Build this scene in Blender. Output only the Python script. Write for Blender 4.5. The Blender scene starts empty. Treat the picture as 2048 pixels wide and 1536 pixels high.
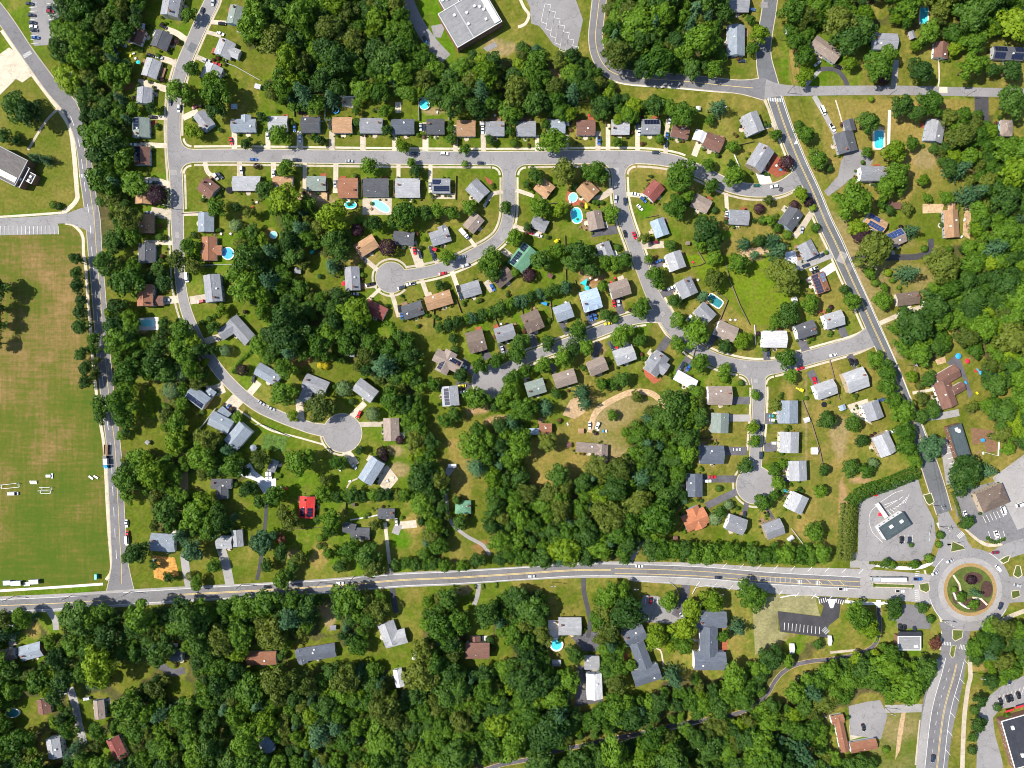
import bpy, math, random
import numpy as np
from mathutils import Vector
random.seed(7)
rng = np.random.default_rng(7)
sc = bpy.context.scene
COL = sc.collection
# ------------------------------------------------------------------ scale: picture pixels (2048x1536) to metres on the ground
S, HC = 0.31, 440.0
CX, CY = 1024.0, 768.0
def P(x, y, z=0.0):
    k = S * (HC - z) / HC
    return ((x - CX) * k, (CY - y) * k)
# ------------------------------------------------------------------ camera
cam_d = bpy.data.cameras.new('camera'); cam = bpy.data.objects.new('camera', cam_d); COL.objects.link(cam)
cam.location = (0, 0, HC); cam.rotation_euler = (0, 0, 0)
cam_d.sensor_width = 36; cam_d.lens = 18.0 / (CX * S / HC); cam_d.clip_end = 20000; cam_d.clip_start = 1
sc.camera = cam
# ------------------------------------------------------------------ sky and sun
ELEV = math.radians(51); SUN_TO = Vector((1.0, -0.10, 0)).normalized()
w = bpy.data.worlds.new('World'); sc.world = w; w.use_nodes = True
nt = w.node_tree; bg = nt.nodes['Background']; sky = nt.nodes.new('ShaderNodeTexSky')
sky.sky_type = 'NISHITA'; sky.sun_disc = False; sky.sun_elevation = ELEV
sky.sun_rotation = math.atan2(-SUN_TO.x, -SUN_TO.y); sky.air_density = 1.0; sky.dust_density = 0.6
bg.inputs['Strength'].default_value = 0.11
nt.links.new(sky.outputs[0], bg.inputs[0])
sun_d = bpy.data.lights.new('sun', 'SUN'); sun = bpy.data.objects.new('sun', sun_d); COL.objects.link(sun)
sun_d.energy = 4.6; sun_d.angle = math.radians(0.5); sun_d.color = (1.0, 0.94, 0.84)
sun.rotation_euler = Vector((SUN_TO.x * math.cos(ELEV), SUN_TO.y * math.cos(ELEV), -math.sin(ELEV))).to_track_quat('-Z', 'Y').to_euler()
sun.location = (-300, 30, 400)
sc.view_settings.view_transform = 'Standard'; sc.view_settings.look = 'None'
sc.view_settings.exposure = 0.7; sc.view_settings.gamma = 1.0
try: sc.cycles.pixel_filter_type = 'BLACKMAN_HARRIS'; sc.cycles.filter_width = 1.0
except Exception: pass
try: sc.cycles.max_bounces = 5; sc.cycles.diffuse_bounces = 2; sc.cycles.transmission_bounces = 3; sc.cycles.transparent_max_bounces = 4
except Exception: pass

# ------------------------------------------------------------------ materials
def mat(name, col, var=0.25, scale=0.6, rough=0.85, spec=0.2, col2=None, detail=4, scale2=None, metal=0.0, bump=0.0, coords='Object', streak=None, amp=(.8, 1.16), rnd=True, crack=False):
    m = bpy.data.materials.new(name); m.use_nodes = True
    n, l = m.node_tree.nodes, m.node_tree.links
    b = n['Principled BSDF']; b.inputs['Roughness'].default_value = rough
    b.inputs['Specular IOR Level'].default_value = spec; b.inputs['Metallic'].default_value = metal
    tc = n.new('ShaderNodeTexCoord'); src = tc.outputs[coords]
    if coords == 'World':
        pass
    if streak:
        mp = n.new('ShaderNodeMapping'); mp.inputs['Scale'].default_value = streak; l.new(src, mp.inputs[0]); src = mp.outputs[0]
    nz = n.new('ShaderNodeTexNoise'); nz.inputs['Scale'].default_value = scale; nz.inputs['Detail'].default_value = detail; nz.inputs['Roughness'].default_value = 0.65
    l.new(src, nz.inputs['Vector'])
    rmp = n.new('ShaderNodeValToRGB'); e = rmp.color_ramp.elements
    c2 = col2 or tuple(min(1, c * (1 + var)) for c in col); c1 = tuple(c * (1 - var) for c in col) if not col2 else col
    e[0].position = 0.3; e[0].color = (*c1, 1); e[1].position = 0.7; e[1].color = (*c2, 1)
    l.new(nz.outputs['Fac'], rmp.inputs[0]); out = rmp.outputs[0]
    if scale2:
        n2 = n.new('ShaderNodeTexNoise'); n2.inputs['Scale'].default_value = scale2; n2.inputs['Detail'].default_value = 5
        l.new(src, n2.inputs['Vector'])
        mr = n.new('ShaderNodeMapRange'); mr.inputs[1].default_value = 0.3; mr.inputs[2].default_value = 0.7; mr.inputs[3].default_value = amp[0]; mr.inputs[4].default_value = amp[1]
        l.new(n2.outputs['Fac'], mr.inputs[0])
        mx = n.new('ShaderNodeVectorMath'); mx.operation = 'SCALE'; l.new(out, mx.inputs[0]); l.new(mr.outputs[0], mx.inputs['Scale']); out = mx.outputs[0]
    if crack:
        vo = n.new('ShaderNodeTexVoronoi'); vo.feature = 'DISTANCE_TO_EDGE'; vo.inputs['Scale'].default_value = .085; vo.inputs['Randomness'].default_value = 1
        wn = n.new('ShaderNodeTexNoise'); wn.inputs['Scale'].default_value = .25; wn.inputs['Detail'].default_value = 4; l.new(tc.outputs['Object'], wn.inputs['Vector'])
        wa = n.new('ShaderNodeVectorMath'); wa.operation = 'MULTIPLY_ADD'; wa.inputs[1].default_value = (9, 9, 9); l.new(wn.outputs['Color'], wa.inputs[0]); l.new(tc.outputs['Object'], wa.inputs[2]); l.new(wa.outputs[0], vo.inputs['Vector'])
        cr = n.new('ShaderNodeMapRange'); cr.inputs[1].default_value = .006; cr.inputs[2].default_value = .022; cr.inputs[3].default_value = .76; cr.inputs[4].default_value = 1; l.new(vo.outputs['Distance'], cr.inputs[0])
        n5 = n.new('ShaderNodeTexNoise'); n5.inputs['Scale'].default_value = .018; n5.inputs['Detail'].default_value = 8; n5.inputs['Roughness'].default_value = .7; l.new(tc.outputs['Object'], n5.inputs['Vector'])
        m5 = n.new('ShaderNodeMapRange'); m5.inputs[1].default_value = .3; m5.inputs[2].default_value = .7; m5.inputs[3].default_value = .86; m5.inputs[4].default_value = 1.1; l.new(n5.outputs['Fac'], m5.inputs[0])
        pm_ = n.new('ShaderNodeMath'); pm_.operation = 'MULTIPLY'; l.new(cr.outputs[0], pm_.inputs[0]); l.new(m5.outputs[0], pm_.inputs[1])
        mx = n.new('ShaderNodeVectorMath'); mx.operation = 'SCALE'; l.new(out, mx.inputs[0]); l.new(pm_.outputs[0], mx.inputs['Scale']); out = mx.outputs[0]
    oi = n.new('ShaderNodeObjectInfo')
    mr = n.new('ShaderNodeMapRange'); mr.inputs[3].default_value = 0.86 if rnd else 1; mr.inputs[4].default_value = 1.12 if rnd else 1
    l.new(oi.outputs['Random'], mr.inputs[0])
    mx = n.new('ShaderNodeVectorMath'); mx.operation = 'SCALE'; l.new(out, mx.inputs[0]); l.new(mr.outputs[0], mx.inputs['Scale'])
    l.new(mx.outputs[0], b.inputs['Base Color'])
    if bump:
        bp = n.new('ShaderNodeBump'); bp.inputs['Strength'].default_value = bump; l.new(nz.outputs['Fac'], bp.inputs['Height']); l.new(bp.outputs[0], b.inputs['Normal'])
    return m
M = {}
# paved
M['asphalt'] = mat('asphalt_light', (.235, .225, .225), .12, .05, scale2=.9, amp=(.93, 1.06), rnd=False, crack=True)
M['asphalt_mid'] = mat('asphalt_mid', (.165, .16, .165), .14, .05, scale2=.8, amp=(.93, 1.06), rnd=False, crack=True)
M['asphalt_blue'] = mat('asphalt_bluish', (.125, .13, .138), .14, .06, scale2=.7, amp=(.93, 1.06), rnd=False, crack=True)
M['asphalt_dark'] = mat('asphalt_dark', (.060, .058, .064), .22, .15, scale2=1.2, amp=(.93, 1.06))
M['asphalt_drive'] = mat('asphalt_drive', (.105, .10, .112), .25, .2, scale2=1.1, amp=(.93, 1.06), crack=True)
M['asphalt_pale'] = mat('asphalt_pale', (.30, .285, .275), .12, .06, scale2=.8, amp=(.93, 1.06), rnd=False, crack=True)
M['concrete'] = mat('concrete', (.50, .43, .33), .16, .25, scale2=1.2, amp=(.93, 1.06), crack=True)
M['concrete_white'] = mat('concrete_white', (.64, .60, .55), .12, .3, scale2=1.0, amp=(.93, 1.06))
M['kerbstone'] = mat('kerbstone', (.42, .37, .28), .18, .4)
M['gravel'] = mat('gravel', (.55, .56, .58), .2, .5, scale2=2)
M['dirt'] = mat('dirt', (.42, .29, .165), .2, .2, scale2=.8)
M['apron'] = mat('apron_paver', (.33, .215, .09), .12, .5, scale2=2)
M['mulch'] = mat('mulch', (.075, .04, .032), .3, .7)
M['grass'] = mat('verge_grass', (.085, .115, .022), .3, .15, scale2=.7)
M['stripe'] = mat('striped_grass', (.20, .185, .085), .35, .12, scale2=.8)
def fieldmat():
    m = bpy.data.materials.new('sports_turf'); m.use_nodes = True; n, l = m.node_tree.nodes, m.node_tree.links
    b = n['Principled BSDF']; b.inputs['Roughness'].default_value = .95; b.inputs['Specular IOR Level'].default_value = .1
    tc = n.new('ShaderNodeTexCoord')
    def nz(sc_, sv, det):
        mp = n.new('ShaderNodeMapping'); mp.inputs['Scale'].default_value = sv; l.new(tc.outputs['Object'], mp.inputs[0])
        k = n.new('ShaderNodeTexNoise'); k.inputs['Scale'].default_value = sc_; k.inputs['Detail'].default_value = det; k.inputs['Roughness'].default_value = .65; l.new(mp.outputs[0], k.inputs['Vector']); return k.outputs['Fac']
    def mth(op, a, b_):
        k = n.new('ShaderNodeMath'); k.operation = op
        for i, v in enumerate((a, b_)):
            if isinstance(v, (int, float)): k.inputs[i].default_value = v
            else: l.new(v, k.inputs[i])
        return k.outputs[0]
    sx = n.new('ShaderNodeSeparateXYZ'); l.new(tc.outputs['Object'], sx.inputs[0])
    d = mth('ABSOLUTE', mth('SUBTRACT', sx.outputs[1], 42), 0)
    f = mth('SUBTRACT', .54, mth('MULTIPLY', d, .0026))                       # the dry middle of the pitch
    f = mth('ADD', f, mth('MULTIPLY', mth('SUBTRACT', nz(.03, (1, 1, 1), 5), .5), 1.7))
    f = mth('ADD', f, mth('MULTIPLY', mth('SUBTRACT', nz(.5, (.12, 1, 1), 4), .5), .9))
    f = mth('ADD', f, mth('MULTIPLY', mth('SUBTRACT', nz(.5, (1, .08, 1), 3), .5), .7))
    f = mth('ADD', f, mth('MULTIPLY', mth('SUBTRACT', nz(.5, (1, 1, 1), 8), .5), .8))
    r = n.new('ShaderNodeValToRGB'); e = r.color_ramp.elements; e[0].position = .02; e[0].color = (.062, .102, .010, 1); e[1].position = .95; e[1].color = (.26, .165, .07, 1)
    k = e.new(.35); k.color = (.100, .110, .016, 1); k = e.new(.6); k.color = (.165, .122, .038, 1)
    l.new(f, r.inputs[0]); l.new(r.outputs[0], b.inputs['Base Color']); return m
M['field'] = fieldmat()
M['plank'] = mat('deck_plank', (.24, .15, .09), .25, .4, scale2=2)
M['redbrick'] = mat('red_brick', (.30, .085, .045), .25, .8, scale2=2)
M['paint_white'] = mat('paint_white', (.60, .60, .58), .22, 1.2)
M['paint_yellow'] = mat('paint_yellow', (.54, .41, .17), .22, 1.2)
# roofs
RO = dict(g1=(.31, .315, .33), g2=(.225, .23, .25), g3=(.085, .088, .10), gb=(.24, .275, .32), wh=(.56, .56, .57), tan=(.34, .205, .115),
          br=(.165, .088, .068), rb=(.27, .125, .075), tp=(.25, .20, .17), sg=(.19, .225, .20), gr=(.11, .235, .15), rd=(.20, .065, .055),
          red=(.62, .05, .045), org=(.42, .165, .085), lb=(.31, .39, .48), cb=(.105, .12, .15), fl=(.23, .23, .235), sl=(.115, .105, .10), dk=(.035, .038, .048), tq=(.06, .08, .088), bk=(.14, .105, .085))
for k, c in RO.items():
    M['r_' + k] = mat('roofing_' + k, c, .17, .30, scale2=1.1, streak=(.5, 1.5, 1.5), rough=.9, amp=(.82, 1.12))
M['fascia'] = mat('white_trim', (.70, .70, .68), .05)
for k, c in dict(white=(.72, .72, .72), cream=(.60, .54, .42), blue=(.30, .42, .55), brick=(.20, .11, .075), grey=(.36, .37, .38), tan=(.42, .33, .23)).items():
    M['w_' + k] = mat('siding_' + k, c, .06, .5, streak=(.2, .2, 6))
M['glass'] = mat('window_glass', (.03, .04, .05), .2, rough=.08, spec=.7)
M['door'] = mat('door_paint', (.22, .06, .04), .5, 3)
M['chimney'] = mat('chimney_brick', (.26, .12, .08), .3, 3)
M['vent'] = mat('vent_metal', (.72, .72, .72), .2, 2, rough=.5)
M['solar'] = mat('solar_cell', (.012, .018, .045), .3, .8, rough=.18, spec=.6)
M['solarblue'] = mat('solar_cell_blue', (.02, .05, .16), .3, .8, rough=.18, spec=.6)
M['solarpale'] = mat('solar_cell_pale', (.20, .23, .32), .3, .8, rough=.18, spec=.6)
# things
CARC = dict(k=(.012, .012, .014), w=(.78, .78, .78), s=(.42, .43, .45), r=(.52, .015, .025), b=(.03, .11, .34), n=(.02, .032, .06), t=(.03, .33, .42), y=(.75, .62, .02), m=(.20, .012, .03), g=(.01, .10, .07))
for k, c in CARC.items(): M['car_' + k] = mat('car_paint_' + k, c, .03, 1, rough=.25, spec=.5)
M['tyre'] = mat('tyre_rubber', (.02, .02, .02), .2)
M['pole'] = mat('pole_wood', (.14, .11, .085), .3, 2)
M['metal'] = mat('grey_metal', (.45, .46, .48), .15, 2, rough=.5)
M['water'] = mat('pool_water', (.06, .54, .62), .2, .22, rough=.08, spec=.5)
M['waterpale'] = mat('pool_water_pale', (.25, .66, .66), .1, .4, rough=.08, spec=.5)
M['cover'] = mat('pool_cover_teal', (.03, .22, .24), .2, .6)
M['waterblue'] = mat('pool_water_blue', (.06, .33, .62), .2, .5, rough=.08, spec=.5)
M['black'] = mat('black_mesh', (.012, .013, .018), .2)
M['navy'] = mat('navy_mesh', (.012, .03, .10), .2)
M['fab_red'] = mat('fabric_red', (.65, .03, .05), .1)
M['fab_teal'] = mat('fabric_teal', (.03, .52, .55), .1)
M['fab_blue'] = mat('fabric_blue', (.03, .30, .62), .1)
M['wood_fence'] = mat('fence_wood', (.22, .17, .125), .3, 1)
M['vinyl'] = mat('fence_vinyl', (.70, .71, .72), .05)
M['bark'] = mat('bark', (.10, .075, .055), .3, 2)
M['green_plastic'] = mat('green_plastic', (.02, .33, .26), .1)
def leafmat(name, c1, c2):
    m = bpy.data.materials.new(name); m.use_nodes = True
    n, l = m.node_tree.nodes, m.node_tree.links
    b = n['Principled BSDF']; b.inputs['Roughness'].default_value = 0.6; b.inputs['Specular IOR Level'].default_value = 0.25
    tc = n.new('ShaderNodeTexCoord'); nz = n.new('ShaderNodeTexNoise'); nz.inputs['Scale'].default_value = 2.6; nz.inputs['Detail'].default_value = 3
    l.new(tc.outputs['Object'], nz.inputs['Vector'])
    oi = n.new('ShaderNodeObjectInfo')
    ad = n.new('ShaderNodeMath'); ad.operation = 'MULTIPLY_ADD'; ad.inputs[1].default_value = 0.9; l.new(nz.outputs['Fac'], ad.inputs[0])
    mr0 = n.new('ShaderNodeMapRange'); mr0.inputs[3].default_value = -0.22; mr0.inputs[4].default_value = 0.32; l.new(oi.outputs['Random'], mr0.inputs[0])
    l.new(mr0.outputs[0], ad.inputs[2])
    rp = n.new('ShaderNodeValToRGB'); e = rp.color_ramp.elements; e[0].position = .25; e[1].position = .75; e[0].color = (*c1, 1); e[1].color = (*c2, 1)
    l.new(ad.outputs[0], rp.inputs[0]); l.new(rp.outputs[0], b.inputs['Base Color'])
    tr = n.new('ShaderNodeBsdfTranslucent'); l.new(rp.outputs[0], tr.inputs[0])
    mx = n.new('ShaderNodeMixShader'); mx.inputs[0].default_value = .22
    l.new(b.outputs[0], mx.inputs[1]); l.new(tr.outputs[0], mx.inputs[2]); l.new(mx.outputs[0], n['Material Output'].inputs[0])
    return m
LEAF = {'g': leafmat('leaf_mid', (.036, .096, .005), (.108, .205, .011)), 'd': leafmat('leaf_dark', (.022, .064, .008), (.064, .136, .014)),
        'y': leafmat('leaf_yellowgreen', (.075, .150, .003), (.175, .260, .009)), 'o': leafmat('leaf_olive', (.052, .084, .008), (.125, .162, .018)),
        'b': leafmat('leaf_bluegreen', (.024, .074, .024), (.068, .148, .058)), 'p': leafmat('leaf_purple', (.022, .010, .016), (.060, .022, .034)),
        'l': leafmat('leaf_pale', (.08, .15, .05), (.18, .26, .10)), 'Y': leafmat('leaf_gold', (.45, .36, .01), (.62, .5, .03)),
        'r': leafmat('leaf_rust', (.09, .03, .02), (.17, .07, .04))}

# ------------------------------------------------------------------ mesh helpers
def mesh(name, verts, faces, mats, midx=None, smooth=False):
    me = bpy.data.meshes.new(name); me.from_pydata([tuple(v) for v in verts], [], faces)
    for m in (mats if isinstance(mats, (list, tuple)) else [mats]): me.materials.append(m)
    if midx is not None: me.polygons.foreach_set('material_index', midx)
    if smooth: me.polygons.foreach_set('use_smooth', [True] * len(me.polygons))
    me.update(); return me
def link(name, me, parent=None, loc=(0, 0, 0), rz=0.0, scale=None):
    o = bpy.data.objects.new(name, me); COL.objects.link(o)
    o.location = loc; o.rotation_euler = (0, 0, rz)
    if scale: o.scale = scale
    if parent: o.parent = parent
    return o
class MB:
    def __init__(s): s.v = []; s.f = []; s.m = []
    def add(s, v, f, m=0):
        k = len(s.v); s.v += v; s.f += [tuple(i + k for i in q) for q in f]; s.m += [m] * len(f)
    def box(s, x0, x1, y0, y1, z0, z1, m=0):
        s.add([(x0, y0, z0), (x1, y0, z0), (x1, y1, z0), (x0, y1, z0), (x0, y0, z1), (x1, y0, z1), (x1, y1, z1), (x0, y1, z1)],
              [(3, 2, 1, 0), (4, 5, 6, 7), (0, 1, 5, 4), (1, 2, 6, 5), (2, 3, 7, 6), (3, 0, 4, 7)], m)
    def cyl(s, x, y, z0, z1, r0, r1=None, n=10, m=0, sx=1, sy=1):
        r1 = r0 if r1 is None else r1
        v = []
        for z, r in ((z0, r0), (z1, r1)):
            for i in range(n):
                a = 2 * math.pi * i / n; v.append((x + r * sx * math.cos(a), y + r * sy * math.sin(a), z))
        s.add(v, [(i, (i + 1) % n, n + (i + 1) % n, n + i) for i in range(n)] + [tuple(range(n, 2 * n)), tuple(range(n - 1, -1, -1))], m)
    def build(s, name, mats): return mesh(name, s.v, s.f, mats, s.m)
def tagset(o, label=None, cat=None, group=None, kind=None):
    if label: o['label'] = label
    if cat: o['category'] = cat
    if group: o['group'] = group
    if kind: o['kind'] = kind
    return o
def spline(pts, step=6):
    pts = [tuple(map(float, p)) for p in pts]
    if len(pts) < 3: return pts
    out = []
    ex = [tuple(2 * a - b for a, b in zip(pts[0], pts[1]))] + pts + [tuple(2 * a - b for a, b in zip(pts[-1], pts[-2]))]
    for i in range(1, len(ex) - 2):
        p0, p1, p2, p3 = ex[i - 1:i + 3]
        n = max(2, int(math.hypot(p2[0] - p1[0], p2[1] - p1[1]) / step))
        for j in range(n):
            t = j / n
            out.append(tuple(.5 * (2 * b + (c - a) * t + (2 * a - 5 * b + 4 * c - d) * t * t + (3 * b - a - 3 * c + d) * t ** 3) for a, b, c, d in zip(p0, p1, p2, p3)))
    out.append(pts[-1]); return out
def normals(pts):
    ns = []
    for i in range(len(pts)):
        a = pts[max(0, i - 1)]; b = pts[min(len(pts) - 1, i + 1)]
        dx, dy = b[0] - a[0], b[1] - a[1]; d = math.hypot(dx, dy) or 1
        ns.append((-dy / d, dx / d))
    return ns
def offset(pts, d):
    return [(p[0] + n[0] * d, p[1] + n[1] * d) for p, n in zip(pts, normals(pts))]
def sub(pts, t0, t1):
    ln = [0]
    for a, b in zip(pts, pts[1:]): ln.append(ln[-1] + math.hypot(b[0] - a[0], b[1] - a[1]))
    T = ln[-1]; return [p for p, q in zip(pts, ln) if t0 * T <= q <= t1 * T]
def ribbon(mb, pts, w, z, m=0):
    """a strip along pixel points; w in pixels, a number or one per point (third coordinate)"""
    ns = normals(pts); v = []; f = []
    for i, (p, n) in enumerate(zip(pts, ns)):
        h = (p[2] if len(p) > 2 and w is None else w) / 2
        for sgn in (-1, 1):
            q = P(p[0] + n[0] * h * sgn, p[1] + n[1] * h * sgn); v.append((*q, z))
    for i in range(len(pts) - 1): f.append((2 * i, 2 * i + 1, 2 * i + 3, 2 * i + 2))
    mb.add(v, f, m)
def poly(mb, pts, z, m=0):
    a = sum(p[0] * q[1] - q[0] * p[1] for p, q in zip(pts, pts[1:] + pts[:1]))
    if a > 0: pts = pts[::-1]
    mb.add([(*P(*p), z) for p in pts], [tuple(range(len(pts)))], m)
def disc(mb, x, y, r, z, m=0, n=40, ry=None):
    poly(mb, [(x + r * math.cos(2 * math.pi * i / n), y + (ry or r) * math.sin(2 * math.pi * i / n)) for i in range(n)], z, m)
def sheet_obj(name, mb, mats, parent=None, **kw):
    return tagset(link(name, mb.build(name, mats), parent), **kw)
ZC = [0]
def lay(base):
    ZC[0] += 1; return base + (ZC[0] % 60) * 0.0011
def R(s): return [tuple(float(q) for q in t.split()) for t in s.split(',') if t.strip()]
def lay(base):
    ZC[0] += 1; return base + (ZC[0] % 50) * 0.0007
ZS, ZD, ZK, ZR, ZM = .02, .06, .10, .14, .185
# ------------------------------------------------------------------ roads (pixel centre lines x y width)
ROADS = {
 'left': ("432 -40 26,424 0 26,405 40 26,385 85 25,366 130 25,352 180 24,348 220 24,347 260 25,349 310 26,352 350 24,354 400 23,355 450 23,357 500 20,360 550 18,364 585 18,372 620 19,385 655 20,402 690 20,424 722 20,447 752 20,480 785 20,515 812 20,552 830 20,590 845 20,627 857 21,672 864 26", 'asphalt', [(685, 866, 38)], 'pale grey street curving down the left side to a round cul-de-sac', 1),
 'long': ("345 312 24,460 311 24,560 312 25,700 314 25,912 316 25,1050 316 25,1200 314 25,1290 315 24,1345 322 24,1380 335 24,1412 349 24,1450 368 24,1490 379 24,1530 381 24,1565 374 26,1604 352 34", 'asphalt', [], 'long straight pale grey street running across the upper neighbourhood', 1),
 'inner': ("1019 316 30,1018 335 25,1018 350 23,1018 400 23,1017 430 22,1011 455 22,999 476 22,978 493 22,950 508 22,920 523 22,880 538 22,840 547 22,790 555 24", 'asphalt', [(782, 555, 30)], 'short pale grey street curving from the long street to a small bulb', 1),
 'middle': ("1236 314 36,1237 335 28,1237 350 24,1241 402 24,1252 445 25,1270 495 25,1288 545 25,1307 592 26,1325 622 28,1345 655 28,1368 682 24,1398 703 24,1430 719 24,1465 729 24,1500 735 26,1540 735 26,1575 727 26,1625 713 26,1675 699 27,1715 687 30,1752 668 44", 'asphalt', [], 'grey street winding from the long street to the diagonal road', 1),
 'court': ("1330 630 30,1290 634 21,1252 642 20,1205 660 20,1160 677 20,1120 692 20,1080 706 20,1050 718 20,1015 738 22,985 755 30", 'asphalt', [(978, 763, 33)], 'tree-lined grey court ending in a bulb near the centre', 1),
 'southcourt': ("1512 735 40,1516 755 27,1518 790 24,1516 840 23,1512 890 22,1510 960 24", 'asphalt', [(1510, 970, 37)], 'grey court running down to a round cul-de-sac above the tree row', 1),
 'school': ("-40 -22 26,0 27 26,25 62 26,56 108 25,105 175 27,138 212 30,158 262 25,167 300 24,173 350 25,180 400 25,186 440 27,190 500 26,197 580 25,203 660 25,210 740 25,218 820 25,227 890 26,231 960 28,234 1020 28,237 1080 29,240 1130 32,241 1195 60", 'asphalt_mid', [], 'grey school road running down beside the brown sports field', 1),
 'schoolloop': ("122 -20 10,127 40 9,132 90 8,143 150 9,160 205 16", 'asphalt', [], 'narrow grey lane joining the school car park to the school road', 0),
 'schoolspur': ("-20 447 20,60 443 18,130 437 20,160 436 38,190 438 60", 'asphalt', [], 'short grey spur beside the striped parking bays', 0),
 'diagonal': ("1543 -30 27,1538 20 27,1530 70 27,1527 110 28,1535 155 34,1550 195 29,1565 240 28,1580 280 28,1600 328 28,1626 384 28,1650 442 28,1673 490 29,1697 545 27,1720 595 26,1742 645 27,1765 695 26,1790 752 25,1815 815 25,1838 870 27,1860 935 32,1876 985 32,1888 1025 30", 'asphalt_blue', [], 'blue-grey diagonal road with yellow centre line down the right side', 1),
 'top': ("1202 -30 27,1195 30 26,1191 75 26,1197 110 27,1215 138 27,1245 152 26,1300 158 25,1360 162 25,1420 168 25,1480 174 26,1530 178 44", 'asphalt_mid', [], 'grey road curving in from the top beside the school parking', 1),
 'topright': ("1530 178 40,1555 180 26,1600 182 20,1700 181 19,1800 181 19,1900 183 18,1990 185 18,2100 187 18", 'asphalt', [], 'narrow grey lane leading right from the upper crossroads', 0),
 'access': ("800 -40 24,815 0 24,835 45 24,862 85 25,892 118 25", 'asphalt', [], 'grey service drive beside the flat-roofed school at the top', 0),
 'south': ("1912 1245 70,1911 1270 54,1908 1302 52,1897 1350 62,1882 1402 70,1873 1450 66,1863 1540 62,1857 1590 62", 'asphalt_mid', [], 'wide grey road leaving the roundabout at the bottom right', 0),
}
RL = {}; ROBJ = {}
for key, (s, m, discs, lab, kerb) in ROADS.items():
    pts = spline(R(s), 6); RL[key] = pts
    mb = MB(); ribbon(mb, pts, None, lay(ZR))
    for d in discs: disc(mb, *d, lay(ZR) + .002)
    o = sheet_obj('road', mb, M[m], label=lab, cat='road', kind='structure'); ROBJ[key] = o
    if kerb:
        kb = MB(); z = lay(ZK); ribbon(kb, [(p[0], p[1], p[2] + 3.6) for p in pts], None, z)
        for d in discs: disc(kb, d[0], d[1], d[2] + 1.8, z - .004)
        sheet_obj('kerb', kb, M['kerbstone'], o)
# the main road is a band between two edges
top_e = R("-60 1199,0 1193,128 1187,256 1179,400 1171,512 1166,656 1157,800 1145,912 1140,1040 1133,1152 1124,1256 1123,1400 1126,1536 1134,1664 1136,1740 1139,1830 1146,1880 1152")
bot_e = R("-60 1234,0 1228,128 1222,256 1213,400 1203,512 1195,656 1187,800 1175,912 1170,1040 1161,1152 1156,1254 1156,1262 1162,1400 1172,1536 1186,1664 1193,1740 1197,1810 1202,1885 1212")
a, b = spline(top_e, 8), spline(bot_e, 8)
mb = MB(); z = lay(ZR); mb.add([(*P(*p), z) for p in a + b[::-1]], [tuple(range(len(a) + len(b)))[::-1]])
main = sheet_obj('road', mb, M['asphalt_pale'], label='wide pale main road crossing the picture to the roundabout', cat='road', kind='structure')
main_c = spline(R("-60 1216,0 1211,128 1205,256 1196,400 1187,512 1181,656 1172,800 1160,912 1155,1040 1147,1152 1140,1256 1140,1400 1145,1536 1156,1664 1163,1720 1166"), 8)
mb = MB(); ribbon(mb, main_c, 24, lay(ZR) + .004); sheet_obj('carriageway', mb, M['asphalt_mid'], main)
# roundabout
RX, RY = 1940, 1179
mb = MB(); disc(mb, RX, RY, 83, lay(ZR) + .006, n=64); rob = sheet_obj('roundabout', mb, M['asphalt'], label='round grey circulating road around the planted island', cat='roundabout', kind='structure')
def ring(x, y, r0, r1, z, n=72):
    mb = MB(); v = []; f = []
    for i in range(n):
        c, s = math.cos(2 * math.pi * i / n), math.sin(2 * math.pi * i / n)
        v += [(*P(x + r0 * c, y + r0 * s), z), (*P(x + r1 * c, y + r1 * s), z)]
    for i in range(n): j = (i + 1) % n; f.append((2 * i, 2 * j, 2 * j + 1, 2 * i + 1)[::-1])
    mb.add(v, f); return mb
sheet_obj('inner_lane', ring(RX, RY, 53, 64, ZR + .05), M['asphalt_pale'], rob)
sheet_obj('truck_apron', ring(RX, RY, 45.5, 53, ZR + .055), M['apron'], rob)
mb = MB(); ZI = ZR + .06; disc(mb, RX, RY, 46, ZI, n=64); isl = sheet_obj('traffic_island', mb, M['grass'], label='round planted island with mulch beds inside the roundabout', cat='traffic island', kind='structure')
for i, (x, y, r, ry) in enumerate(((1946, 1156, 19, 12), (1973, 1178, 12, 17), (1950, 1208, 26, 13), (1912, 1190, 8, 18))):
    mb = MB(); disc(mb, x, y, r, ZI + .02 + i * .004, ry=ry); sheet_obj('mulch_bed', mb, M['mulch'], isl)
mb = MB(); ribbon(mb, R("1906 1150,1918 1168,1921 1182"), 4, ZI + .05); ribbon(mb, R("1944 1195,1962 1198,1974 1210"), 4, ZI + .055); sheet_obj('footpath', mb, M['concrete'], isl)
mb = MB()
wp = spline(R("1905 1182,1912 1198,1924 1210,1939 1217"), 3)
for p, q in zip(wp, wp[1:]):
    x, y = P(*p); mb.box(x - .5, x + .5, y - .5, y + .5, .2, .9)
sheet_obj('garden_wall', mb, M['concrete_white'], isl)
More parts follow.
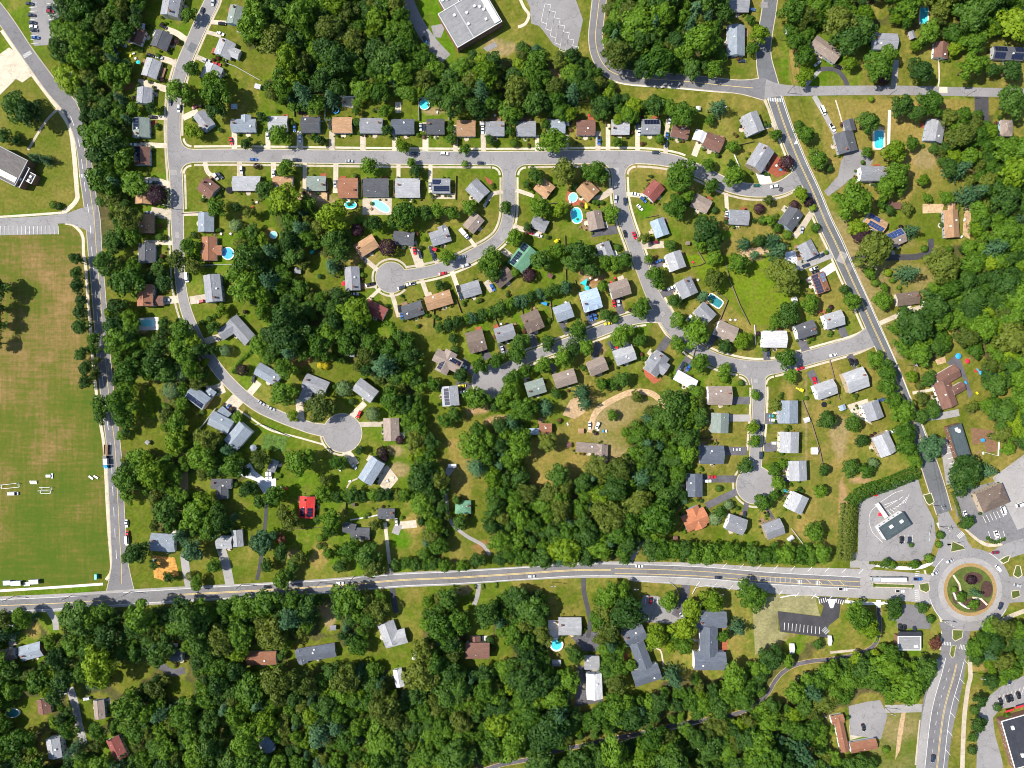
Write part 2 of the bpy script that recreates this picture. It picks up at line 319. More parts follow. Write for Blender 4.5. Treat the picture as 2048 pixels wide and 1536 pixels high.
# rounded street corners: asphalt fillet, kerb and sidewalk around the curve
CORN = [('left', 361, 325, 1, 1, 22), ('left', 361, 299, 1, -1, 22), ('inner', 1006, 328.5, -1, 1, 22), ('inner', 1030, 328.5, 1, 1, 22), ('middle', 1225, 327, -1, 1, 24), ('middle', 1249, 327, 1, 1, 22), ('southcourt', 1499.5, 748, -1, 1, 22), ('southcourt', 1526, 747, 1, 1, 22)]
for k, x, y, sx, sy, r in CORN:
    cx, cy = x + sx * r, y + sy * r; th = [math.pi / 2 * i / 10 for i in range(11)]
    arc = [(cx - sx * r * math.cos(t), cy - sy * r * math.sin(t)) for t in th]
    mb = MB(); poly(mb, [(x - sx * 2, y - sy * 2), (x - sx * 2, cy)] + arc + [(cx, y - sy * 2)], lay(ZR)); sheet_obj('corner', mb, M['asphalt'], ROBJ[k])
    mb = MB(); ribbon(mb, [(cx - sx * (r - .9) * math.cos(t), cy - sy * (r - .9) * math.sin(t)) for t in th], 1.8, lay(ZK) + .04); sheet_obj('kerb', mb, M['kerbstone'], ROBJ[k])
    q = r - 6.5
    mb = MB(); ribbon(mb, [(cx - sx * q * math.cos(t), cy - sy * q * math.sin(t)) for t in th], 4.2, lay(ZS)); sheet_obj('corner_sidewalk', mb, M['concrete'], ROBJ[k])
def split_corner(pl):
    out = []; cur = []
    for p in pl:
        if any((p[0] - x) * sx > -8 and (p[0] - x) * sx < r and (p[1] - y) * sy > -8 and (p[1] - y) * sy < r for _, x, y, sx, sy, r in CORN):
            if len(cur) > 1: out.append(cur)
            cur = []
        else: cur.append(p)
    if len(cur) > 1: out.append(cur)
    return out
def paved(name, pts, m, label, cat, line=None, z=None, kind='structure', parent=None, sm=True):
    mb = MB(); z = lay(ZD) if z is None else z
    if line: ribbon(mb, spline(pts, 6) if sm and len(pts) > 2 else pts, line, z)
    else: poly(mb, pts, z)
    return sheet_obj(name, mb, M[m], parent, label=label, cat=cat, kind=kind)
# arms of the roundabout
for s, wd, lab in (("1884 1030,1889 1062,1888 1095,1872 1135", 20, 'grey slip lane entering the roundabout from the diagonal road'), ("1884 1022,1908 1062,1938 1104", 20, 'grey slip lane leaving the roundabout towards the diagonal road'),
                   ("1888 1060,1915 1085,1900 1120", 40, 'grey merging area above the roundabout between two slip lanes'), ("1985 1118,2020 1100,2100 1078", 30, 'grey arm leaving the roundabout towards the upper right edge'),
                   ("2010 1180,2050 1178,2120 1180", 52, 'grey arm leaving the roundabout at the right edge')):
    paved('road', R(s), 'asphalt', lab, 'road', line=wd, z=lay(ZR))
for pts, lab in ((R("1904 1082,1926 1092,1930 1098,1901 1104"), 'grass splitter island above the roundabout'), (R("1838 1168,1857 1165,1859 1180,1852 1185,1840 1180"), 'small grass splitter island left of the roundabout'),
                 (R("1998 1120,2012 1112,2020 1111,2016 1122,2006 1127"), 'small grass splitter island upper right of the roundabout'), (R("2022 1182,2038 1180,2040 1192,2024 1198"), 'small grass splitter island right of the roundabout'),
                 (R("2026 1150,2032 1130,2040 1132,2044 1150,2036 1156"), 'tall grass splitter island at the right edge beside the roundabout'), (R("1905 1259,1926 1260,1924 1275,1910 1282,1904 1276"), 'grass splitter island directly below the roundabout'),
                 (R("1902 1292,1912 1290,1908 1312,1904 1316,1899 1308"), 'tapering grass island in the road below the roundabout'), (R("1742 1166,1828 1169,1828 1176,1750 1174"), 'planted median strip beside the lorry on the main road'),
                 (R("1846 990,1862 986,1868 1004,1858 1010,1852 1004"), 'pale planted island between car park and diagonal road')):
    mb = MB(); poly(mb, pts, lay(ZR) + .05); o = sheet_obj('traffic_island', mb, M['grass'], label=lab, cat='traffic island', kind='structure')
    mb = MB(); q = pts + pts[:1]; ribbon(mb, q, 1.8, lay(ZR) + .06); sheet_obj('kerb', mb, M['concrete'], o)
# car parks and yards
M['bark_chip'] = mat('bark_chip', (.17, .095, .055), .2, .5, scale2=1.5)
LOTS = [("63 -20,110 -20,122 65,125 88,68 92,60 50", 'asphalt', 'school car park with two rows of cars at the top left'),
 ("-20 453,116 447,117 468,-20 471", 'asphalt', 'row of striped empty bays above the sports field'),
 ("1044 -20,1145 -20,1166 40,1153 102,1125 100,1107 90,1085 60,1078 52,1062 47,1060 15", 'asphalt', 'grey school parking lot with painted court lines'),
 ("1718 1000,1800 962,1836 958,1848 1000,1868 1040,1872 1075,1862 1105,1845 1121,1715 1122", 'asphalt', 'grey car park around the dark-roofed bank'),
 ("1907 985,2000 960,2060 955,2060 1072,2020 1090,1960 1080,1935 1060,1912 1030", 'asphalt_mid', 'grey car park around the brown-roofed shop'),
 ("1985 955,2060 900,2060 1050,2035 1060", 'asphalt_pale', 'pale worn concrete yard at the right edge'),
 ("1880 880,1902 872,1925 925,1915 960,1892 970", 'asphalt_pale', 'pale striped parking beside the long grey nursery building'),
 ("1806 1208,1836 1210,1848 1228,1862 1242,1861 1258,1794 1256,1794 1242,1779 1240,1779 1232,1804 1232", 'asphalt_mid', 'small grey car park of the flat-roofed shop below the main road'),
 ("1555 1222,1641 1233,1647 1212,1634 1200,1640 1193,1692 1196,1681 1208,1678 1235,1656 1252,1657 1276,1560 1263", 'asphalt_dark', 'fresh black car park with white bays below the main road'),
 ("1697 1412,1735 1403,1760 1400,1775 1430,1762 1478,1700 1470", 'asphalt', 'worn grey yard beside the rust-roofed building'),
 ("1978 1392,2000 1374,2060 1345,2060 1408,2000 1418,1982 1440", 'asphalt', 'grey car park at the lower right edge'),
 ("1962 1392,1990 1398,1984 1425,1990 1470,2004 1520,2010 1560,1952 1560,1955 1450", 'asphalt', 'curving grey service lane at the bottom right corner'),
 ("1287 1190,1316 1192,1350 1215,1366 1205,1372 1235,1345 1248,1268 1242", 'asphalt', 'grey office car park between trees below the main road'),
 ("1140 1270,1196 1262,1199 1302,1165 1302", 'asphalt_drive', 'dark paved yard behind the white house with round pool'),
 ("1155 1330,1206 1338,1206 1404,1150 1412", 'asphalt_drive', 'dark paved yard around the white barn'),
 ("1700 292,1722 300,1746 322,1735 346,1715 346,1685 372,1656 393,1648 383,1676 352,1682 322", 'asphalt', 'wide grey driveway apron between charcoal house and barn'),
 ("470 947,500 925,510 942,530 957,552 957,552 972,537 985,527 987,512 962", 'gravel', 'white gravel turning area behind the two white cars'),
 ("0 108,18 95,45 112,66 150,45 165,32 158,-10 200,-10 112", 'concrete', 'cream paved school plaza at the left edge'),
 ("1893 725,1915 705,1930 745,1945 790,1938 798,1925 755,1905 735", 'asphalt_drive', 'grey driveway behind the brown L-shaped house'),
 ("1941 855,1990 862,1996 902,1974 905,1968 885,1945 890", 'bark_chip', 'brown mulched play area beside the nursery'),
 ("862 52,892 46,888 60,882 76,868 74", 'asphalt', 'small grey yard between service drive and school'), ("966 96,990 84,996 92,975 104", 'asphalt', 'short grey strip of paving below the school'), ("1712 1445,1728 1443,1745 1462,1745 1468,1700 1480,1698 1450", 'concrete', 'pale concrete court inside the rust-roofed building'), ("1804 1420,1812 1420,1800 1500,1790 1520,1796 1460", 'dirt', 'worn sandy track in the grass beside the lower road'), ("1838 1440,1841 1440,1833 1530,1829 1530", 'concrete', 'thin pale kerb strip left of the lower road'), ("1392 1148,1372 1158,1358 1155,1350 1150", 'asphalt_pale', 'pale sliver of paving beside the main road')]
for s, m, lab in LOTS: paved('parking_lot' if 'park' in lab or 'bays' in lab else 'paved_area', R(s), m, lab, 'paving')
paved('sports_field', R('-260 471,118 469,128 452,142 454,156 465,163 478,164 506,169 541,173 600,177 641,181 701,187 761,195 831,204 890,208 960,211 1020,215 1080,219 1136,207 1158,198 1164,120 1170,-260 1188'), 'field', 'dry brown and green sports field beside the school road', 'sports field', z=.012)
# striped overflow grass
for s, lab in (("1505 1205,1552 1190,1630 1192,1640 1232,1556 1222,1556 1262,1580 1268,1510 1310", 'pale striped grass around the black car park'),):
    paved('meadow', R(s), 'stripe', lab, 'meadow') if 'stripe' in M else None
# ------------------------------------------------------------------ sidewalks
SW = [('long', -18.5, .012, .80), ('long', 18.5, .02, .985), ('left', 17.5, .16, .72), ('left', -17.5, .01, .44), ('inner', 17, .05, .95), ('inner', -17, .05, .93),
      ('middle', 18, .05, .28), ('middle', -18, .05, .99), ('middle', 18.5, .40, .985), ('court', 16, .1, .82), ('court', -16, .1, .80), ('southcourt', 17, .12, .75), ('southcourt', -17, .12, .75),
      ('diagonal', 20, .19, .66)]
SWL = {'long': 'long street', 'left': 'left street', 'inner': 'curved inner street', 'middle': 'middle street', 'court': 'tree-lined court', 'southcourt': 'lower right court', 'diagonal': 'diagonal road'}
seen = {}
for k, d, t0, t1 in SW:
    pl = offset(sub([p[:2] for p in RL[k]], t0, t1), d); mb = MB(); zz = lay(ZS); [ribbon(mb, q, 4.2, zz) for q in split_corner(pl)]
    n = seen[k] = seen.get(k, 0) + 1
    sheet_obj('sidewalk', mb, M['concrete'], label=f"cream concrete sidewalk along the {SWL[k]}, {'one side' if n == 1 else 'other side' if n == 2 else 'lower stretch'}", cat='sidewalk', kind='structure')
for cx, cy, r, lab in ((685, 866, 44, 'lower left cul-de-sac'), (782, 555, 37, 'small bulb'), (1510, 970, 44, 'lower right cul-de-sac')):
    pl = [(cx + r * math.cos(t), cy + r * math.sin(t)) for t in np.linspace(math.radians({685: 70, 782: 40, 1510: -40}[cx]), math.radians({685: 180, 782: 330, 1510: 220}[cx]), 30)]
    mb = MB(); ribbon(mb, pl, 4, lay(ZS)); sheet_obj('sidewalk', mb, M['concrete'], label=f'curved concrete sidewalk around the {lab}', cat='sidewalk', kind='structure')
for s, wd, m, lab in (("4 60,40 112,70 155,100 195,125 228,140 255,146 290,150 330,154 384,155 395,150 405,138 417,126 425", 9, 'concrete', 'wide cream walk along the school road'), ("-20 435,60 430,128 425", 4.5, 'concrete', 'cream walk along the school spur'),
    ("130 446,145 449,158 460,166 475,167 505,172 540,176 600,180 640,184 700,190 760,198 830,208 890,212 960,215 1020,219 1080,223 1138,212 1160", 6, 'concrete', 'cream walk between sports field and school road'),
    ("206 1168,120 1174,-20 1183", 5, 'concrete_white', 'pale walk along the foot of the sports field'), ("120 213,90 245,56 300", 5, 'concrete', 'diagonal cream path across the school lawn'),
    ("1037 -10,1048 15,1058 30,1050 48,1036 54", 6, 'concrete', 'cream walk between school and parking lot'), ("1232 162,1265 168,1340 173,1420 180,1500 186,1525 192", 7, 'concrete_white', 'white walk below the upper curving road'),
    ("1525 192,1540 225,1552 260", 5, 'concrete', 'cream walk beside the crosswalk on the diagonal road'),
    ("2070 1216,2048 1222,2010 1238,1975 1262,1948 1290,1940 1320,1941 1352,1936 1375,1929 1430,1926 1490,1924 1560", 9, 'concrete', 'wide cream walk curving below the roundabout'),
    ("1740 1128,1790 1135,1830 1136,1858 1128,1878 1108,1885 1070,1876 1045", 7, 'concrete_white', 'white walk around the bank car park'), ("1930 1055,1950 1075,1975 1090,2005 1088", 7, 'concrete', 'cream walk around the brown-roofed shop car park'),
    ("1690 1203,1720 1206,1757 1207,1775 1205", 6, 'concrete_white', 'white walk beside the black car park entrance'), ("1757 1200,1757 1218", 9, 'concrete_white', 'white landing at the head of the black trail'),
    ("1849 1140,1865 1200,1884 1250,1880 1300", 4, 'concrete', 'narrow cream walk left of the roundabout')):
    paved('sidewalk', R(s), m, lab, 'sidewalk', line=wd, z=lay(ZS))
# trail
tr = spline(R("1757 1215,1759 1255,1752 1285,1735 1300,1700 1312,1660 1319,1625 1322,1590 1330,1565 1345,1548 1365,1537 1385,1520 1402,1505 1412,1480 1425,1430 1437,1370 1446,1320 1457,1270 1469,1220 1478,1170 1490,1120 1500,1060 1518,1000 1530,940 1550"), 6)
mb = MB(); ribbon(mb, tr, 7.5, lay(ZD) + .01); to = sheet_obj('footpath', mb, M['asphalt_drive'], label='black asphalt trail winding through the lower wood', cat='path', kind='structure')
mb = MB(); ribbon(mb, tr, 9.5, lay(ZS)); sheet_obj('verge', mb, M['dirt'], to)
# ------------------------------------------------------------------ driveways: type width : points
DR = """c 11:469 264 469 300;c 10:536 264 536 299;c 13:600 262 600 300;c 11:664 262 664 301;c 11:726 265 726 302;c 9:789 267 789 302;c 12:851 245 851 304;c 9:911 250 911 304;c 10:966 255 967 304;c 8:1074 270 1074 304;c 10:1132 268 1132 303;c 10:1196 262 1196 303;c 9:1216 248 1216 303;c 9:1275 250 1275 304;c 9:1337 238 1333 270 1331 306
c 9:410 323 416 345 438 358;c 10:479 323 479 352;c 10:547 323 547 356;c 8:610 324 609 382;c 10:672 325 671 386;c 8:797 326 797 356;c 8:861 327 861 386
c 12:332 58 356 68 380 86;c 12:322 117 340 122 360 134;c 13:276 164 305 170 337 180;c 9:300 234 338 236;c 10:268 288 338 292;c 16:284 362 315 364 340 372;c 20:302 424 345 430;c 9:288 484 344 486;c 15:322 602 360 598;c 8:366 428 404 427;c 16:380 601 412 596;c 14:398 691 420 680 442 674;c 14:495 792 518 764;c 22:412 782 428 782 448 774;c 27:454 822 484 788;c 15:598 798 602 844;c 12:702 834 730 806;c 10:716 849 768 848;c 17:690 900 712 930;c 12:366 236 396 222;c 9:422 44 452 46;c 8:414 64 442 72;c 10:394 114 412 122
c 8:1005 384 985 388 972 406;c 7:938 476 962 508;c 18:824 484 842 538;c 8:860 492 876 532;c 10:1026 452 1055 462 1082 472;c 11:1006 500 1034 522;c 15:972 562 986 582;c 9:902 538 922 594;c 9:842 556 858 600;c 9:782 582 798 634;c 9:722 512 760 544;c 8:720 573 754 572;c 7:732 604 762 576;c 12:1186 402 1210 390 1228 376;c 8:1032 380 1068 392
d 18:1182 466 1206 462 1234 459;d 10:1212 521 1260 505;c 9:1250 388 1290 392;c 14:1280 492 1328 489;d 14:1302 531 1332 524;d 14:1322 590 1352 579;d 16:1412 692 1432 668;d 15:1230 588 1243 628;d 17:1174 618 1186 648;d 11:1122 646 1136 668;d 14:1060 662 1071 692;d 14:1001 686 1010 708;d 17:964 694 976 718;d 14:924 720 948 748;d 18:912 768 942 776;d 9:1102 726 1112 750;d 13:1197 686 1188 718;d 19:1222 680 1236 704;d 16:1338 676 1316 706;d 20:1380 718 1358 748;d 15:1462 801 1500 801;p 14:1458 836 1500 836;d 17:1446 902 1494 902;d 14:1404 958 1474 958;d 14:1412 1012 1476 982;d 10:1484 1044 1494 1004;d 7:1526 1004 1550 1044;d 14:1550 980 1588 991;d 14:1544 957 1582 957;d 18:1528 895 1562 893;d 22:1530 837 1562 837
d 15:1680 650 1690 674;d 17:1598 670 1613 704;d 14:1530 690 1535 726;d 15:1620 742 1636 772;d 14:1698 710 1714 734;c 12:1403 272 1388 312;c 8:1524 257 1554 247;W 24:1520 336 1534 372;c 8:1452 386 1455 440;c 12:1588 474 1606 452 1620 430 1638 412;p 20:1596 533 1668 504;W 17:1616 566 1668 532;p 10:1628 192 1650 230 1670 268;p 12:1792 120 1787 176;D 28:1963 190 1963 242;D 12:1861 478 1860 500 1835 513 1790 515 1720 517 1695 522;c 9:1752 650 1810 625 1856 610;p 8:1640 140 1610 172;D 9:1640 138 1672 140 1690 160 1696 176
D 9:1167 1156 1168 1185 1175 1215 1180 1245 1176 1275;d 17:1372 1164 1368 1195 1350 1232;p 9:958 1168 955 1190 948 1210;D 11:784 1172 788 1200 792 1225;p 18:440 1090 452 1130 460 1170;D 7:533 988 531 1040 520 1130 514 1160;p 16:368 1108 372 1140 378 1172;p 9:1770 1420 1850 1415;p 16:1770 1418 1852 1416;c 7:770 1045 775 1090 780 1130 784 1146;p 7:886 955 892 990 900 1040 930 1070 965 1090 980 1110;t 12:1180 865 1188 832 1205 812 1235 795 1265 784 1300 786 1322 802 1334 820;p 8:1283 1074 1276 1096 1262 1120;p 7:1283 1074 1292 1100 1308 1122;p 15:798 1048 790 1068;p 12:98 1222 110 1240 112 1260;p 14:25 1265 24 1300;p 16:140 1375 150 1410 158 1450 168 1490;p 12:108 1390 140 1380;d 14:320 1330 345 1345 370 1340;c 14:118 1512 148 1508;p 14:1842 835 1880 832 1918 825;p 30:1700 1120 1725 1122 1740 1140;p 14:888 955 905 932;c 6:1880 770 1860 780 1825 786;p 8:1828 618 1850 612;c 5:1715 1300 1660 1305;p 6:1785 500 1790 520"""
DRV = []
tm = dict(c='concrete', d='asphalt_drive', D='asphalt_dark', p='asphalt_pale', W='concrete_white', t='dirt')
for part in DR.replace('\n', ';').split(';'):
    h, s = part.split(':'); k, wd = h.split(); c = [float(t) for t in s.split()]; pts = list(zip(c[::2], c[1::2]))
    o = paved('driveway', pts, tm[k], None, None, line=float(wd))
    mid = pts[len(pts) // 2] if len(pts) > 2 else ((pts[0][0] + pts[1][0]) / 2, (pts[0][1] + pts[1][1]) / 2)
    DRV.append((o, mid, dict(c='cream concrete', d='dark asphalt', D='black asphalt', p='pale grey', W='white concrete', t='tan dirt')[k]))
# small paths and patios
PATIO = [("1798 1070,1833 1037,1841 1043,1832 1071,1815 1072", 'concrete', 'cream plaza beside the dark-roofed bank'), ("1752 1035,1762 1031,1775 1040,1758 1052,1753 1046", 'grass', 'small grass bed left of the bank'), ("1008 85,1012 372,1008 372", 'concrete', 'tiny slab') if 0 else ("968 352,985 362,984 372,975 366", 'redbrick', 'curved red deck on the upper right of a grey house'), ("725 397,784 395,783 430,725 429", 'concrete', 'cream deck around the kidney-shaped pool'), ("276 636,317 634,317 660,278 661", 'concrete_white', 'white deck around the rounded pool'),
 ("1571 505,1600 497,1608 530,1585 548,1568 525", 'gravel', 'white gravel yard behind the deck beside the diagonal road'), ("1587 492,1597 490,1608 525,1598 530", 'plank', 'brown deck on the left of the charcoal house'),
 ("1135 380,1160 395,1175 408,1145 412,1132 400", 'redbrick', 'red deck around the small oval pool'), ("1160 440,1178 436,1182 460,1168 462", 'plank', 'brown deck beside the free-form pool'),
 ("1742 250,1770 255,1772 300,1745 300", 'dirt', 'worn brown paving around the turquoise pool'), ("1776 220,1782 220,1780 290,1774 290", 'concrete_white', 'white strip of paving right of the turquoise pool'),
 ("746 945,775 930,797 958,775 985,758 970", 'concrete', 'cream terrace with hot tub behind the blue-grey house'), ("1540 300,1565 320,1578 345,1555 355,1530 340", 'redbrick', 'brick terrace beside the big corner house'),
 ("1694 810,1735 797,1740 815,1735 835,1745 850,1705 830", 'concrete', 'large cream terrace left of the grey house'), ("1096 1240,1119 1240,1119 1275,1096 1275", 'concrete_white', 'white terrace left of the white house'),
 ("863 388,910 386,910 398,863 398", 'concrete', 'cream patio behind the solar-roofed house'), ("592 384,660 384,652 403,596 402", 'dirt', 'bare dirt patio behind the sage-roofed house'),
 ("595 230,640 225,645 195,590 195", 'mulch', 'dark worn yard behind the dark-roofed house'), ("683 192,708 192,708 216,684 214", 'concrete', 'pale patio in the fenced yard'), ("790 204,803 204,802 226,791 226", 'concrete', 'square concrete pad in a green back yard'),
 ("1285 735,1308 740,1322 760,1308 768,1290 752", 'redbrick', 'orange paved terrace below the large grey house'), ("1140 800,1160 790,1170 825,1150 838,1125 830", 'dirt', 'stony garden bed above the meadow'),
 ("305 1110,350 1115,358 1150,330 1162,308 1155", 'straw', 'heap of orange mulch in the corner front yard'), ("357 940,376 938,377 980,360 985", 'dirt', 'bare brown garden bed under the trees'),
 ("800 1043,832 1040,834 1055,800 1058", 'concrete', 'square concrete pad beside the white car'), ("1440 1280,1455 1278,1453 1305,1442 1305", 'redbrick', 'brick terrace right of the office block'), ("1236 1310,1254 1306,1256 1322,1240 1330", 'redbrick', 'brick terrace left of the office block'),
 ("1930 400,1942 410,1940 480,1925 470", 'dirt', 'cluttered dirt strip behind the brown ranch house'), ("1845 408,1888 408,1884 425,1845 427", 'dirt', 'vegetable patch beside the ranch house'), ("1870 720,1890 712,1892 725,1875 730", 'dirt', 'small bare patch beside the trees'),
 ("548 870,575 874,570 905,535 900,522 897,528 868", 'gardenbed', 'fenced vegetable garden with green rows'), ("1480 500,1530 492,1540 505,1500 518,1482 512", 'dirt', 'sandy bed among the round conifers')]
M['straw'] = mat('orange_straw', (.50, .25, .06), .35, .25, scale2=.9, amp=(.6, 1.25))
M['gardenbed'] = mat('garden_bed', (.07, .13, .02), .6, .5, scale2=1.5)
for s, m, lab in PATIO: paved('patio', R(s), m, lab, 'patio')
for s, wd, m, lab in (("690 985,700 965,720 955", 3, 'concrete', 'thin cream path below the cul-de-sac'), ("470 815,500 835,540 860,590 873,650 890", 3.5, 'concrete', 'thin cream walk following the left street'), ("700 1040,730 1035,756 1030", 2.5, 'concrete_white', 'white garden path left of the dormered garage'),
    ("1872 195,1878 160,1877 120", 3, 'concrete', 'thin cream path to the brown cottage'), ("1671 200,1680 230,1688 262", 2.5, 'concrete', 'thin cream strip beside the charcoal house'), ("1298 1297,1320 1300,1327 1332", 3, 'concrete', 'cream path between the office wings'),
    ("1374 1277,1400 1282", 5, 'concrete', 'cream path to the office door'), ("1560 1195,1590 1190,1630 1192,1645 1205", 2.2, 'concrete_white', 'white kerb line around the black car park')):
    paved('footpath', R(s), m, lab, 'path', line=wd, z=lay(ZD))
# ------------------------------------------------------------------ painted markings
def marks(parent, lines, m, wd, name='lane_marking', smooth=True):
    mb = MB(); z = lay(ZM)
    for s in lines: ribbon(mb, spline(s, 8) if smooth and len(s) > 2 else s, wd, z)
    sheet_obj(name, mb, M[m], parent)
def rl(k, t0=0, t1=1, d=0): return offset(sub([p[:2] for p in RL[k]], t0, t1), d)
mc = [p[:2] for p in main_c]
marks(main, [offset(sub(mc, 0, .16), .5), offset(sub(mc, .22, .72), -.8), offset(sub(mc, .22, .72), 1.2)], 'paint_yellow', 1.0, smooth=False)
marks(main, [offset(sub(mc, .72, 1), -2.5), offset(sub(mc, .72, 1), 7)], 'paint_yellow', 1.2, smooth=False)
marks(main, [offset(sub(mc, 0, .125), -11.5), offset(sub(mc, .17, 1), -11.5), offset(sub(mc, 0, 1), 11.8)], 'paint_white', 1.1, smooth=False)
marks(main, [[(1400 + i * 33, 1163 + i * 3.6), (1392 + i * 33, 1172 + i * 3.6)] for i in range(11)] + [[(1420 + i * 34, 1124 + i * 1.6), (1411 + i * 34, 1133 + i * 1.6)] for i in range(10)], 'paint_white', 1.1, smooth=False)
marks(main, [[(1500 + i * 10, 1154), (1500 + i * 10, 1165)] for i in range(9)], 'paint_white', .8, smooth=False)
marks(main, [[(1590 + i * 22, 1157 + i), (1600 + i * 22, 1166 + i)] for i in range(5)], 'paint_yellow', 1, smooth=False)
marks(main, [[(x, 1159 + (x - 1590) * .05), (x, 1168 + (x - 1590) * .05)] for x in (1596, 1599, 1602, 1632, 1635, 1638)], 'paint_white', 1.2, smooth=False)
marks(ROBJ['diagonal'], [rl('diagonal', .20, .88, -.9), rl('diagonal', .20, .88, 1.0)], 'paint_yellow', .9, smooth=False)
marks(ROBJ['diagonal'], [rl('diagonal', .20, .90, -12)], 'paint_white', 1.2, smooth=False)
marks(ROBJ['top'], [rl('top', 0, .96, 0)], 'paint_yellow', 1.1, smooth=False)
marks(ROBJ['school'], [rl('school', .27, .98, -3)], 'paint_yellow', 1.1, smooth=False)
sl = rl('school', .24, .97, 6)
marks(ROBJ['school'], [sl[i:i + 4] for i in range(0, len(sl) - 4, 7)], 'paint_white', .8, smooth=False)
marks(ROBJ['south'], [rl('south', .22, 1, -9), rl('south', .22, 1, -11)], 'paint_yellow', .8, smooth=False)
marks(ROBJ['south'], [rl('south', .2, 1, 14), rl('south', .2, 1, -23)], 'paint_white', 1.0, smooth=False)
dl = rl('south', .25, 1, 2); marks(ROBJ['south'], [dl[i:i + 2] for i in range(0, len(dl) - 2, 3)], 'paint_white', .8, smooth=False)
marks(ROBJ['south'], [[(p[0] + 23, p[1]), (p[0] + 33, p[1] + 12)] for p in rl('south', .2, .97)[::6]], 'paint_white', .8, smooth=False)
mb = MB(); ribbon(mb, rl('south', .22, 1, 23), 17, ZR + .046); sheet_obj('shoulder', mb, M['asphalt_pale'], ROBJ['south'])
def zebra(parent, x, y, ang, n, pitch, length, wd=1.2):
    a = math.radians(ang); ux, uy = math.cos(a), math.sin(a); ln = []
    for i in range(n):
        o = (i - (n - 1) / 2) * pitch; cx, cy = x + ux * o, y + uy * o
        ln.append([(cx - uy * length / 2, cy + ux * length / 2), (cx + uy * length / 2, cy - ux * length / 2)])
    marks(parent, ln, 'paint_white', wd, 'crosswalk', False)
zebra(ROBJ['school'], 55, 109, -32, 9, 2.0, 8, .9); zebra(ROBJ['school'], 171, 352, 2, 8, 3.2, 7, 1.5); zebra(ROBJ['diagonal'], 1551, 200, 4, 9, 3.4, 7, 1.5)
zebra(main, 1834, 1151, 100, 5, 4, 9); zebra(main, 1834, 1190, 85, 6, 4, 9); zebra(ROBJ['diagonal'], 1921, 1070, -40, 5, 3, 9); zebra(ROBJ['south'], 1893, 1287, 5, 6, 3, 7); zebra(ROBJ['south'], 1930, 1295, 10, 8, 3, 9)
lot = bpy.data.objects
def find(lab): return next(o for o in COL.objects if o.get('label') == lab)
o = find(LOTS[1][2]); marks(o, [[(2 + i * 8.2, 452), (2.5 + i * 8.2, 469)] for i in range(15)], 'paint_white', .9, 'bay_line')
o = find(LOTS[0][2]); marks(o, [[(58 + i * .4, 8 + i * 8), (74 + i * .4, 6 + i * 8)] for i in range(11)] + [[(94 + i * .9, 8 + i * 8), (109 + i * .9, 6 + i * 8)] for i in range(8)], 'paint_white', .8, 'bay_line')
o = find(LOTS[2][2]); ln = []
for i in range(7):
    x, y = 1090 + i * 9.2, 8 + i * 14
    ln += [[(x, y), (x + 12, y + 2)], [(x + 12, y + 2), (x + 3, y + 40)], [(x, y), (x - 8, y + 36)], [(x - 8, y + 36), (x + 3, y + 40)]]
marks(o, ln, 'paint_white', .7, 'court_line', False)
o = find(LOTS[8][2]); marks(o, [[(1569 + i * 7.8, 1245 + i * .9), (1568 + i * 7.8, 1260 + i * .9)] for i in range(10)], 'paint_white', 1.0, 'bay_line')
zebra(o, 1651, 1261, 45, 6, 2.2, 11, .7); zebra(o, 1645, 1201, -15, 4, 4.5, 9, 1.6); zebra(o, 1679, 1203, 15, 4, 4.5, 9, 1.6)
o = find(LOTS[3][2]); marks(o, [[(1770 + i * 5, 1022 - i * 2), (1778 + i * 5, 1036 - i * 6)] for i in range(9)] + [[(1768, 1010), (1800, 998)], [(1770, 1016), (1806, 993)]], 'paint_white', .8, 'bay_line', False)
marks(o, [R("1738 1045,1740 1025,1760 1005,1790 985,1805 981"), R("1738 1045,1745 1065,1765 1085")], 'paint_white', .8, 'lane_arc')
marks(o, [[(1800 + i * 8, 1070), (1800 + i * 8, 1086)] for i in range(4)] + [[(1863, 1050), (1858, 1070 + i * 3)] for i in range(5)], 'paint_white', .8, 'bay_line', False)
o = find(LOTS[4][2]); marks(o, [[(1965 + i * 7, 1032 - i * 2.5), (1972 + i * 7, 1046 - i * 2.5)] for i in range(6)] + [[(1976 + i * 10, 1062), (1982 + i * 10, 1080)] for i in range(4)], 'paint_white', .8, 'bay_line', False)
o = find(LOTS[6][2]); marks(o, [[(1884 + i * 3.5, 888 + i * 10), (1904 + i * 3.5, 882 + i * 10)] for i in range(7)], 'paint_white', .8, 'bay_line', False)
o = find(LOTS[12][2]); marks(o, [[(1292 + i * 8, 1193), (1290 + i * 8, 1208)] for i in range(4)] + [[(1274 + i * 8, 1232), (1272 + i * 8, 1244)] for i in range(5)], 'paint_white', .8, 'bay_line', False)
o = find(LOTS[10][2]); marks(o, [[(1994 + i * 8, 1408 - i * 3), (2000 + i * 8, 1390 - i * 3)] for i in range(7)], 'paint_white', .8, 'bay_line', False)
for x, y, s in ((1574, 278, 1), (1591, 284, -1)):
    mb = MB(); poly(mb, [(x - 4, y - 5 * s), (x + 4, y - 3 * s), (x + 2, y + 5 * s)], lay(ZM)); sheet_obj('yield_triangle', mb, M['paint_white'], ROBJ['diagonal'])
mb = MB(); poly(mb, R("1654 1198,1672 1198,1666 1216,1660 1216"), lay(ZM)); sheet_obj('refuge_island', mb, M['concrete_white'], o)
marks(rob, [[(RX + 82 * math.cos(t), RY + 82 * math.sin(t)) for t in np.linspace(t0, t1, 20)] for t0, t1 in ((.5, 1.2), (2.2, 2.9), (3.5, 4.0), (5.2, 5.6))], 'paint_white', .9, smooth=False)

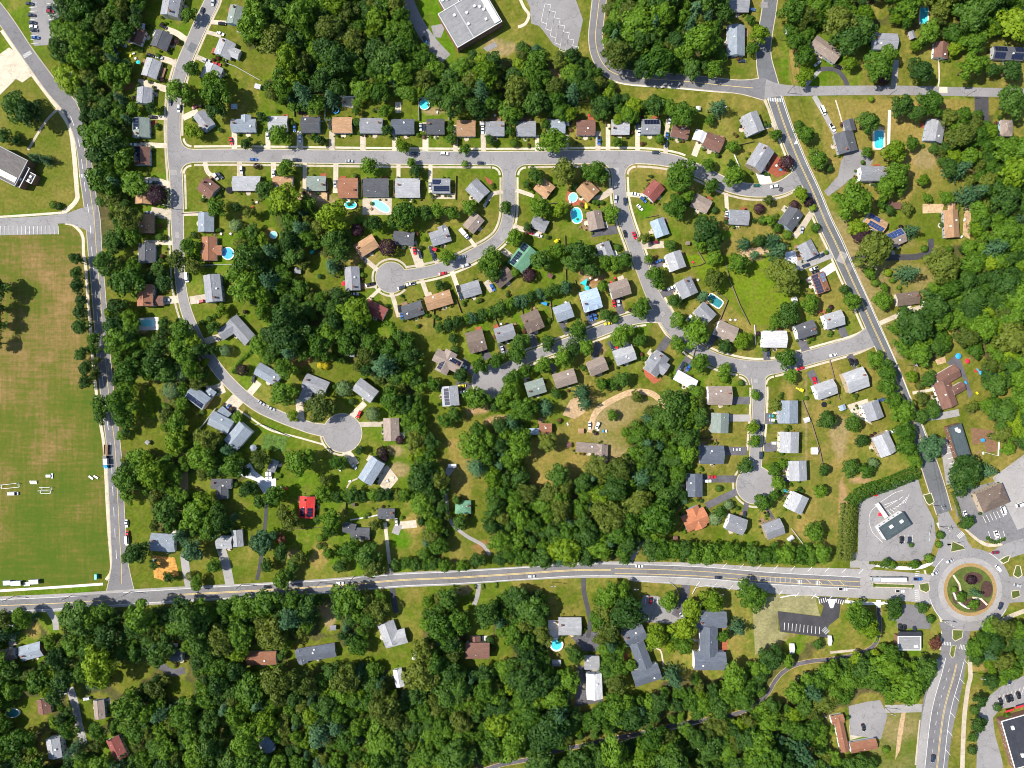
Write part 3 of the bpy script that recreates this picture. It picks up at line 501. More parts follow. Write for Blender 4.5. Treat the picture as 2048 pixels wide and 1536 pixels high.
for k, x, y, wx, wy, a, m in (('middle', 1233, 341, 9, 11, 0, 'asphalt_pale'), ('long', 1562, 379, 8, 9, 20, 'asphalt_dark'), ('left', 347, 345, 14, 10, 0, 'asphalt_pale'), ('left', 355, 470, 8, 12, 0, 'asphalt_pale'), ('middle', 1325, 628, 8, 9, 45, 'asphalt_pale'), ('southcourt', 1511, 762, 8, 7, 0, 'asphalt_pale'), ('middle', 1490, 733, 7, 6, 0, 'asphalt_pale'), ('topright', 1886, 180, 17, 12, 0, 'concrete'), ('diagonal', 1684, 515, 16, 22, 25, 'asphalt_pale'), ('diagonal', 1698, 535, 12, 14, 25, 'asphalt_mid'), ('diagonal', 1577, 280, 26, 12, 22, 'asphalt_mid'), ('inner', 1004, 478, 8, 7, 40, 'asphalt_pale'), ('long', 580, 316, 30, 10, 0, 'asphalt_pale'), ('top', 1528, 10, 14, 12, 0, 'asphalt'), ('left', 384, 95, 14, 18, 30, 'asphalt_blue')):
    a = math.radians(a); c, q = math.cos(a), math.sin(a)
    mb = MB(); poly(mb, [(x + c * u * wx / 2 - q * v * wy / 2, y + q * u * wx / 2 + c * v * wy / 2) for u, v in ((-1, -1), (1, -1), (1, 1), (-1, 1))], lay(ZR) + .042); sheet_obj('repair_patch', mb, M[m], ROBJ[k])
# ------------------------------------------------------------------ buildings: row x y ridge-length width angle roof storeys flags   (+ = wing of the last one)
ROWS = {'A': ('above the long street', 'x'), 'B': ('below the long street', 'x'), 'LW': ('left of the left street', 'y'), 'LE': ('right of the left street', 'y'),
        'BC': ('by the lower left cul-de-sac', 'x'), 'IN': ('along the curved inner street', 'x'), 'MC': ('by the tree-lined court', 'x'), 'ME': ('right of the middle street', 'y'), 'MW': ('left of the middle street', 'y'),
        'SC': ('by the lower right court', 'y'), 'DW': ('left of the diagonal road', 'y'), 'DE': ('right of the diagonal road', 'y'), 'TR': ('around the upper crossroads', 'x'), 'BZ': ('near the roundabout', 'x'),
        'NM': ('above the main road', 'x'), 'SM': ('below the main road', 'x'), 'ME2': ('around the central meadow', 'x')}
HS = """LW 340 6 48 36 100 g2 2
LW 274 71 32 25 110 br 1
LW 321 78 35 35 112 g3 1
LW 301 135 37 32 108 g1 1 deckL
LW 287 190 33 31 94 g2 1
LW 280 254 39 34 90 sg 1 sD:.02,.62,.1,.95
LW 282 311 37 33 90 br 1 blue sD:.03,.85,.1,.95
LW 286 387 40 33 92 tan 1
LW 291 447 38 31 90 tan 1
LW 292 506 39 34 90 g3 1 blue
LW 288 590 44 32 90 rb 2
+ 316 601 20 20 0 br 1
LE 470 29 38 31 103 sg 1
LE 448 95 34 35 112 g1 1
+ 466 104 26 20 22 g1 1
LE 422 143 32 37 112 g1 1
LE 407 240 38 27 52 g2 1 blue
LE 410 444 39 32 90 gb 1
LE 417 497 48 30 90 rb 1
+ 431 500 24 20 0 rb 1
LE 424 576 55 34 84 g2 2 blue
LE 480 660 58 30 48 g2 1
+ 452 662 32 24 -33 g2 1
LE 535 749 52 27 30 gb 1
LE 630 770 50 32 22 g2 1
+ 612 787 34 22 112 g2 1
A 486 250 50 27 0 gb 1
+ 491 238 18 20 90 gb 1
A 555 246 39 31 0 g1 1
A 620 248 38 32 0 g3 1 blue
A 684 249 40 32 0 tan 1
A 742 250 46 31 0 g2 1
A 805 252 47 30 0 cb 1 blue
A 871 252 36 31 0 g3 1
A 932 255 38 33 0 tan 1
A 990 256 38 30 0 g2 1 deckU
A 1052 256 40 31 0 g2 1 deckU
A 1112 251 38 29 0 gb 1
A 1172 254 38 31 0 br 1
A 1241 253 37 31 0 g1 1
A 1302 252 38 31 0 g2 1 blue sU:.15,.95,.15,.8
A 1361 263 36 24 12 br 1
B 415 375 34 33 38 br 1
B 492 366 56 30 0 g1 1
B 565 366 41 29 0 tan 1
B 632 366 39 30 0 sg 1
B 695 375 40 40 0 rb 1
B 751 374 51 37 0 g3 1
B 815 375 50 39 0 g1 1
B 882 371 37 30 0 g2 1 sU:.03,.5,.15,.9 sD:.1,.95,.25,.9
B 955 380 38 33 45 g2 1 cream
B 1089 375 33 31 38 tan 1
B 1176 380 35 33 45 tan 1
IN 947 445 36 28 130 tp 1
IN 807 476 42 27 5 g3 1 blue
IN 880 473 40 29 162 g2 1
+ 886 461 20 18 72 g2 1
IN 1079 447 33 26 25 g2 1
IN 1046 515 52 39 128 gr 1 sU:.03,.6,.2,.75 sU:.68,.98,.2,.75
IN 1006 554 40 27 139 bk 1
IN 942 578 38 29 163 g2 1
IN 877 600 54 29 163 tan 1
IN 825 620 42 29 162 g3 1
IN 732 491 44 30 148 tan 1
IN 704 557 48 30 87 g2 1
IN 750 619 46 27 27 rd 1
MW 1191 440 38 31 78 tp 1
MW 1211 501 34 28 70 g1 1
ME 1308 381 36 30 130 rd 1
ME 1320 455 36 29 70 lb 1
ME 1352 521 36 33 70 g1 2
ME 1374 575 36 35 65 g2 2
ME 1411 626 36 30 45 g2 2
ME 1454 662 42 31 24 tp 2
ME 1404 406 36 28 28 tp 1
DW 1428 283 38 31 22 br 1
DW 1507 245 42 34 68 g1 2
DW 1522 314 50 36 122 g2 2
DW 1479 434 40 30 3 g2 1
DW 1583 436 42 34 125 g3 1
DW 1618 499 34 30 62 g2 1
DW 1642 565 40 28 70 rb 1 solarpale sU:.05,.5,.1,.9 sD:.02,.98,.1,.9
DW 1670 639 38 31 163 g1 2
DW 1613 659 40 30 163 g3 2
DW 1551 678 48 34 0 wh 2
DW 1653 779 42 31 160 g1 2
DW 1714 760 44 42 160 g1 2
DW 1748 822 36 34 70 g2 2
DW 1771 889 44 35 65 g1 2
DE 1693 283 42 40 75 g3 1
+ 1700 250 24 22 75 g3 1
DE 1748 346 52 29 0 g2 2
DE 1753 445 44 26 30 tan 1 solarblue sU:.05,.6,.1,.9 sD:.2,.95,.1,.8
DE 1795 475 34 30 155 tp 1 solarblue sU:.05,.95,.05,.9
DE 1905 447 56 30 86 tan 1
DE 1817 597 46 26 172 bk 1
DE 1893 788 56 34 70 br 1
+ 1897 752 48 28 150 br 1
+ 1918 777 26 18 150 br 1
TR 1473 79 61 36 90 gb 1
TR 1478 4 42 37 0 g2 1
TR 1653 97 62 28 35 tp 1
TR 1771 81 52 33 2 g2 1
TR 1884 99 32 29 95 br 1
TR 2018 105 62 27 3 g3 1 sU:.05,.45,.1,.9 sD:.05,.4,.1,.9 sD:.6,.98,.1,.9 sU:.7,.98,.1,.9
TR 1872 261 44 37 100 g2 1
TR 2015 255 33 25 90 tp 1 h
BC 394 795 44 30 37 gb 2 sD:.05,.95,.15,.85
+ 418 787 22 20 -53 gb 1
BC 440 846 46 30 28 gb 2
+ 475 872 48 34 130 gb 2
+ 446 828 24 22 40 gb 1
BC 730 781 46 30 37 g1 2
BC 782 859 46 32 88 tp 1
BC 742 942 52 32 122 gb 2
MC 895 722 58 27 28 tp 2 sU:.55,.95,.2,.85
+ 892 724 48 26 118 tp 2 sU:.1,.5,.15,.85
MC 900 792 40 34 85 g1 2 sD:.1,.95,.3,.9
MC 952 682 36 42 165 bk 2 dm
MC 1010 666 40 30 163 g2 2
MC 1065 642 37 39 157 bk 2 dm
MC 1127 624 36 32 160 gb 2
MC 1182 599 38 41 163 lb 2 dm
MC 1240 577 40 33 162 tp 2
MC 1071 775 39 30 163 sg 2
MC 1130 757 45 30 163 tp 2
MC 1195 732 38 31 157 tp 2
MC 1250 710 41 32 160 g1 2
MC 1314 727 46 32 125 g2 2
+ 1316 728 44 26 35 g2 2
SC 1372 760 46 22 29 wh 1
SC 1441 791 48 38 0 tp 2
SC 1441 846 40 35 92 sg 2
SC 1425 910 48 37 0 cb 2
SC 1390 971 46 32 90 cb 2
SC 1392 1040 50 34 155 org 1
+ 1394 1036 46 26 65 org 1
SC 1474 1050 38 33 20 g2 2
SC 1549 1059 38 33 160 g2 2
SC 1596 1007 37 35 115 g1 2
SC 1597 942 40 36 88 g1 2
SC 1580 885 42 38 92 g1 2
SC 1578 824 46 39 90 gb 2
BZ 1921 885 72 27 73 tq 1 flat
BZ 1988 997 58 42 157 bk 2 h
BZ 1791 1053 58 30 147 tq 1 flat
BZ 1820 1287 46 28 0 fl 1 flat brick
BZ 1684 1470 70 18 78 rb 1
+ 1728 1493 54 22 170 rb 1
+ 1676 1440 26 18 168 rb 1
BZ 2050 1484 100 64 74 dk 1 flat brick
SM 1270 1272 45 32 155 cb 2
+ 1283 1312 56 30 70 cb 2
+ 1294 1352 56 32 162 cb 2
SM 1424 1241 60 33 0 cb 2
+ 1419 1284 60 36 90 cb 2
+ 1421 1324 64 36 0 cb 2
SM 1189 1374 52 32 88 wh 2
SM 1184 1327 30 28 0 g1 1
SM 1140 1254 46 36 0 g1 1
SM 955 1303 48 32 0 br 2
+ 950 1283 20 22 90 br 1
SM 522 1318 60 27 -2 rb 1
SM 632 1307 78 28 171 cb 1
+ 602 1314 30 20 75 cb 1
SM 778 1268 46 34 70 g1 1
+ 790 1278 46 30 165 g1 1
SM 797 1357 36 18 80 wh 1
SM 532 1491 32 28 75 lb 1
SM 10 1311 40 22 170 tp 1
SM 60 1304 44 30 165 gb 1
SM 86 1414 30 26 80 br 1
SM 197 1420 38 22 85 tp 1
SM 106 1498 40 28 82 g1 2
SM 232 1498 46 28 65 rd 1
SM 352 1312 26 24 0 g3 1
NM 442 968 41 20 0 g3 1
+ 443 985 26 24 90 g3 1
NM 545 932 24 16 110 g2 1
NM 613 1015 44 31 93 red 1 sU:.08,.48,.2,.85 sD:.08,.48,.2,.85
NM 772 1028 34 21 0 g3 1 dm3
NM 720 1068 38 24 0 g3 1
+ 698 1057 26 20 10 g3 1
NM 447 1085 32 26 0 g1 1
+ 474 1077 34 22 85 g1 1
NM 324 1086 50 36 3 gb 1
ME2 926 1015 32 27 0 gr 1 h
ME2 1180 896 56 20 5 tp 1
+ 1203 908 38 26 92 tp 1
ME2 1091 858 26 22 0 rb 1
+ 1068 863 22 13 0 lb 1"""
SHEDS = """1825 69 16 12 70 g2;1791 410 24 14 8 br;1905 414 20 14 90 tan;595 541 13 12 5 g1;1100 551 11 9 30 br;1162 862 11 10 0 tan;1137 890 12 10 0 br;1614 840 12 10 -20 wh;1630 902 13 14 0 wh;1686 815 11 13 70 lb;1113 1327 18 13 0 g1;829 1314 12 8 110 wh;666 1256 12 10 0 g2;1582 1078 14 9 140 wh;284 52 12 10 100 wh;1397 216 8 9 90 wh;964 246 9 8 0 wh;904 932 17 8 0 wh;1351 1077 9 8 0 br;294 885 8 8 40 g1;515 172 12 10 15 wh;702 708 14 11 5 g2;1135 247 8 7 90 wh;1590 600 10 12 160 wh;1585 1298 9 20 0 wh;706 1010 7 7 0 bk;1401 272 22 26 112 wh;1661 1282 6 20 0 wh;1855 606 14 14 20 tan;468 212 12 10 0 lb;1376 486 8 7 0 tp"""
WOODS = {  # name: polygons (pixels), density spacing, palette
 'along the school road': ["100 -60,300 -60,284 30,262 55,256 85,238 105,258 130,250 165,235 190,258 215,254 240,252 265,252 300,250 340,262 360,262 430,264 470,240 500,203 500,195 450,187 400,181 330,172 290,160 250,145 220,134 180,124 120,112 50", "212 522,300 530,345 540,330 572,215 575", "186 592,262 605,262 640,280 655,345 648,405 680,418 715,408 765,372 772,362 835,372 880,345 890,320 840,318 770,300 752,256 760,252 880,210 872,196 830,190 740,186 680", "216 905,300 900,345 918,392 870,450 878,485 925,508 950,480 962,380 945,345 985,310 975,280 1005,240 995,220 960", "300 1000,360 985,430 1005,470 1040,440 1060,360 1075,310 1060"],
 'between the left street and the school': ["505 -60,800 -60,812 40,856 102,905 130,955 105,1000 120,1040 88,1100 100,1150 110,1180 128,1222 162,1240 188,1262 205,1285 222,1200 232,1130 238,1080 225,990 222,900 212,882 192,830 186,700 188,650 196,600 225,540 190,512 150,498 100,486 50"],
 'inside the upper curving road': ["1214 -60,1438 -60,1452 40,1452 110,1430 138,1380 143,1290 138,1242 128,1218 100,1212 60"],
 'at the top right corner': ["1566 -60,2110 -60,2110 62,2000 90,1975 62,1950 100,1905 70,1860 78,1830 100,1810 60,1800 40,1740 62,1700 100,1640 70,1600 130,1580 60"],
 'along the right edge': ["1880 225,1985 232,1992 262,2020 280,2110 290,2110 770,1985 775,1930 700,1905 640,1890 600,1880 560,1855 520,1900 494,1950 480,1945 400,1935 340,1875 330,1862 280", "1925 815,2110 780,2110 880,2010 905,1998 850,1950 838", "1800 640,1880 600,1905 690,1850 735,1800 690"],
 'in the middle of the neighbourhood': ["462 545,520 532,570 550,640 560,690 590,725 640,752 690,800 690,825 740,800 790,760 765,700 725,640 720,600 705,560 720,522 712,512 688,545 640,505 600", "545 420,610 405,650 420,700 470,690 540,640 535,560 545,490 525,480 485,560 470", "800 650,835 700,845 800,860 880,880 950,895 1050,880 1130,850 1120,840 1000,820 900,810 800", "485 480,560 470,600 500,560 540,480 520"],
 'south of the central meadow': ["985 850,1040 838,1062 880,1020 905,1055 960,1075 990,1130 975,1190 935,1225 945,1262 900,1242 850,1330 800,1400 768,1402 840,1388 920,1362 960,1372 1000,1335 1050,1298 1090,1268 1120,1180 1122,1080 1138,1005 1110,975 1040,985 1010,1040 1000,1020 950,985 900", "930 885,960 860,1000 870,1030 910,1060 965,1078 1000,1060 1020,1000 1010,985 960,955 940", "1196 1180,1262 1180,1262 1215,1250 1250,1232 1300,1236 1370,1212 1370,1205 1300"],
 'below the main road': ["-60 1240,130 1230,250 1222,340 1215,400 1208,640 1195,765 1190,775 1240,740 1300,700 1290,660 1310,660 1330,830 1340,845 1300,850 1200,935 1180,935 1320,985 1330,985 1230,1010 1180,1090 1185,1090 1330,1140 1340,1150 1420,1230 1420,1230 1460,1100 1500,940 1545,-60 1600", "1200 1190,1260 1190,1262 1250,1230 1400,1300 1400,1310 1365,1480 1345,1520 1330,1560 1300,1640 1280,1655 1300,1560 1340,1510 1405,1300 1455,1215 1470,1215 1400,1200 1260", "1080 1520,1400 1450,1520 1415,1600 1360,1680 1325,1780 1290,1862 1290,1862 1395,1780 1400,1680 1425,1650 1470,1700 1560,1040 1600", "1940 1290,1990 1255,2110 1225,2110 1330,2000 1345,1955 1345"]}
CLEAR = """60 1430 40;100 1480 20;197 1418 38;232 1498 36;106 1498 34;86 1414 26;25 1426 16;60 1304 34;12 1310 24;352 1335 30;360 1385 30;250 1355 35;290 1340 20;522 1318 34;610 1310 38;655 1305 34;660 1250 24;650 1220 18;780 1275 48;800 1320 24;797 1357 26;955 1305 40;1000 1300 30;940 1210 30;532 1491 22;800 1215 26;1150 1250 50;1120 1290 26;1115 1330 16;1184 1330 26;1189 1374 34;1165 1400 26;1270 1275 30;1283 1312 34;1295 1352 36;1424 1245 38;1420 1285 40;1421 1324 40;1330 1310 20;1455 1300 30;1520 1260 30;1600 1230 60;1590 1290 24;100 1240 24;110 1260 20;60 1265 24;30 1280 20;150 1400 20;165 1450 18;170 1480 16;148 1380 18;280 1000 20;370 960 16;442 975 30;1771 81 34;1825 69 14;1848 30 24;1884 99 26;2018 105 40;1900 40 14;1653 97 36;1760 20 22;1985 90 20;1872 261 28;2015 255 26;1700 960 10;890 722 40;900 792 28;870 770 10;702 708 10;595 541 14;618 540 18;547 470 20;540 455 16;640 545 40;668 560 20;704 557 30;615 505 12;820 650 16;1091 858 24;1075 863 18;930 870 10;905 932 12;1100 110 14;1020 110 16;1005 95 20;1110 150 14;1840 1287 30;1820 1287 32;1850 1250 18;1735 1245 26;1728 1480 50;1690 1450 40;1740 1420 40;1380 1430 10;1560 1395 14;1640 1310 16;600 560 12;287 190 28;274 71 22;301 135 28;280 254 26;282 311 26;286 387 24;291 447 22;292 506 26;270 170 14;245 92 14;290 540 8;285 820 10;290 875 34;310 800 18;330 770 14;475 690 14;1875 345 14;1960 300 10;1900 660 12;1930 700 14;1960 725 14;1920 710 20;1960 850 30;540 40 8;572 60 8;1170 215 20;1130 205 10;520 130 40;500 165 30;1955 1345 18;296 648 28;1283 1095 14;1270 1105 12;1180 865 14;1190 832 14;1205 812 14;1235 795 12;1265 786 12;1300 788 12;1322 804 12;1240 830 30;1215 860 30;1275 820 22"""
CLEAR += ''.join(f';{q[0]:.0f} {q[1]:.0f} 8' for q in tr[::5] if q[0] > 1150)
# ------------------------------------------------------------------ ground: one sheet to the horizon, colours of lawn, dry grass, soil per lot
houses = []
for ln in HS.split('\n'):
    t = ln.split(); wing = t[0] == '+'; row = None if wing else t[0]
    x, y, L, W, a = map(float, t[1:6]); a = a - 180 if a > 90 else a
    d = dict(row=row, x=x, y=y, L=L, W=W, a=a, roof=t[6], st=int(t[7]), fl=t[8:], wings=[])
    if wing: houses[-1]['wings'].append(d)
    else: houses.append(d)
gx = np.concatenate([[-16000, -6000, -2500, -900, -400], np.arange(-160, 2209, 4), [2450, 2950, 4500, 8000, 18000]])
gy = np.concatenate([[-16000, -6000, -2500, -900, -400], np.arange(-160, 1697, 4), [1940, 2440, 4000, 7500, 17500]])
GX, GY = np.meshgrid(gx, gy); px, py = GX.ravel(), GY.ravel(); NV = px.size
def wav(f, seed, oct=5):
    r = np.random.default_rng(seed); o = np.zeros(NV)
    for k in range(oct):
        for j in range(4):
            a = r.uniform(0, 2 * math.pi); q = f * (1.9 ** k) * r.uniform(.7, 1.3)
            o += np.sin((px * math.cos(a) + py * math.sin(a)) * q + r.uniform(0, 6.28) + 1.5 * np.sin(py * q * .6 + k)) / (1.6 ** k)
    return o / 6
n1, n2, n3, n4 = wav(.02, 1), wav(.05, 2), wav(.11, 3), wav(.26, 4, 3)
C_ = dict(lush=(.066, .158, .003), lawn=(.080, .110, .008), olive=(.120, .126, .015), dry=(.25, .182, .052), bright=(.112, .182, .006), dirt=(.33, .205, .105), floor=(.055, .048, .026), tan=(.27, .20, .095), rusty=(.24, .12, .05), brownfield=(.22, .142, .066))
C_ = {k: np.array(v) for k, v in C_.items()}
def mixc(a, b, t): return a + (b - a) * t[:, None]
hx = np.array([h['x'] for h in houses]); hy = np.array([h['y'] for h in houses])
best = np.full(NV, 1e18); who = np.zeros(NV, int)
for i in range(len(houses)):
    d = (px - hx[i]) ** 2 + (py - hy[i]) ** 2; mk = d < best; best[mk] = d[mk]; who[mk] = i
tone = rng.uniform(0, 1, len(houses)); dryness = np.clip((hx - 800) / 1900, 0, .42) + rng.uniform(-.14, .22, len(houses)) + np.where(hy > 1150, .05, 0)
col = mixc(np.tile(C_['lawn'], (NV, 1)), C_['lush'], np.clip(tone[who] * 1.1 - .4 + n2 * .35, 0, 1))
col = mixc(col, C_['olive'], np.clip(n1 * .6 + .3, 0, .8))
col = mixc(col, C_['dry'], np.clip(dryness[who] * .75 + n1 * .3 + n2 * .2 + n3 * .35 + n4 * .2 - .02, 0, .92))
col *= (1 + .16 * n4 + .10 * n2)[:, None]
def inpoly(s):
    pts = R(s) if isinstance(s, str) else s; c = np.zeros(NV, bool)
    for (x0, y0), (x1, y1) in zip(pts, pts[1:] + pts[:1]):
        if y0 != y1: c ^= ((y0 > py) != (y1 > py)) & (px < (x1 - x0) * (py - y0) / (y1 - y0) + x0)
    return c
def area(s, base, v1=None, t=None, also=None):
    global col
    m = inpoly(s); c = np.tile(C_[base], (NV, 1))
    if v1: c = mixc(c, C_[v1], np.clip(t, 0, 1))
    col = np.where(m[:, None], c, col)
area("-200 470,165 478,175 560,185 700,205 870,215 1000,222 1140,205 1168,-200 1185", 'lawn', 'brownfield', np.clip(.72 - np.abs(py - 625) / 330 + n1 * .55 + n2 * .5 + n3 * .3 + .16 * np.sin(py * .42 + px * .03) + .12 * np.sin(px * .5) + np.clip((px - 40) / 400, -.3, .2), 0, .95))
m = inpoly("-200 470,165 478,175 560,185 700,205 870,215 1000,222 1140,205 1168,-200 1185")
col = np.where((m & (py > 775))[:, None], mixc(mixc(np.tile(C_['lawn'], (NV, 1)), C_['olive'], np.clip(n2 + .5, 0, 1)), C_['dry'], np.clip(n1 * .5 + n3 * .4 + .30 + .12 * np.sin(py * .45) + .08 * np.sin(px * .5 + py * .05) - (py - 800) / 1400, 0, .8)), col)
area("0 150,60 130,140 260,152 400,60 425,-200 440,-200 120", 'lawn', 'dry', n1 * .4 + n2 * .3 + .25)
area("66 105,126 94,137 160,125 174,112 168", 'lawn', 'dry', n1 * .3 + .15)
area("950 895,1040 880,1060 960,1130 970,1200 920,1230 870,1240 800,1180 790,1130 850,1060 880", 'olive', 'dry', n1 * .6 + n2 * .4 + .55)
area("1180 880,1200 812,1262 790,1330 810,1240 860,1262 905,1220 940,1190 930", 'olive', 'tan', n2 * .6 + n1 * .4 + .6)
area("1355 510,1470 510,1550 490,1580 600,1560 650,1500 650,1450 600", 'bright', 'olive', n1 * .5 + n2 * .4 + .3)
area("1640 720,1700 900,1700 1120,1640 1100,1620 960,1600 760", 'lawn', 'dry', n1 * .6 + n2 * .5 + n3 * .4 + .4)
area("895 880,945 880,940 1000,905 1000", 'olive', 'dry', n2 * .5 + .6)
area("890 1060,1000 1000,1005 1110,900 1135", 'lawn', 'dry', n2 * .6 + n1 * .3 + .42)
area("1640 190,1720 200,2000 200,1990 230,1860 240,1840 300,1870 330,1860 420,1700 420,1650 330", 'olive', 'dry', n1 * .6 + n2 * .3 + .62)
area("1620 400,1700 440,1900 500,1880 640,1790 700,1740 600", 'olive', 'tan', n2 * .5 + n1 * .4 + .55)
area("1850 390,1900 340,1860 320,1810 420,1830 480,1900 495", 'lawn', 'dry', n1 * .5 + .35)
area("1505 1205,1552 1190,1630 1192,1640 1232,1556 1222,1556 1262,1600 1268,1510 1310", 'olive', 'tan', .55 + .35 * np.sin(px * .55 + py * .12) + n3 * .5)
area("1760 1425,1850 1420,1835 1560,1760 1560,1745 1500", 'lawn', 'tan', n2 * .6 + .3)
BL = """730 520 30 18 dry;1185 560 26 16 dirt;640 400 26 16 tan;620 385 20 12 dirt;870 222 26 9 tan;1000 95 30 16 tan;1105 150 22 14 dirt;1130 160 12 14 dirt;700 550 10 8 lush;990 840 26 10 dirt;960 820 22 10 dirt;1085 970 30 18 dry;1200 955 16 12 dirt;1070 985 18 10 dirt;1690 1060 5 70 dirt;1683 1000 5 50 dirt;1720 960 22 8 dirt;1610 1060 20 20 dry;1330 340 26 12 dry;1250 335 26 12 dry;1300 690 16 14 olive;1195 700 18 14 dirt;1160 690 16 10 dry;1195 620 12 10 dry;1240 610 12 12 dry;870 1000 12 10 dry;830 1050 24 20 dry;800 1080 20 20 lush;760 1150 40 6 dirt;640 1110 20 30 dry;1890 1380 30 10 dry;1800 240 20 30 dry;1850 320 20 20 tan;1600 350 10 20 olive;1290 420 20 16 lush;1430 470 30 12 lush;660 1230 12 30 tan;645 1220 10 14 dirt;590 1110 16 10 tan;600 720 20 12 rusty;1100 1200 20 10 dry;1130 1190 30 20 lawn;930 1180 18 10 tan;250 170 20 10 rusty;960 1095 18 14 rusty;1000 560 20 10 lawn;1000 1060 12 20 tan;1650 450 12 40 tan;1700 560 12 40 tan;1735 620 10 30 tan;1590 120 12 50 dry;1610 230 16 30 olive;1470 140 24 12 lawn;1870 1370 40 12 dry;1965 1335 30 8 dry;540 470 16 14 dry;800 940 20 14 tan;790 900 16 12 tan;870 965 16 12 dry;1265 1130 8 6 lush;280 660 14 8 dirt;310 715 30 8 dirt;1700 860 26 40 dry;1680 870 20 40 tan;1190 560 14 8 rusty;1165 545 10 8 dirt;1500 515 30 10 dirt;1730 700 20 10 olive;1800 700 14 20 tan;1895 640 20 12 dirt;1990 640 8 8 rusty;720 1260 16 20 dry;265 1280 16 10 rusty;65 1260 18 16 dry;280 1480 20 20 dry;230 1350 20 10 olive;1580 760 5 60 dry;1612 820 4 80 tan"""
for t in BL.split(';'):
    a = t.split(); x, y, rx, ry = map(float, a[:4])
    d = ((px - x) / rx) ** 2 + ((py - y) / ry) ** 2
    col = mixc(col, C_[a[4]], np.clip(1.5 - d * 1.1 + n3 * .9 + n2 * .4, 0, .92))
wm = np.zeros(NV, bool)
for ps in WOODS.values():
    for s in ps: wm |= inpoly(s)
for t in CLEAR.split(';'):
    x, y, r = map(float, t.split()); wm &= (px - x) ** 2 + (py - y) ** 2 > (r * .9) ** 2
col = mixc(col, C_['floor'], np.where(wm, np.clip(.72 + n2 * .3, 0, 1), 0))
far = (px < -170) | (px > 2220) | (py < -170) | (py > 1710); col[far] = C_['floor'] * .4 + C_['lawn'] * .6
nx, ny = len(gx), len(gy)
idx = np.arange(NV).reshape(ny, nx)
quads = np.stack([idx[1:, :-1], idx[1:, 1:], idx[:-1, 1:], idx[:-1, :-1]], -1).reshape(-1, 4)
co = np.zeros((NV, 3)); co[:, 0] = (px - CX) * S; co[:, 1] = (CY - py) * S
me = bpy.data.meshes.new('ground'); me.vertices.add(NV); me.vertices.foreach_set('co', co.ravel())
me.loops.add(quads.size); me.loops.foreach_set('vertex_index', quads.ravel().astype(np.int32))
me.polygons.add(len(quads)); me.polygons.foreach_set('loop_start', np.arange(0, quads.size, 4, dtype=np.int32)); me.polygons.foreach_set('loop_total', np.full(len(quads), 4, np.int32))
me.update(calc_edges=True)
at = me.color_attributes.new('soil', 'FLOAT_COLOR', 'POINT'); at.data.foreach_set('color', np.concatenate([np.clip(col, .005, 1), np.ones((NV, 1))], 1).ravel())
gm = bpy.data.materials.new('lawn_and_soil'); gm.use_nodes = True; n, l = gm.node_tree.nodes, gm.node_tree.links
b = n['Principled BSDF']; b.inputs['Roughness'].default_value = .95; b.inputs['Specular IOR Level'].default_value = .1
vc = n.new('ShaderNodeVertexColor'); vc.layer_name = 'soil'; tc = n.new('ShaderNodeTexCoord')
def nzn(s, d):
    k = n.new('ShaderNodeTexNoise'); k.inputs['Scale'].default_value = s; k.inputs['Detail'].default_value = d; k.inputs['Roughness'].default_value = .7; l.new(tc.outputs['Object'], k.inputs['Vector']); return k
k1 = nzn(.55, 8); mr = n.new('ShaderNodeMapRange'); mr.inputs[1].default_value = .25; mr.inputs[2].default_value = .75; mr.inputs[3].default_value = .52; mr.inputs[4].default_value = 1.45; l.new(k1.outputs['Fac'], mr.inputs[0])
mx = n.new('ShaderNodeVectorMath'); mx.operation = 'SCALE'; l.new(vc.outputs[0], mx.inputs[0]); l.new(mr.outputs[0], mx.inputs['Scale'])
k2 = nzn(.13, 7); r2 = n.new('ShaderNodeMapRange'); r2.inputs[1].default_value = .50; r2.inputs[2].default_value = .72; r2.inputs[4].default_value = .62; l.new(k2.outputs['Fac'], r2.inputs[0])
mm0 = n.new('ShaderNodeMix'); mm0.data_type = 'RGBA'; l.new(r2.outputs[0], mm0.inputs[0]); l.new(mx.outputs[0], mm0.inputs[6]); mm0.inputs[7].default_value = (.18, .14, .038, 1)
k3 = nzn(.05, 6); r3 = n.new('ShaderNodeMapRange'); r3.inputs[1].default_value = .5; r3.inputs[2].default_value = .7; r3.inputs[4].default_value = .45; l.new(k3.outputs['Fac'], r3.inputs[0])
mm = n.new('ShaderNodeMix'); mm.data_type = 'RGBA'; l.new(r3.outputs[0], mm.inputs[0]); l.new(mm0.outputs[2], mm.inputs[6]); mm.inputs[7].default_value = (.046, .105, .005, 1)
l.new(mm.outputs[2], b.inputs['Base Color'])
me.materials.append(gm)
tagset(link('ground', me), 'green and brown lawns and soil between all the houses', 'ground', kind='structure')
# ------------------------------------------------------------------ buildings
def empty(name, loc, rz=0):
    o = bpy.data.objects.new(name, None); COL.objects.link(o); o.location = loc; o.rotation_euler = (0, 0, rz); o.empty_display_size = .5; return o
wb = MB(); wb.box(-.55, .55, -.03, .05, -.75, .75, 0); wb.box(-.45, .45, -.055, -.028, -.65, -.03, 1); wb.box(-.45, .45, -.055, -.028, .03, .65, 1)
WIN = wb.build('window', [M['fascia'], M['glass']])
db = MB(); db.box(-.6, .6, -.03, .05, 0, 2.2, 0); db.box(-.46, .46, -.07, -.03, .02, 2.08, 1)
DOOR = db.build('door', [M['fascia'], M['door']])
vb = MB(); vb.cyl(0, 0, -.4, .45, .13, n=8); vb.cyl(0, 0, .45, .55, .2, n=8); VENT = vb.build('roof_vent', M['vent'])
vb = MB(); vb.box(-.4, .4, -.4, .4, -.5, .35); vb.box(-.48, .48, -.48, .48, .35, .45); BOXV = vb.build('roof_vent', M['vent'])
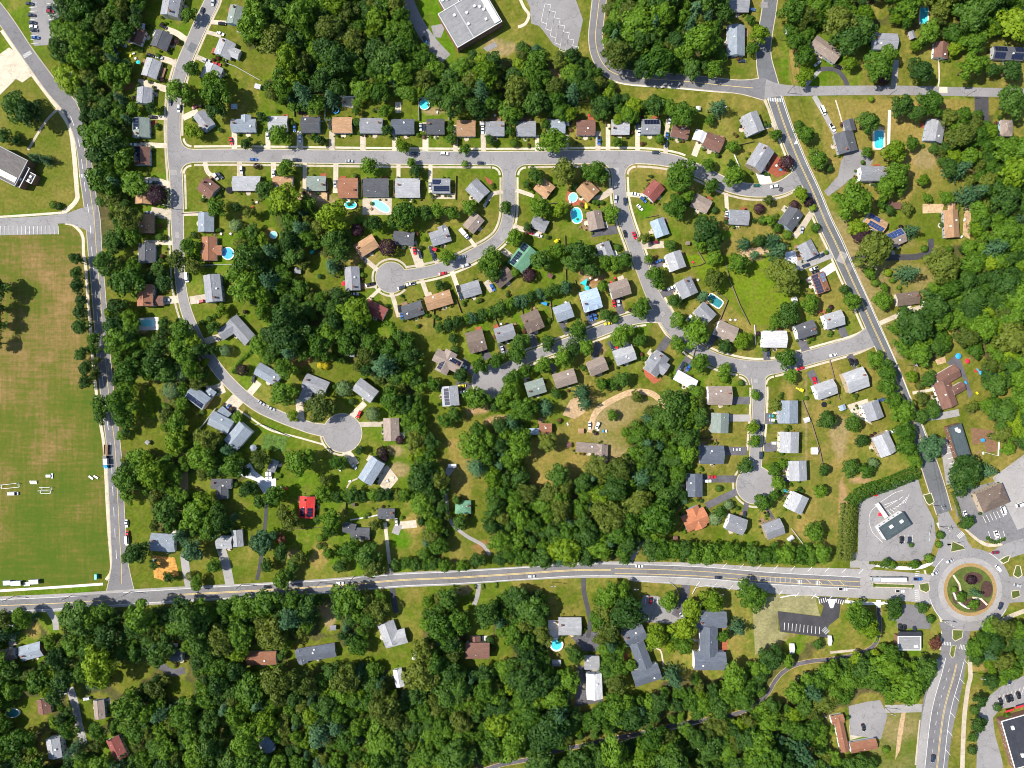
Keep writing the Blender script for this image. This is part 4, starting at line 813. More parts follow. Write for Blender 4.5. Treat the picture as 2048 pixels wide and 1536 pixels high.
cb = MB(); cb.box(-.55, .55, -.4, .4, -3.2, 1.0, 0); cb.box(-.63, .63, -.48, .48, 1.0, 1.15, 0); cb.box(-.35, .35, -.2, .2, 1.15, 1.3, 1); CHIM = cb.build('chimney', [M['chimney'], M['black']])
ub = MB(); ub.box(-1.1, 1.1, -.8, .8, 0, .9); ub.cyl(0, 0, .9, 1.0, .5, n=12); UNIT = ub.build('rooftop_unit', M['vent'])
hr = random.Random(3)
HOUSE_THINGS = []
ROOFW = dict(g1='light grey', g2='mid grey', g3='dark grey', gb='blue-grey', wh='white', tan='tan', br='brown', rb='reddish brown', tp='taupe', sg='sage grey', gr='green', rd='dark red', red='bright red', org='orange', lb='pale blue', cb='slate blue', fl='weathered pale', dk='black', tq='dark slate', bk='grey-brown')
def block(root, bx, by, rz, L, W, hw, roof, kind, wall, fl, st, main, plain=False):
    """one gabled, hipped or flat block; bx,by relative to the root (already in the root's frame), rz relative rotation"""
    c, s = math.cos(rz), math.sin(rz)
    def put(name, me, x, y, z, r=0, par=root, scale=None):
        o = link(name, me, par, (bx + c * x - s * y, by + s * x + c * y, z), rz + r, scale); return o
    ov = .4; l2, w2 = L / 2 - ov, W / 2 - ov
    if kind == 'flat':
        mb = MB(); mb.box(-L / 2, L / 2, -W / 2, W / 2, 0, hw); put('wall', mb.build('wall', M[wall]), 0, 0, 0)
        mb = MB(); t = .35
        mb.box(-L / 2 + t, L / 2 - t, -W / 2 + t, W / 2 - t, hw, hw + .12)
        ro = put('roof', mb.build('roof', M['r_' + roof]), 0, 0, 0)
        mb = MB(); e = .06
        for a in ((-L / 2 - e, L / 2 + e, -W / 2 - e, -W / 2 + t), (-L / 2 - e, L / 2 + e, W / 2 - t, W / 2 + e), (-L / 2 - e, -L / 2 + t, -W / 2 + t, W / 2 - t), (L / 2 - t, L / 2 + e, -W / 2 + t, W / 2 - t)): mb.box(*a, hw + .003, hw + .5)
        pr = put('parapet', mb.build('parapet', M['r_tq' if roof == 'tq' else 'fascia']), 0, 0, 0)
        for i in range(max(1, int(L / 8))): put('rooftop_unit', UNIT, hr.uniform(-L / 2.6, L / 2.6), hr.uniform(-W / 4, W / 4), hw + .12)
        rise = 0
    else:
        pit = .42 if W < 11.5 else .34
        rise = (W / 2) * pit; rw = w2 * pit
        e = w2; mb = MB()
        if kind == 'hip':
            mb.box(-l2, l2, -w2, w2, 0, hw)
        else:
            v = [(-l2, -e, 0), (l2, -e, 0), (l2, e, 0), (-l2, e, 0), (-l2, -e, hw), (l2, -e, hw), (l2, e, hw), (-l2, e, hw), (-l2, 0, hw + rw), (l2, 0, hw + rw)]
            mb.add(v, [(3, 2, 1, 0), (0, 1, 5, 4), (2, 3, 7, 6), (0, 4, 8, 7, 3), (1, 2, 6, 9, 5), (4, 5, 9, 8), (6, 7, 8, 9)])
        put('wall', mb.build('wall', M[wall]), 0, 0, 0)
        z0 = hw - ov * pit + .08; t = .16; mb = MB(); LL, WW = L / 2, W / 2
        if kind == 'hip':
            k = min(LL, WW) * .95
            v = [(-LL, -WW, z0), (LL, -WW, z0), (LL, WW, z0), (-LL, WW, z0), (-LL + k, 0, z0 + WW * pit), (LL - k, 0, z0 + WW * pit)]
            v += [(a, b_, z0 - .15) for a, b_, _ in v[:4]]
            mb.add(v, [(0, 1, 5, 4), (1, 2, 5), (2, 3, 4, 5), (3, 0, 4)], 0); mb.add(v, [(6, 7, 1, 0), (7, 8, 2, 1), (8, 9, 3, 2), (9, 6, 0, 3), (9, 8, 7, 6)], 1)
        else:
            zr = z0 + WW * pit
            v = [(-LL, -WW, z0), (LL, -WW, z0), (LL, 0, zr), (-LL, 0, zr), (LL, WW, z0), (-LL, WW, z0)]
            v += [(a, b_, q - t) for a, b_, q in v]
            mb.add(v, [(0, 1, 2, 3), (3, 2, 4, 5)], 0)
            mb.add(v, [(7, 6, 9, 8), (8, 9, 11, 10), (6, 7, 1, 0), (10, 11, 5, 4), (7, 8, 2, 1), (8, 10, 4, 2), (9, 6, 0, 3), (11, 9, 3, 5)], 1)
        ro = put('roof', mb.build('roof', [M['r_' + roof], M['fascia']]), 0, 0, 0)
        # ridge cap, vents, chimney: sub-parts of the roof (local frame of the roof)
        if kind != 'hip' and not plain:
            mb = MB(); mb.box(-LL, LL, -.14, .14, zr - .03, zr + .05); link('ridge_cap', mb.build('ridge_cap', M['r_' + roof]), ro)
        def onroof(y): return z0 + (WW - abs(y)) * pit
        if not plain:
            for i in range(1 if not main else hr.choice((1, 2, 2))):
                x, y = hr.uniform(-LL * .6, LL * .6), hr.choice((-1, 1)) * hr.uniform(.15, .6) * WW
                link('roof_vent', hr.choice((VENT, VENT, BOXV)), ro, (x, y, onroof(y)))
            if main and hr.random() < .38:
                x = hr.choice((-1, 1)) * (LL * .7); y = hr.choice((-1, 1)) * WW * .25
                link('chimney', CHIM, ro, (x, y, onroof(y) + .3))
        for f in fl:
            if f[0] == 's' and f[1] in 'UD' and ':' in f:
                u0, u1, v0, v1 = map(float, f[3:].split(',')); sg = 1 if f[1] == 'U' else -1
                mb = MB(); sl = math.hypot(WW, WW * pit); nu = max(1, round((u1 - u0) * L / 1.9)); nv = max(1, round((v1 - v0) * sl / 1.25))
                for i in range(nu):
                    for j in range(nv):
                        a0 = -LL + L * (u0 + (u1 - u0) * (i + .04) / nu); a1 = -LL + L * (u0 + (u1 - u0) * (i + .96) / nu)
                        b0 = v0 + (v1 - v0) * (j + .04) / nv; b1 = v0 + (v1 - v0) * (j + .96) / nv
                        y0, y1 = sg * WW * (1 - b0), sg * WW * (1 - b1); q0, q1 = z0 + WW * b0 * pit + .12, z0 + WW * b1 * pit + .12
                        vv = [(a0, y0, q0), (a1, y0, q0), (a1, y1, q1), (a0, y1, q1)]; vv += [(p, q, r + .07) for p, q, r in vv]
                        fc = [(4, 5, 6, 7), (0, 1, 5, 4), (1, 2, 6, 5), (2, 3, 7, 6), (3, 0, 4, 7)]
                        mb.add(vv, fc if sg < 0 else [q[::-1] for q in fc])
                sm = 'solarblue' if 'solarblue' in fl else 'solarpale' if ('solarpale' in fl and sg > 0) else 'solar'
                link('solar_panel_array', mb.build('solar_panel_array', M[sm]), ro)
    if plain: 
        put('door', DOOR, 0, -w2, .05, 0, scale=(1, 1, min(1, (hw - .2) / 2.2))); return rise
    hh = hw / max(1, st)
    for lv in range(st):
        zc = lv * hh + hh * .55
        nn = max(2, int(L / 3.4))
        for sg in (-1, 1):
            for i in range(nn):
                if not main and i: continue
                x = (i + .5) / nn * 2 * l2 - l2
                if lv == 0 and sg == -1 and i == nn // 2 and main: put('door', DOOR, x, -w2 if kind != 'flat' else -W / 2, .1); continue
                put('window', WIN, x, sg * (w2 if kind != 'flat' else W / 2), zc, 0 if sg < 0 else math.pi)
        if main:
            for sg in (-1, 1): put('window', WIN, sg * (l2 if kind != 'flat' else L / 2), hr.uniform(-.2, .2) * W, zc, math.pi / 2 * sg)
    return rise
def building(h, shed=False):
    hw = 2.2 if shed else (3.0 if h['st'] == 1 else 5.4)
    W = h['W'] * S; pit = .42 if W < 11.5 else .34
    if 'flat' in h['fl']: hw = 4.6
    zm = hw + W / 4 * pit
    k = (HC - zm) / HC; x, y = P(h['x'], h['y'], zm)
    rz = -math.radians(h['a'])
    kind = 'flat' if 'flat' in h['fl'] else 'hip' if 'h' in h['fl'] else 'gable'
    wall = 'w_' + next((f for f in h['fl'] if f in ('blue', 'cream', 'brick', 'grey', 'tan')), hr.choice(('white', 'white', 'white', 'cream', 'grey', 'blue' if h['st'] == 1 else 'white', 'tan', 'brick' if h['st'] == 1 else 'white')))
    if shed: wall = hr.choice(('w_white', 'w_cream', 'w_tan'))
    root = empty('shed' if shed else 'commercial_building' if kind == 'flat' or h['row'] == 'BZ' else 'house', (x, y, 0), rz)
    block(root, 0, 0, 0, h['L'] * S * k, W * k, hw, h['roof'], kind, wall, h['fl'], h['st'], True, plain=shed)
    for wg in h['wings']:
        hw2 = (3.0 if wg['st'] == 1 else 5.4) - .12
        W2 = wg['W'] * S; z2 = hw2 + W2 / 4 * .4; k2 = (HC - z2) / HC
        wx, wy = P(wg['x'], wg['y'], z2); dx, dy = wx - x, wy - y
        block(root, dx * math.cos(-rz) - dy * math.sin(-rz), dx * math.sin(-rz) + dy * math.cos(-rz), -math.radians(wg['a']) - rz, wg['L'] * S * k2, W2 * k2, hw2, wg['roof'], 'gable', wall, wg['fl'], wg['st'], False)
    if not shed and kind == 'gable' and h['row'] not in ('BZ',):
        Lk, Wk = h['L'] * S * k, W * k; nn = max(2, int(Lk / 3.4)); xd = (nn // 2 + .5) / nn * (Lk - .8) - (Lk / 2 - .4)
        mb = MB(); mb.box(xd - 1.5, xd + 1.5, -Wk / 2 - 1.5, -Wk / 2 + .39, 0, .22); mb.box(xd - .8, xd + .8, -Wk / 2 - 2.0, -Wk / 2 - 1.503, 0, .12); link('porch_step', mb.build('porch_step', M['concrete']), root)
        if hr.random() < .5:
            xg = hr.choice((-1, 1)) * Lk * .3; mb = MB(); mb.box(-1.9, 1.9, 0, hr.uniform(2.2, 3.6), 0, .2); link('back_patio', mb.build('back_patio', M[hr.choice(('concrete', 'plank', 'concrete_white', 'redbrick', 'plank'))]), root, (xg, Wk / 2 - .39, 0))
    if 'dm' in h['fl'] or 'dm3' in h['fl']:
        nd = 3 if 'dm3' in h['fl'] else 2; Lk, Wk = h['L'] * S * k, W * k
        for i in range(nd):
            big = nd == 2; block(root, (i - (nd - 1) / 2) * Lk / (nd + .1) * .98, -Wk * (.25 if big else .22), math.pi / 2, Wk * (.56 if big else .34), Lk / (nd + (.3 if big else 2.2)), hw - .1 if big else hw + .4, h['roof'], 'gable', wall, [], 1, False, plain=True)
    for f in h['fl']:
        if f in ('deckL', 'deckU'):
            mb = MB(); a, b_ = (h['L'] * S * k * .3, W * k / 2)
            n_ = 8
            for i in range(n_): mb.box(-a + 2 * a * i / n_ + .02, -a + 2 * a * (i + 1) / n_ - .02, b_ - .2, b_ + 2.6, .9, 1.0)
            for sx in (-a, a): mb.box(sx - .06, sx + .06, b_ + 2.4, b_ + 2.55, 0, 1.9)
            mb.box(-a, a, b_ + 2.48, b_ + 2.56, 1.75, 1.85)
            o = link('deck', mb.build('deck', M['plank']), root)
            if f == 'deckL': o.rotation_euler = (0, 0, math.pi)
    return root
for h in houses:
    h['obj'] = building(h)
ORD = ['zeroth', 'first', 'second', 'third', 'fourth', 'fifth', 'sixth', 'seventh', 'eighth', 'ninth', 'tenth', 'eleventh', 'twelfth', 'thirteenth', 'fourteenth', 'fifteenth', 'sixteenth', 'seventeenth', 'eighteenth', 'nineteenth', 'twentieth', 'twenty-first', 'twenty-second', 'twenty-third']
for r, (ph, ax) in ROWS.items():
    hs = sorted([h for h in houses if h['row'] == r], key=lambda h: h[ax])
    for i, h in enumerate(hs):
        end = 'left' if ax == 'x' else 'top'
        h['ref'] = f"{ORD[i + 1]} house from {end} {ph}"
        kindw = 'flat-roofed building' if 'flat' in h['fl'] else ('two-storey house' if h['st'] == 2 else 'house')
        ex = ' with solar panels' if any(':' in f for f in h['fl']) else ''
        tagset(h['obj'], f"{ROOFW[h['roof']]} roofed {kindw}{ex}, {ORD[i + 1]} from {end} {ph}", 'house' if 'flat' not in h['fl'] else 'building', 'buildings ' + ph)
REG = []   # things labelled at the end from what stands next to them: obj, px, py, words, category, group
def reg(o, x, y, words, cat, group): REG.append((o, x, y, words, cat, group)); return o
for o, mid, wd in DRV: reg(o, mid[0], mid[1], wd + ' driveway', 'driveway', None)
for t in SHEDS.split(';'):
    a = t.split(); x, y, L, W, an = map(float, a[:5]); an = an - 180 if an > 90 else an
    o = building(dict(row=None, x=x, y=y, L=L, W=W, a=an, roof=a[5], st=1, fl=[], wings=[]), shed=True)
    reg(o, x, y, f"small {ROOFW[a[5]]} shed", 'shed', 'garden sheds')
# two school buildings with flat roofs
def school(name, label, blocks):
    x0, y0 = P(blocks[0][0], blocks[0][1], blocks[0][5]); root = empty(name, (x0, y0, 0))
    for (x, y, L, W, a, hw, rf, wall, det) in blocks:
        wx, wy = P(x, y, hw); r = -math.radians(a); k = (HC - hw) / HC; L, W = L * S * k, W * S * k
        def put(nm, mb, mt, par=root): return link(nm, mb.build(nm, mt), par, (wx - x0, wy - y0, 0), r)
        mb = MB(); mb.box(-L / 2, L / 2, -W / 2, W / 2, 0, hw); put('wall', mb, M[wall])
        mb = MB(); mb.box(-L / 2 + .3, L / 2 - .3, -W / 2 + .3, W / 2 - .3, hw, hw + .1); put('roof', mb, M['r_' + rf])
        mb = MB(); t = .3
        for q in ((-L / 2 - .05, L / 2 + .05, -W / 2 - .05, -W / 2 + t), (-L / 2 - .05, L / 2 + .05, W / 2 - t, W / 2 + .05), (-L / 2 - .05, -L / 2 + t, -W / 2 + t, W / 2 - t), (L / 2 - t, L / 2 + .05, -W / 2 + t, W / 2 - t)): mb.box(*q, hw + .003, hw + .45)
        put('parapet', mb, M['fascia'] if det != 'sky' else M['w_grey'])
        nwin = int(L / 3)
        for sg in (-1, 1):
            for i in range(nwin):
                u = (i + .5) / nwin * L - L / 2; o = link('window', WIN, root, (wx - x0 + math.cos(r) * u - math.sin(r) * sg * W / 2, wy - y0 + math.sin(r) * u + math.cos(r) * sg * W / 2, 2.2), r if sg < 0 else r + math.pi, (1.4, 1, 1.1))
        for i in range(9 if det else 2):
            mb = MB(); u, v = hr.uniform(-.44, .44) * L, hr.uniform(-.42, .42) * W
            if det == 'sky':
                u, v = (-.4 + .1 * i) * L, -W * .30
                mb.box(u - 1.1, u + 1.1, v - 1.7, v + 1.7, hw + .1, hw + .55); put('skylight', mb, M['fascia'])
            else:
                mb.box(u - .7, u + .7, v - .7, v + .7, hw + .1, hw + .9); put('rooftop_unit', mb, M['vent'])
        if det == 'seam':
            mb = MB(); mb.box(-L * .13 - .25, -L * .13 + .25, -W / 2 + .35, W / 2 - .35, hw + .1, hw + .35); put('roof_kerb', mb, M['w_grey'])
            mb = MB(); mb.box(L * .36, L * .47, -W / 2 + .8, W / 2 - 1, hw + .1, hw + 1.2); put('roof_penthouse', mb, M['r_wh'])
    tagset(root, label, 'school')
school('school_building', 'large flat grey-roofed school beside the service drive at the top', [(940, 36, 103, 78, -30.5, 6.5, 'fl', 'w_brick', 'seam'), (898, 2, 34, 26, -30.5, 6.0, 'fl', 'w_brick', '')])
school('school_building', 'brick school block with white skylights on its flat roof, left edge', [(14, 332, 66, 58, 27, 7, 'sl', 'w_brick', 'sky'), (42, 352, 18, 44, 28, 5.5, 'sl', 'w_brick', ''), (60, 355, 18, 20, 28, 4.5, 'sl', 'w_brick', '')])
# ------------------------------------------------------------------ trees
def crown_mesh(kind, seed):
    r = np.random.default_rng(seed); V = []; N = []; SZ = []
    if kind == 'broad':
        nl = r.integers(14, 24); lob = [(r.uniform(-.1, .1), r.uniform(-.1, .1), 1.35, .58)]; ph_ = r.uniform(0, 6.28); ec = r.uniform(.05, .22)
        for i in range(nl):
            a = 2 * math.pi * (i + r.uniform(-.35, .35)) / nl * 2.0; rad = r.uniform(.30, .72) if i % 2 else r.uniform(.50, .80)
            rad *= 1 + ec * math.cos(2 * a + ph_) + .5 * ec * math.cos(3 * a - ph_)
            lob.append((rad * math.cos(a), rad * math.sin(a), 1.28 + (.62 - rad * .72) * r.uniform(.2, 1.1) - (.12 if i % 2 == 0 else 0), r.uniform(.22, .36)))
        for i in range(7):
            a = r.uniform(0, 6.28); rad = r.uniform(0, .38); lob.append((rad * math.cos(a), rad * math.sin(a), 1.62 + r.uniform(-.05, .25), r.uniform(.2, .32)))
        for (x, y, z, q) in lob:
            n = int(105 * (q / .3) ** 2 * .62) + 20
            d = r.normal(size=(n, 3)); d /= np.linalg.norm(d, axis=1)[:, None]; d[:, 2] = np.where(d[:, 2] < -.35, -d[:, 2], d[:, 2])
            rr = q * r.uniform(.82, 1.1, (n, 1)); V.append(np.array([x, y, z]) + d * rr * np.array([1, 1, .85])); N.append(d + r.normal(0, .42, (n, 3))); SZ.append(r.uniform(.055, .105, n))
    elif kind == 'conifer':
        nt = 9
        for t in range(nt):
            z = .35 + t * .27; rad = 1.0 * (1 - t / (nt + .3)) ** .85; nb = max(5, int(13 * rad))
            for b_ in range(nb):
                a = 2 * math.pi * (b_ + r.uniform(-.3, .3)) / nb + t; ln = rad * r.uniform(.8, 1.08); n = int(13 * ln) + 4
                u = r.uniform(.1, 1, n); wv = (1.1 - u) * .16
                x = np.cos(a) * u * ln - np.sin(a) * r.normal(0, 1, n) * wv; y = np.sin(a) * u * ln + np.cos(a) * r.normal(0, 1, n) * wv
                V.append(np.stack([x, y, z - u * ln * .22 + r.normal(0, .03, n)], 1)); nn = np.tile([np.cos(a) * .5, np.sin(a) * .5, .9], (n, 1)) + r.normal(0, .35, (n, 3)); N.append(nn); SZ.append(r.uniform(.05, .095, n))
    elif kind == 'round':   # clipped, dense ball
        n = 900; d = r.normal(size=(n, 3)); d /= np.linalg.norm(d, axis=1)[:, None]; d[:, 2] = np.where(d[:, 2] < -.5, -d[:, 2], d[:, 2])
        bump = 1 + .10 * np.sin(d[:, 0] * 7 + seed) * np.sin(d[:, 1] * 6) + .06 * np.sin(d[:, 2] * 11)
        V.append(np.array([0, 0, .82]) + d * bump[:, None] * r.uniform(.86, 1.0, (n, 1)) * np.array([1, 1, .85])); N.append(d + r.normal(0, .3, (n, 3))); SZ.append(r.uniform(.07, .12, n))
    V = np.concatenate(V); N = np.concatenate(N); SZ = np.concatenate(SZ); N /= np.linalg.norm(N, axis=1)[:, None]
    ref = np.where(np.abs(N[:, 2:3]) < .9, np.array([[0, 0, 1.]]), np.array([[1., 0, 0]])); T = np.cross(N, ref); T /= np.linalg.norm(T, axis=1)[:, None]; B = np.cross(N, T)
    an = r.uniform(0, 6.28, len(V)); c, s = np.cos(an)[:, None], np.sin(an)[:, None]; T, B = T * c + B * s, B * c - T * s
    sz = SZ[:, None]; q = np.stack([V - T * sz, V - B * sz * .7, V + T * sz, V + B * sz * .7], 1).reshape(-1, 3)
    return q
def quadmesh(name, q, mats):
    me = bpy.data.meshes.new(name); nv = len(q); me.vertices.add(nv); me.vertices.foreach_set('co', q.astype(np.float32).ravel())
    me.loops.add(nv); me.loops.foreach_set('vertex_index', np.arange(nv, dtype=np.int32)); me.polygons.add(nv // 4)
    me.polygons.foreach_set('loop_start', np.arange(0, nv, 4, dtype=np.int32)); me.polygons.foreach_set('loop_total', np.full(nv // 4, 4, np.int32))
    me.update(calc_edges=True)
    for m in mats: me.materials.append(m)
    return me
def trunk_mesh(kind, seed):
    r = random.Random(seed); mb = MB(); h = {'broad': 1.25, 'conifer': 2.3, 'round': .6}[kind]
    mb.cyl(0, 0, 0, h, .075, .03, n=7)
    if kind == 'broad':
        for i in range(5):
            a = i * 1.26 + r.uniform(-.3, .3); z = r.uniform(.55, .9); l = r.uniform(.4, .6); v = []
            for t, q in ((0, .04), (1, .012)):
                for j in range(5):
                    b_ = 2 * math.pi * j / 5; v.append((math.cos(a) * l * t + q * math.cos(b_) * -math.sin(a), math.sin(a) * l * t + q * math.cos(b_) * math.cos(a), z + t * l * .95 + q * math.sin(b_)))
            mb.add(v, [(j, (j + 1) % 5, 5 + (j + 1) % 5, 5 + j) for j in range(5)])
    return mb.build('trunk', M['bark'])
NVAR = dict(broad=11, conifer=3, round=2)
Q = {k: [crown_mesh(k, 11 + i + ord(k[0])) for i in range(n)] for k, n in NVAR.items()}
CM = {k: [quadmesh('crown', q, [LEAF['g']]) for q in qs] for k, qs in Q.items()}
TM = {k: [trunk_mesh(k, i) for i in range(n)] for k, n in NVAR.items()}
tr_ = random.Random(5)
TONE = dict(g='green', d='dark', y='yellow-green', o='olive', b='blue-green', p='purple', l='pale', Y='golden', r='rust-coloured')
PLACED = []
WPOLY = [R(q) for ps in WOODS.values() for q in ps]
def inw(x, y):
    for pg in WPOLY:
        c = False
        for (x0, y0), (x1, y1) in zip(pg, pg[1:] + pg[:1]):
            if (y0 > y) != (y1 > y) and x < (x1 - x0) * (y - y0) / (y1 - y0) + x0: c = not c
        if c: return True
    return False
INWOOD = []
def tree(x, y, r, c, kind=None, nm=None):
    rm = r * S * 1.06
    shrub = r < 9.6 and nm is None
    if kind is None: kind = 'conifer' if c == 'b' and r < 23 and not shrub else 'round' if (shrub or c in 'lYp') else 'broad'
    if kind == 'broad' and nm is None and r < 24 and inw(x, y): INWOOD.append((x, y, r)); return
    if kind == 'round' and not shrub: nm = 'ornamental_tree'
    zc = {'broad': 1.35, 'conifer': 1.0, 'round': .9}[kind] * rm
    gx_, gy_ = P(x, y, zc); rm *= (HC - zc) / HC
    i = tr_.randrange(NVAR[kind]); sz = tr_.uniform(.88, 1.12)
    if r > 30: sz *= .8
    root = empty('shrub' if shrub else 'conifer_tree' if kind == 'conifer' else nm or 'broadleaf_tree', (gx_, gy_, 0), tr_.uniform(0, 6.28))
    sx_, sy_ = (tr_.uniform(.86, 1.12), tr_.uniform(.86, 1.12)) if kind == 'broad' else (1, 1)
    cr = link('crown', CM[kind][i], root, scale=(rm * sx_, rm * sy_, rm * sz)); cr.material_slots[0].link = 'OBJECT'; cr.material_slots[0].material = LEAF[c]
    link('trunk', TM[kind][i], root, scale=(rm, rm, rm * sz))
    reg(root, x, y, f"{TONE[c]} {'shrub' if shrub else 'conifer' if kind == 'conifer' else 'tree'}", 'shrub' if shrub else 'tree', 'garden shrubs' if shrub else 'garden and street trees')
    PLACED.append((x, y, r))
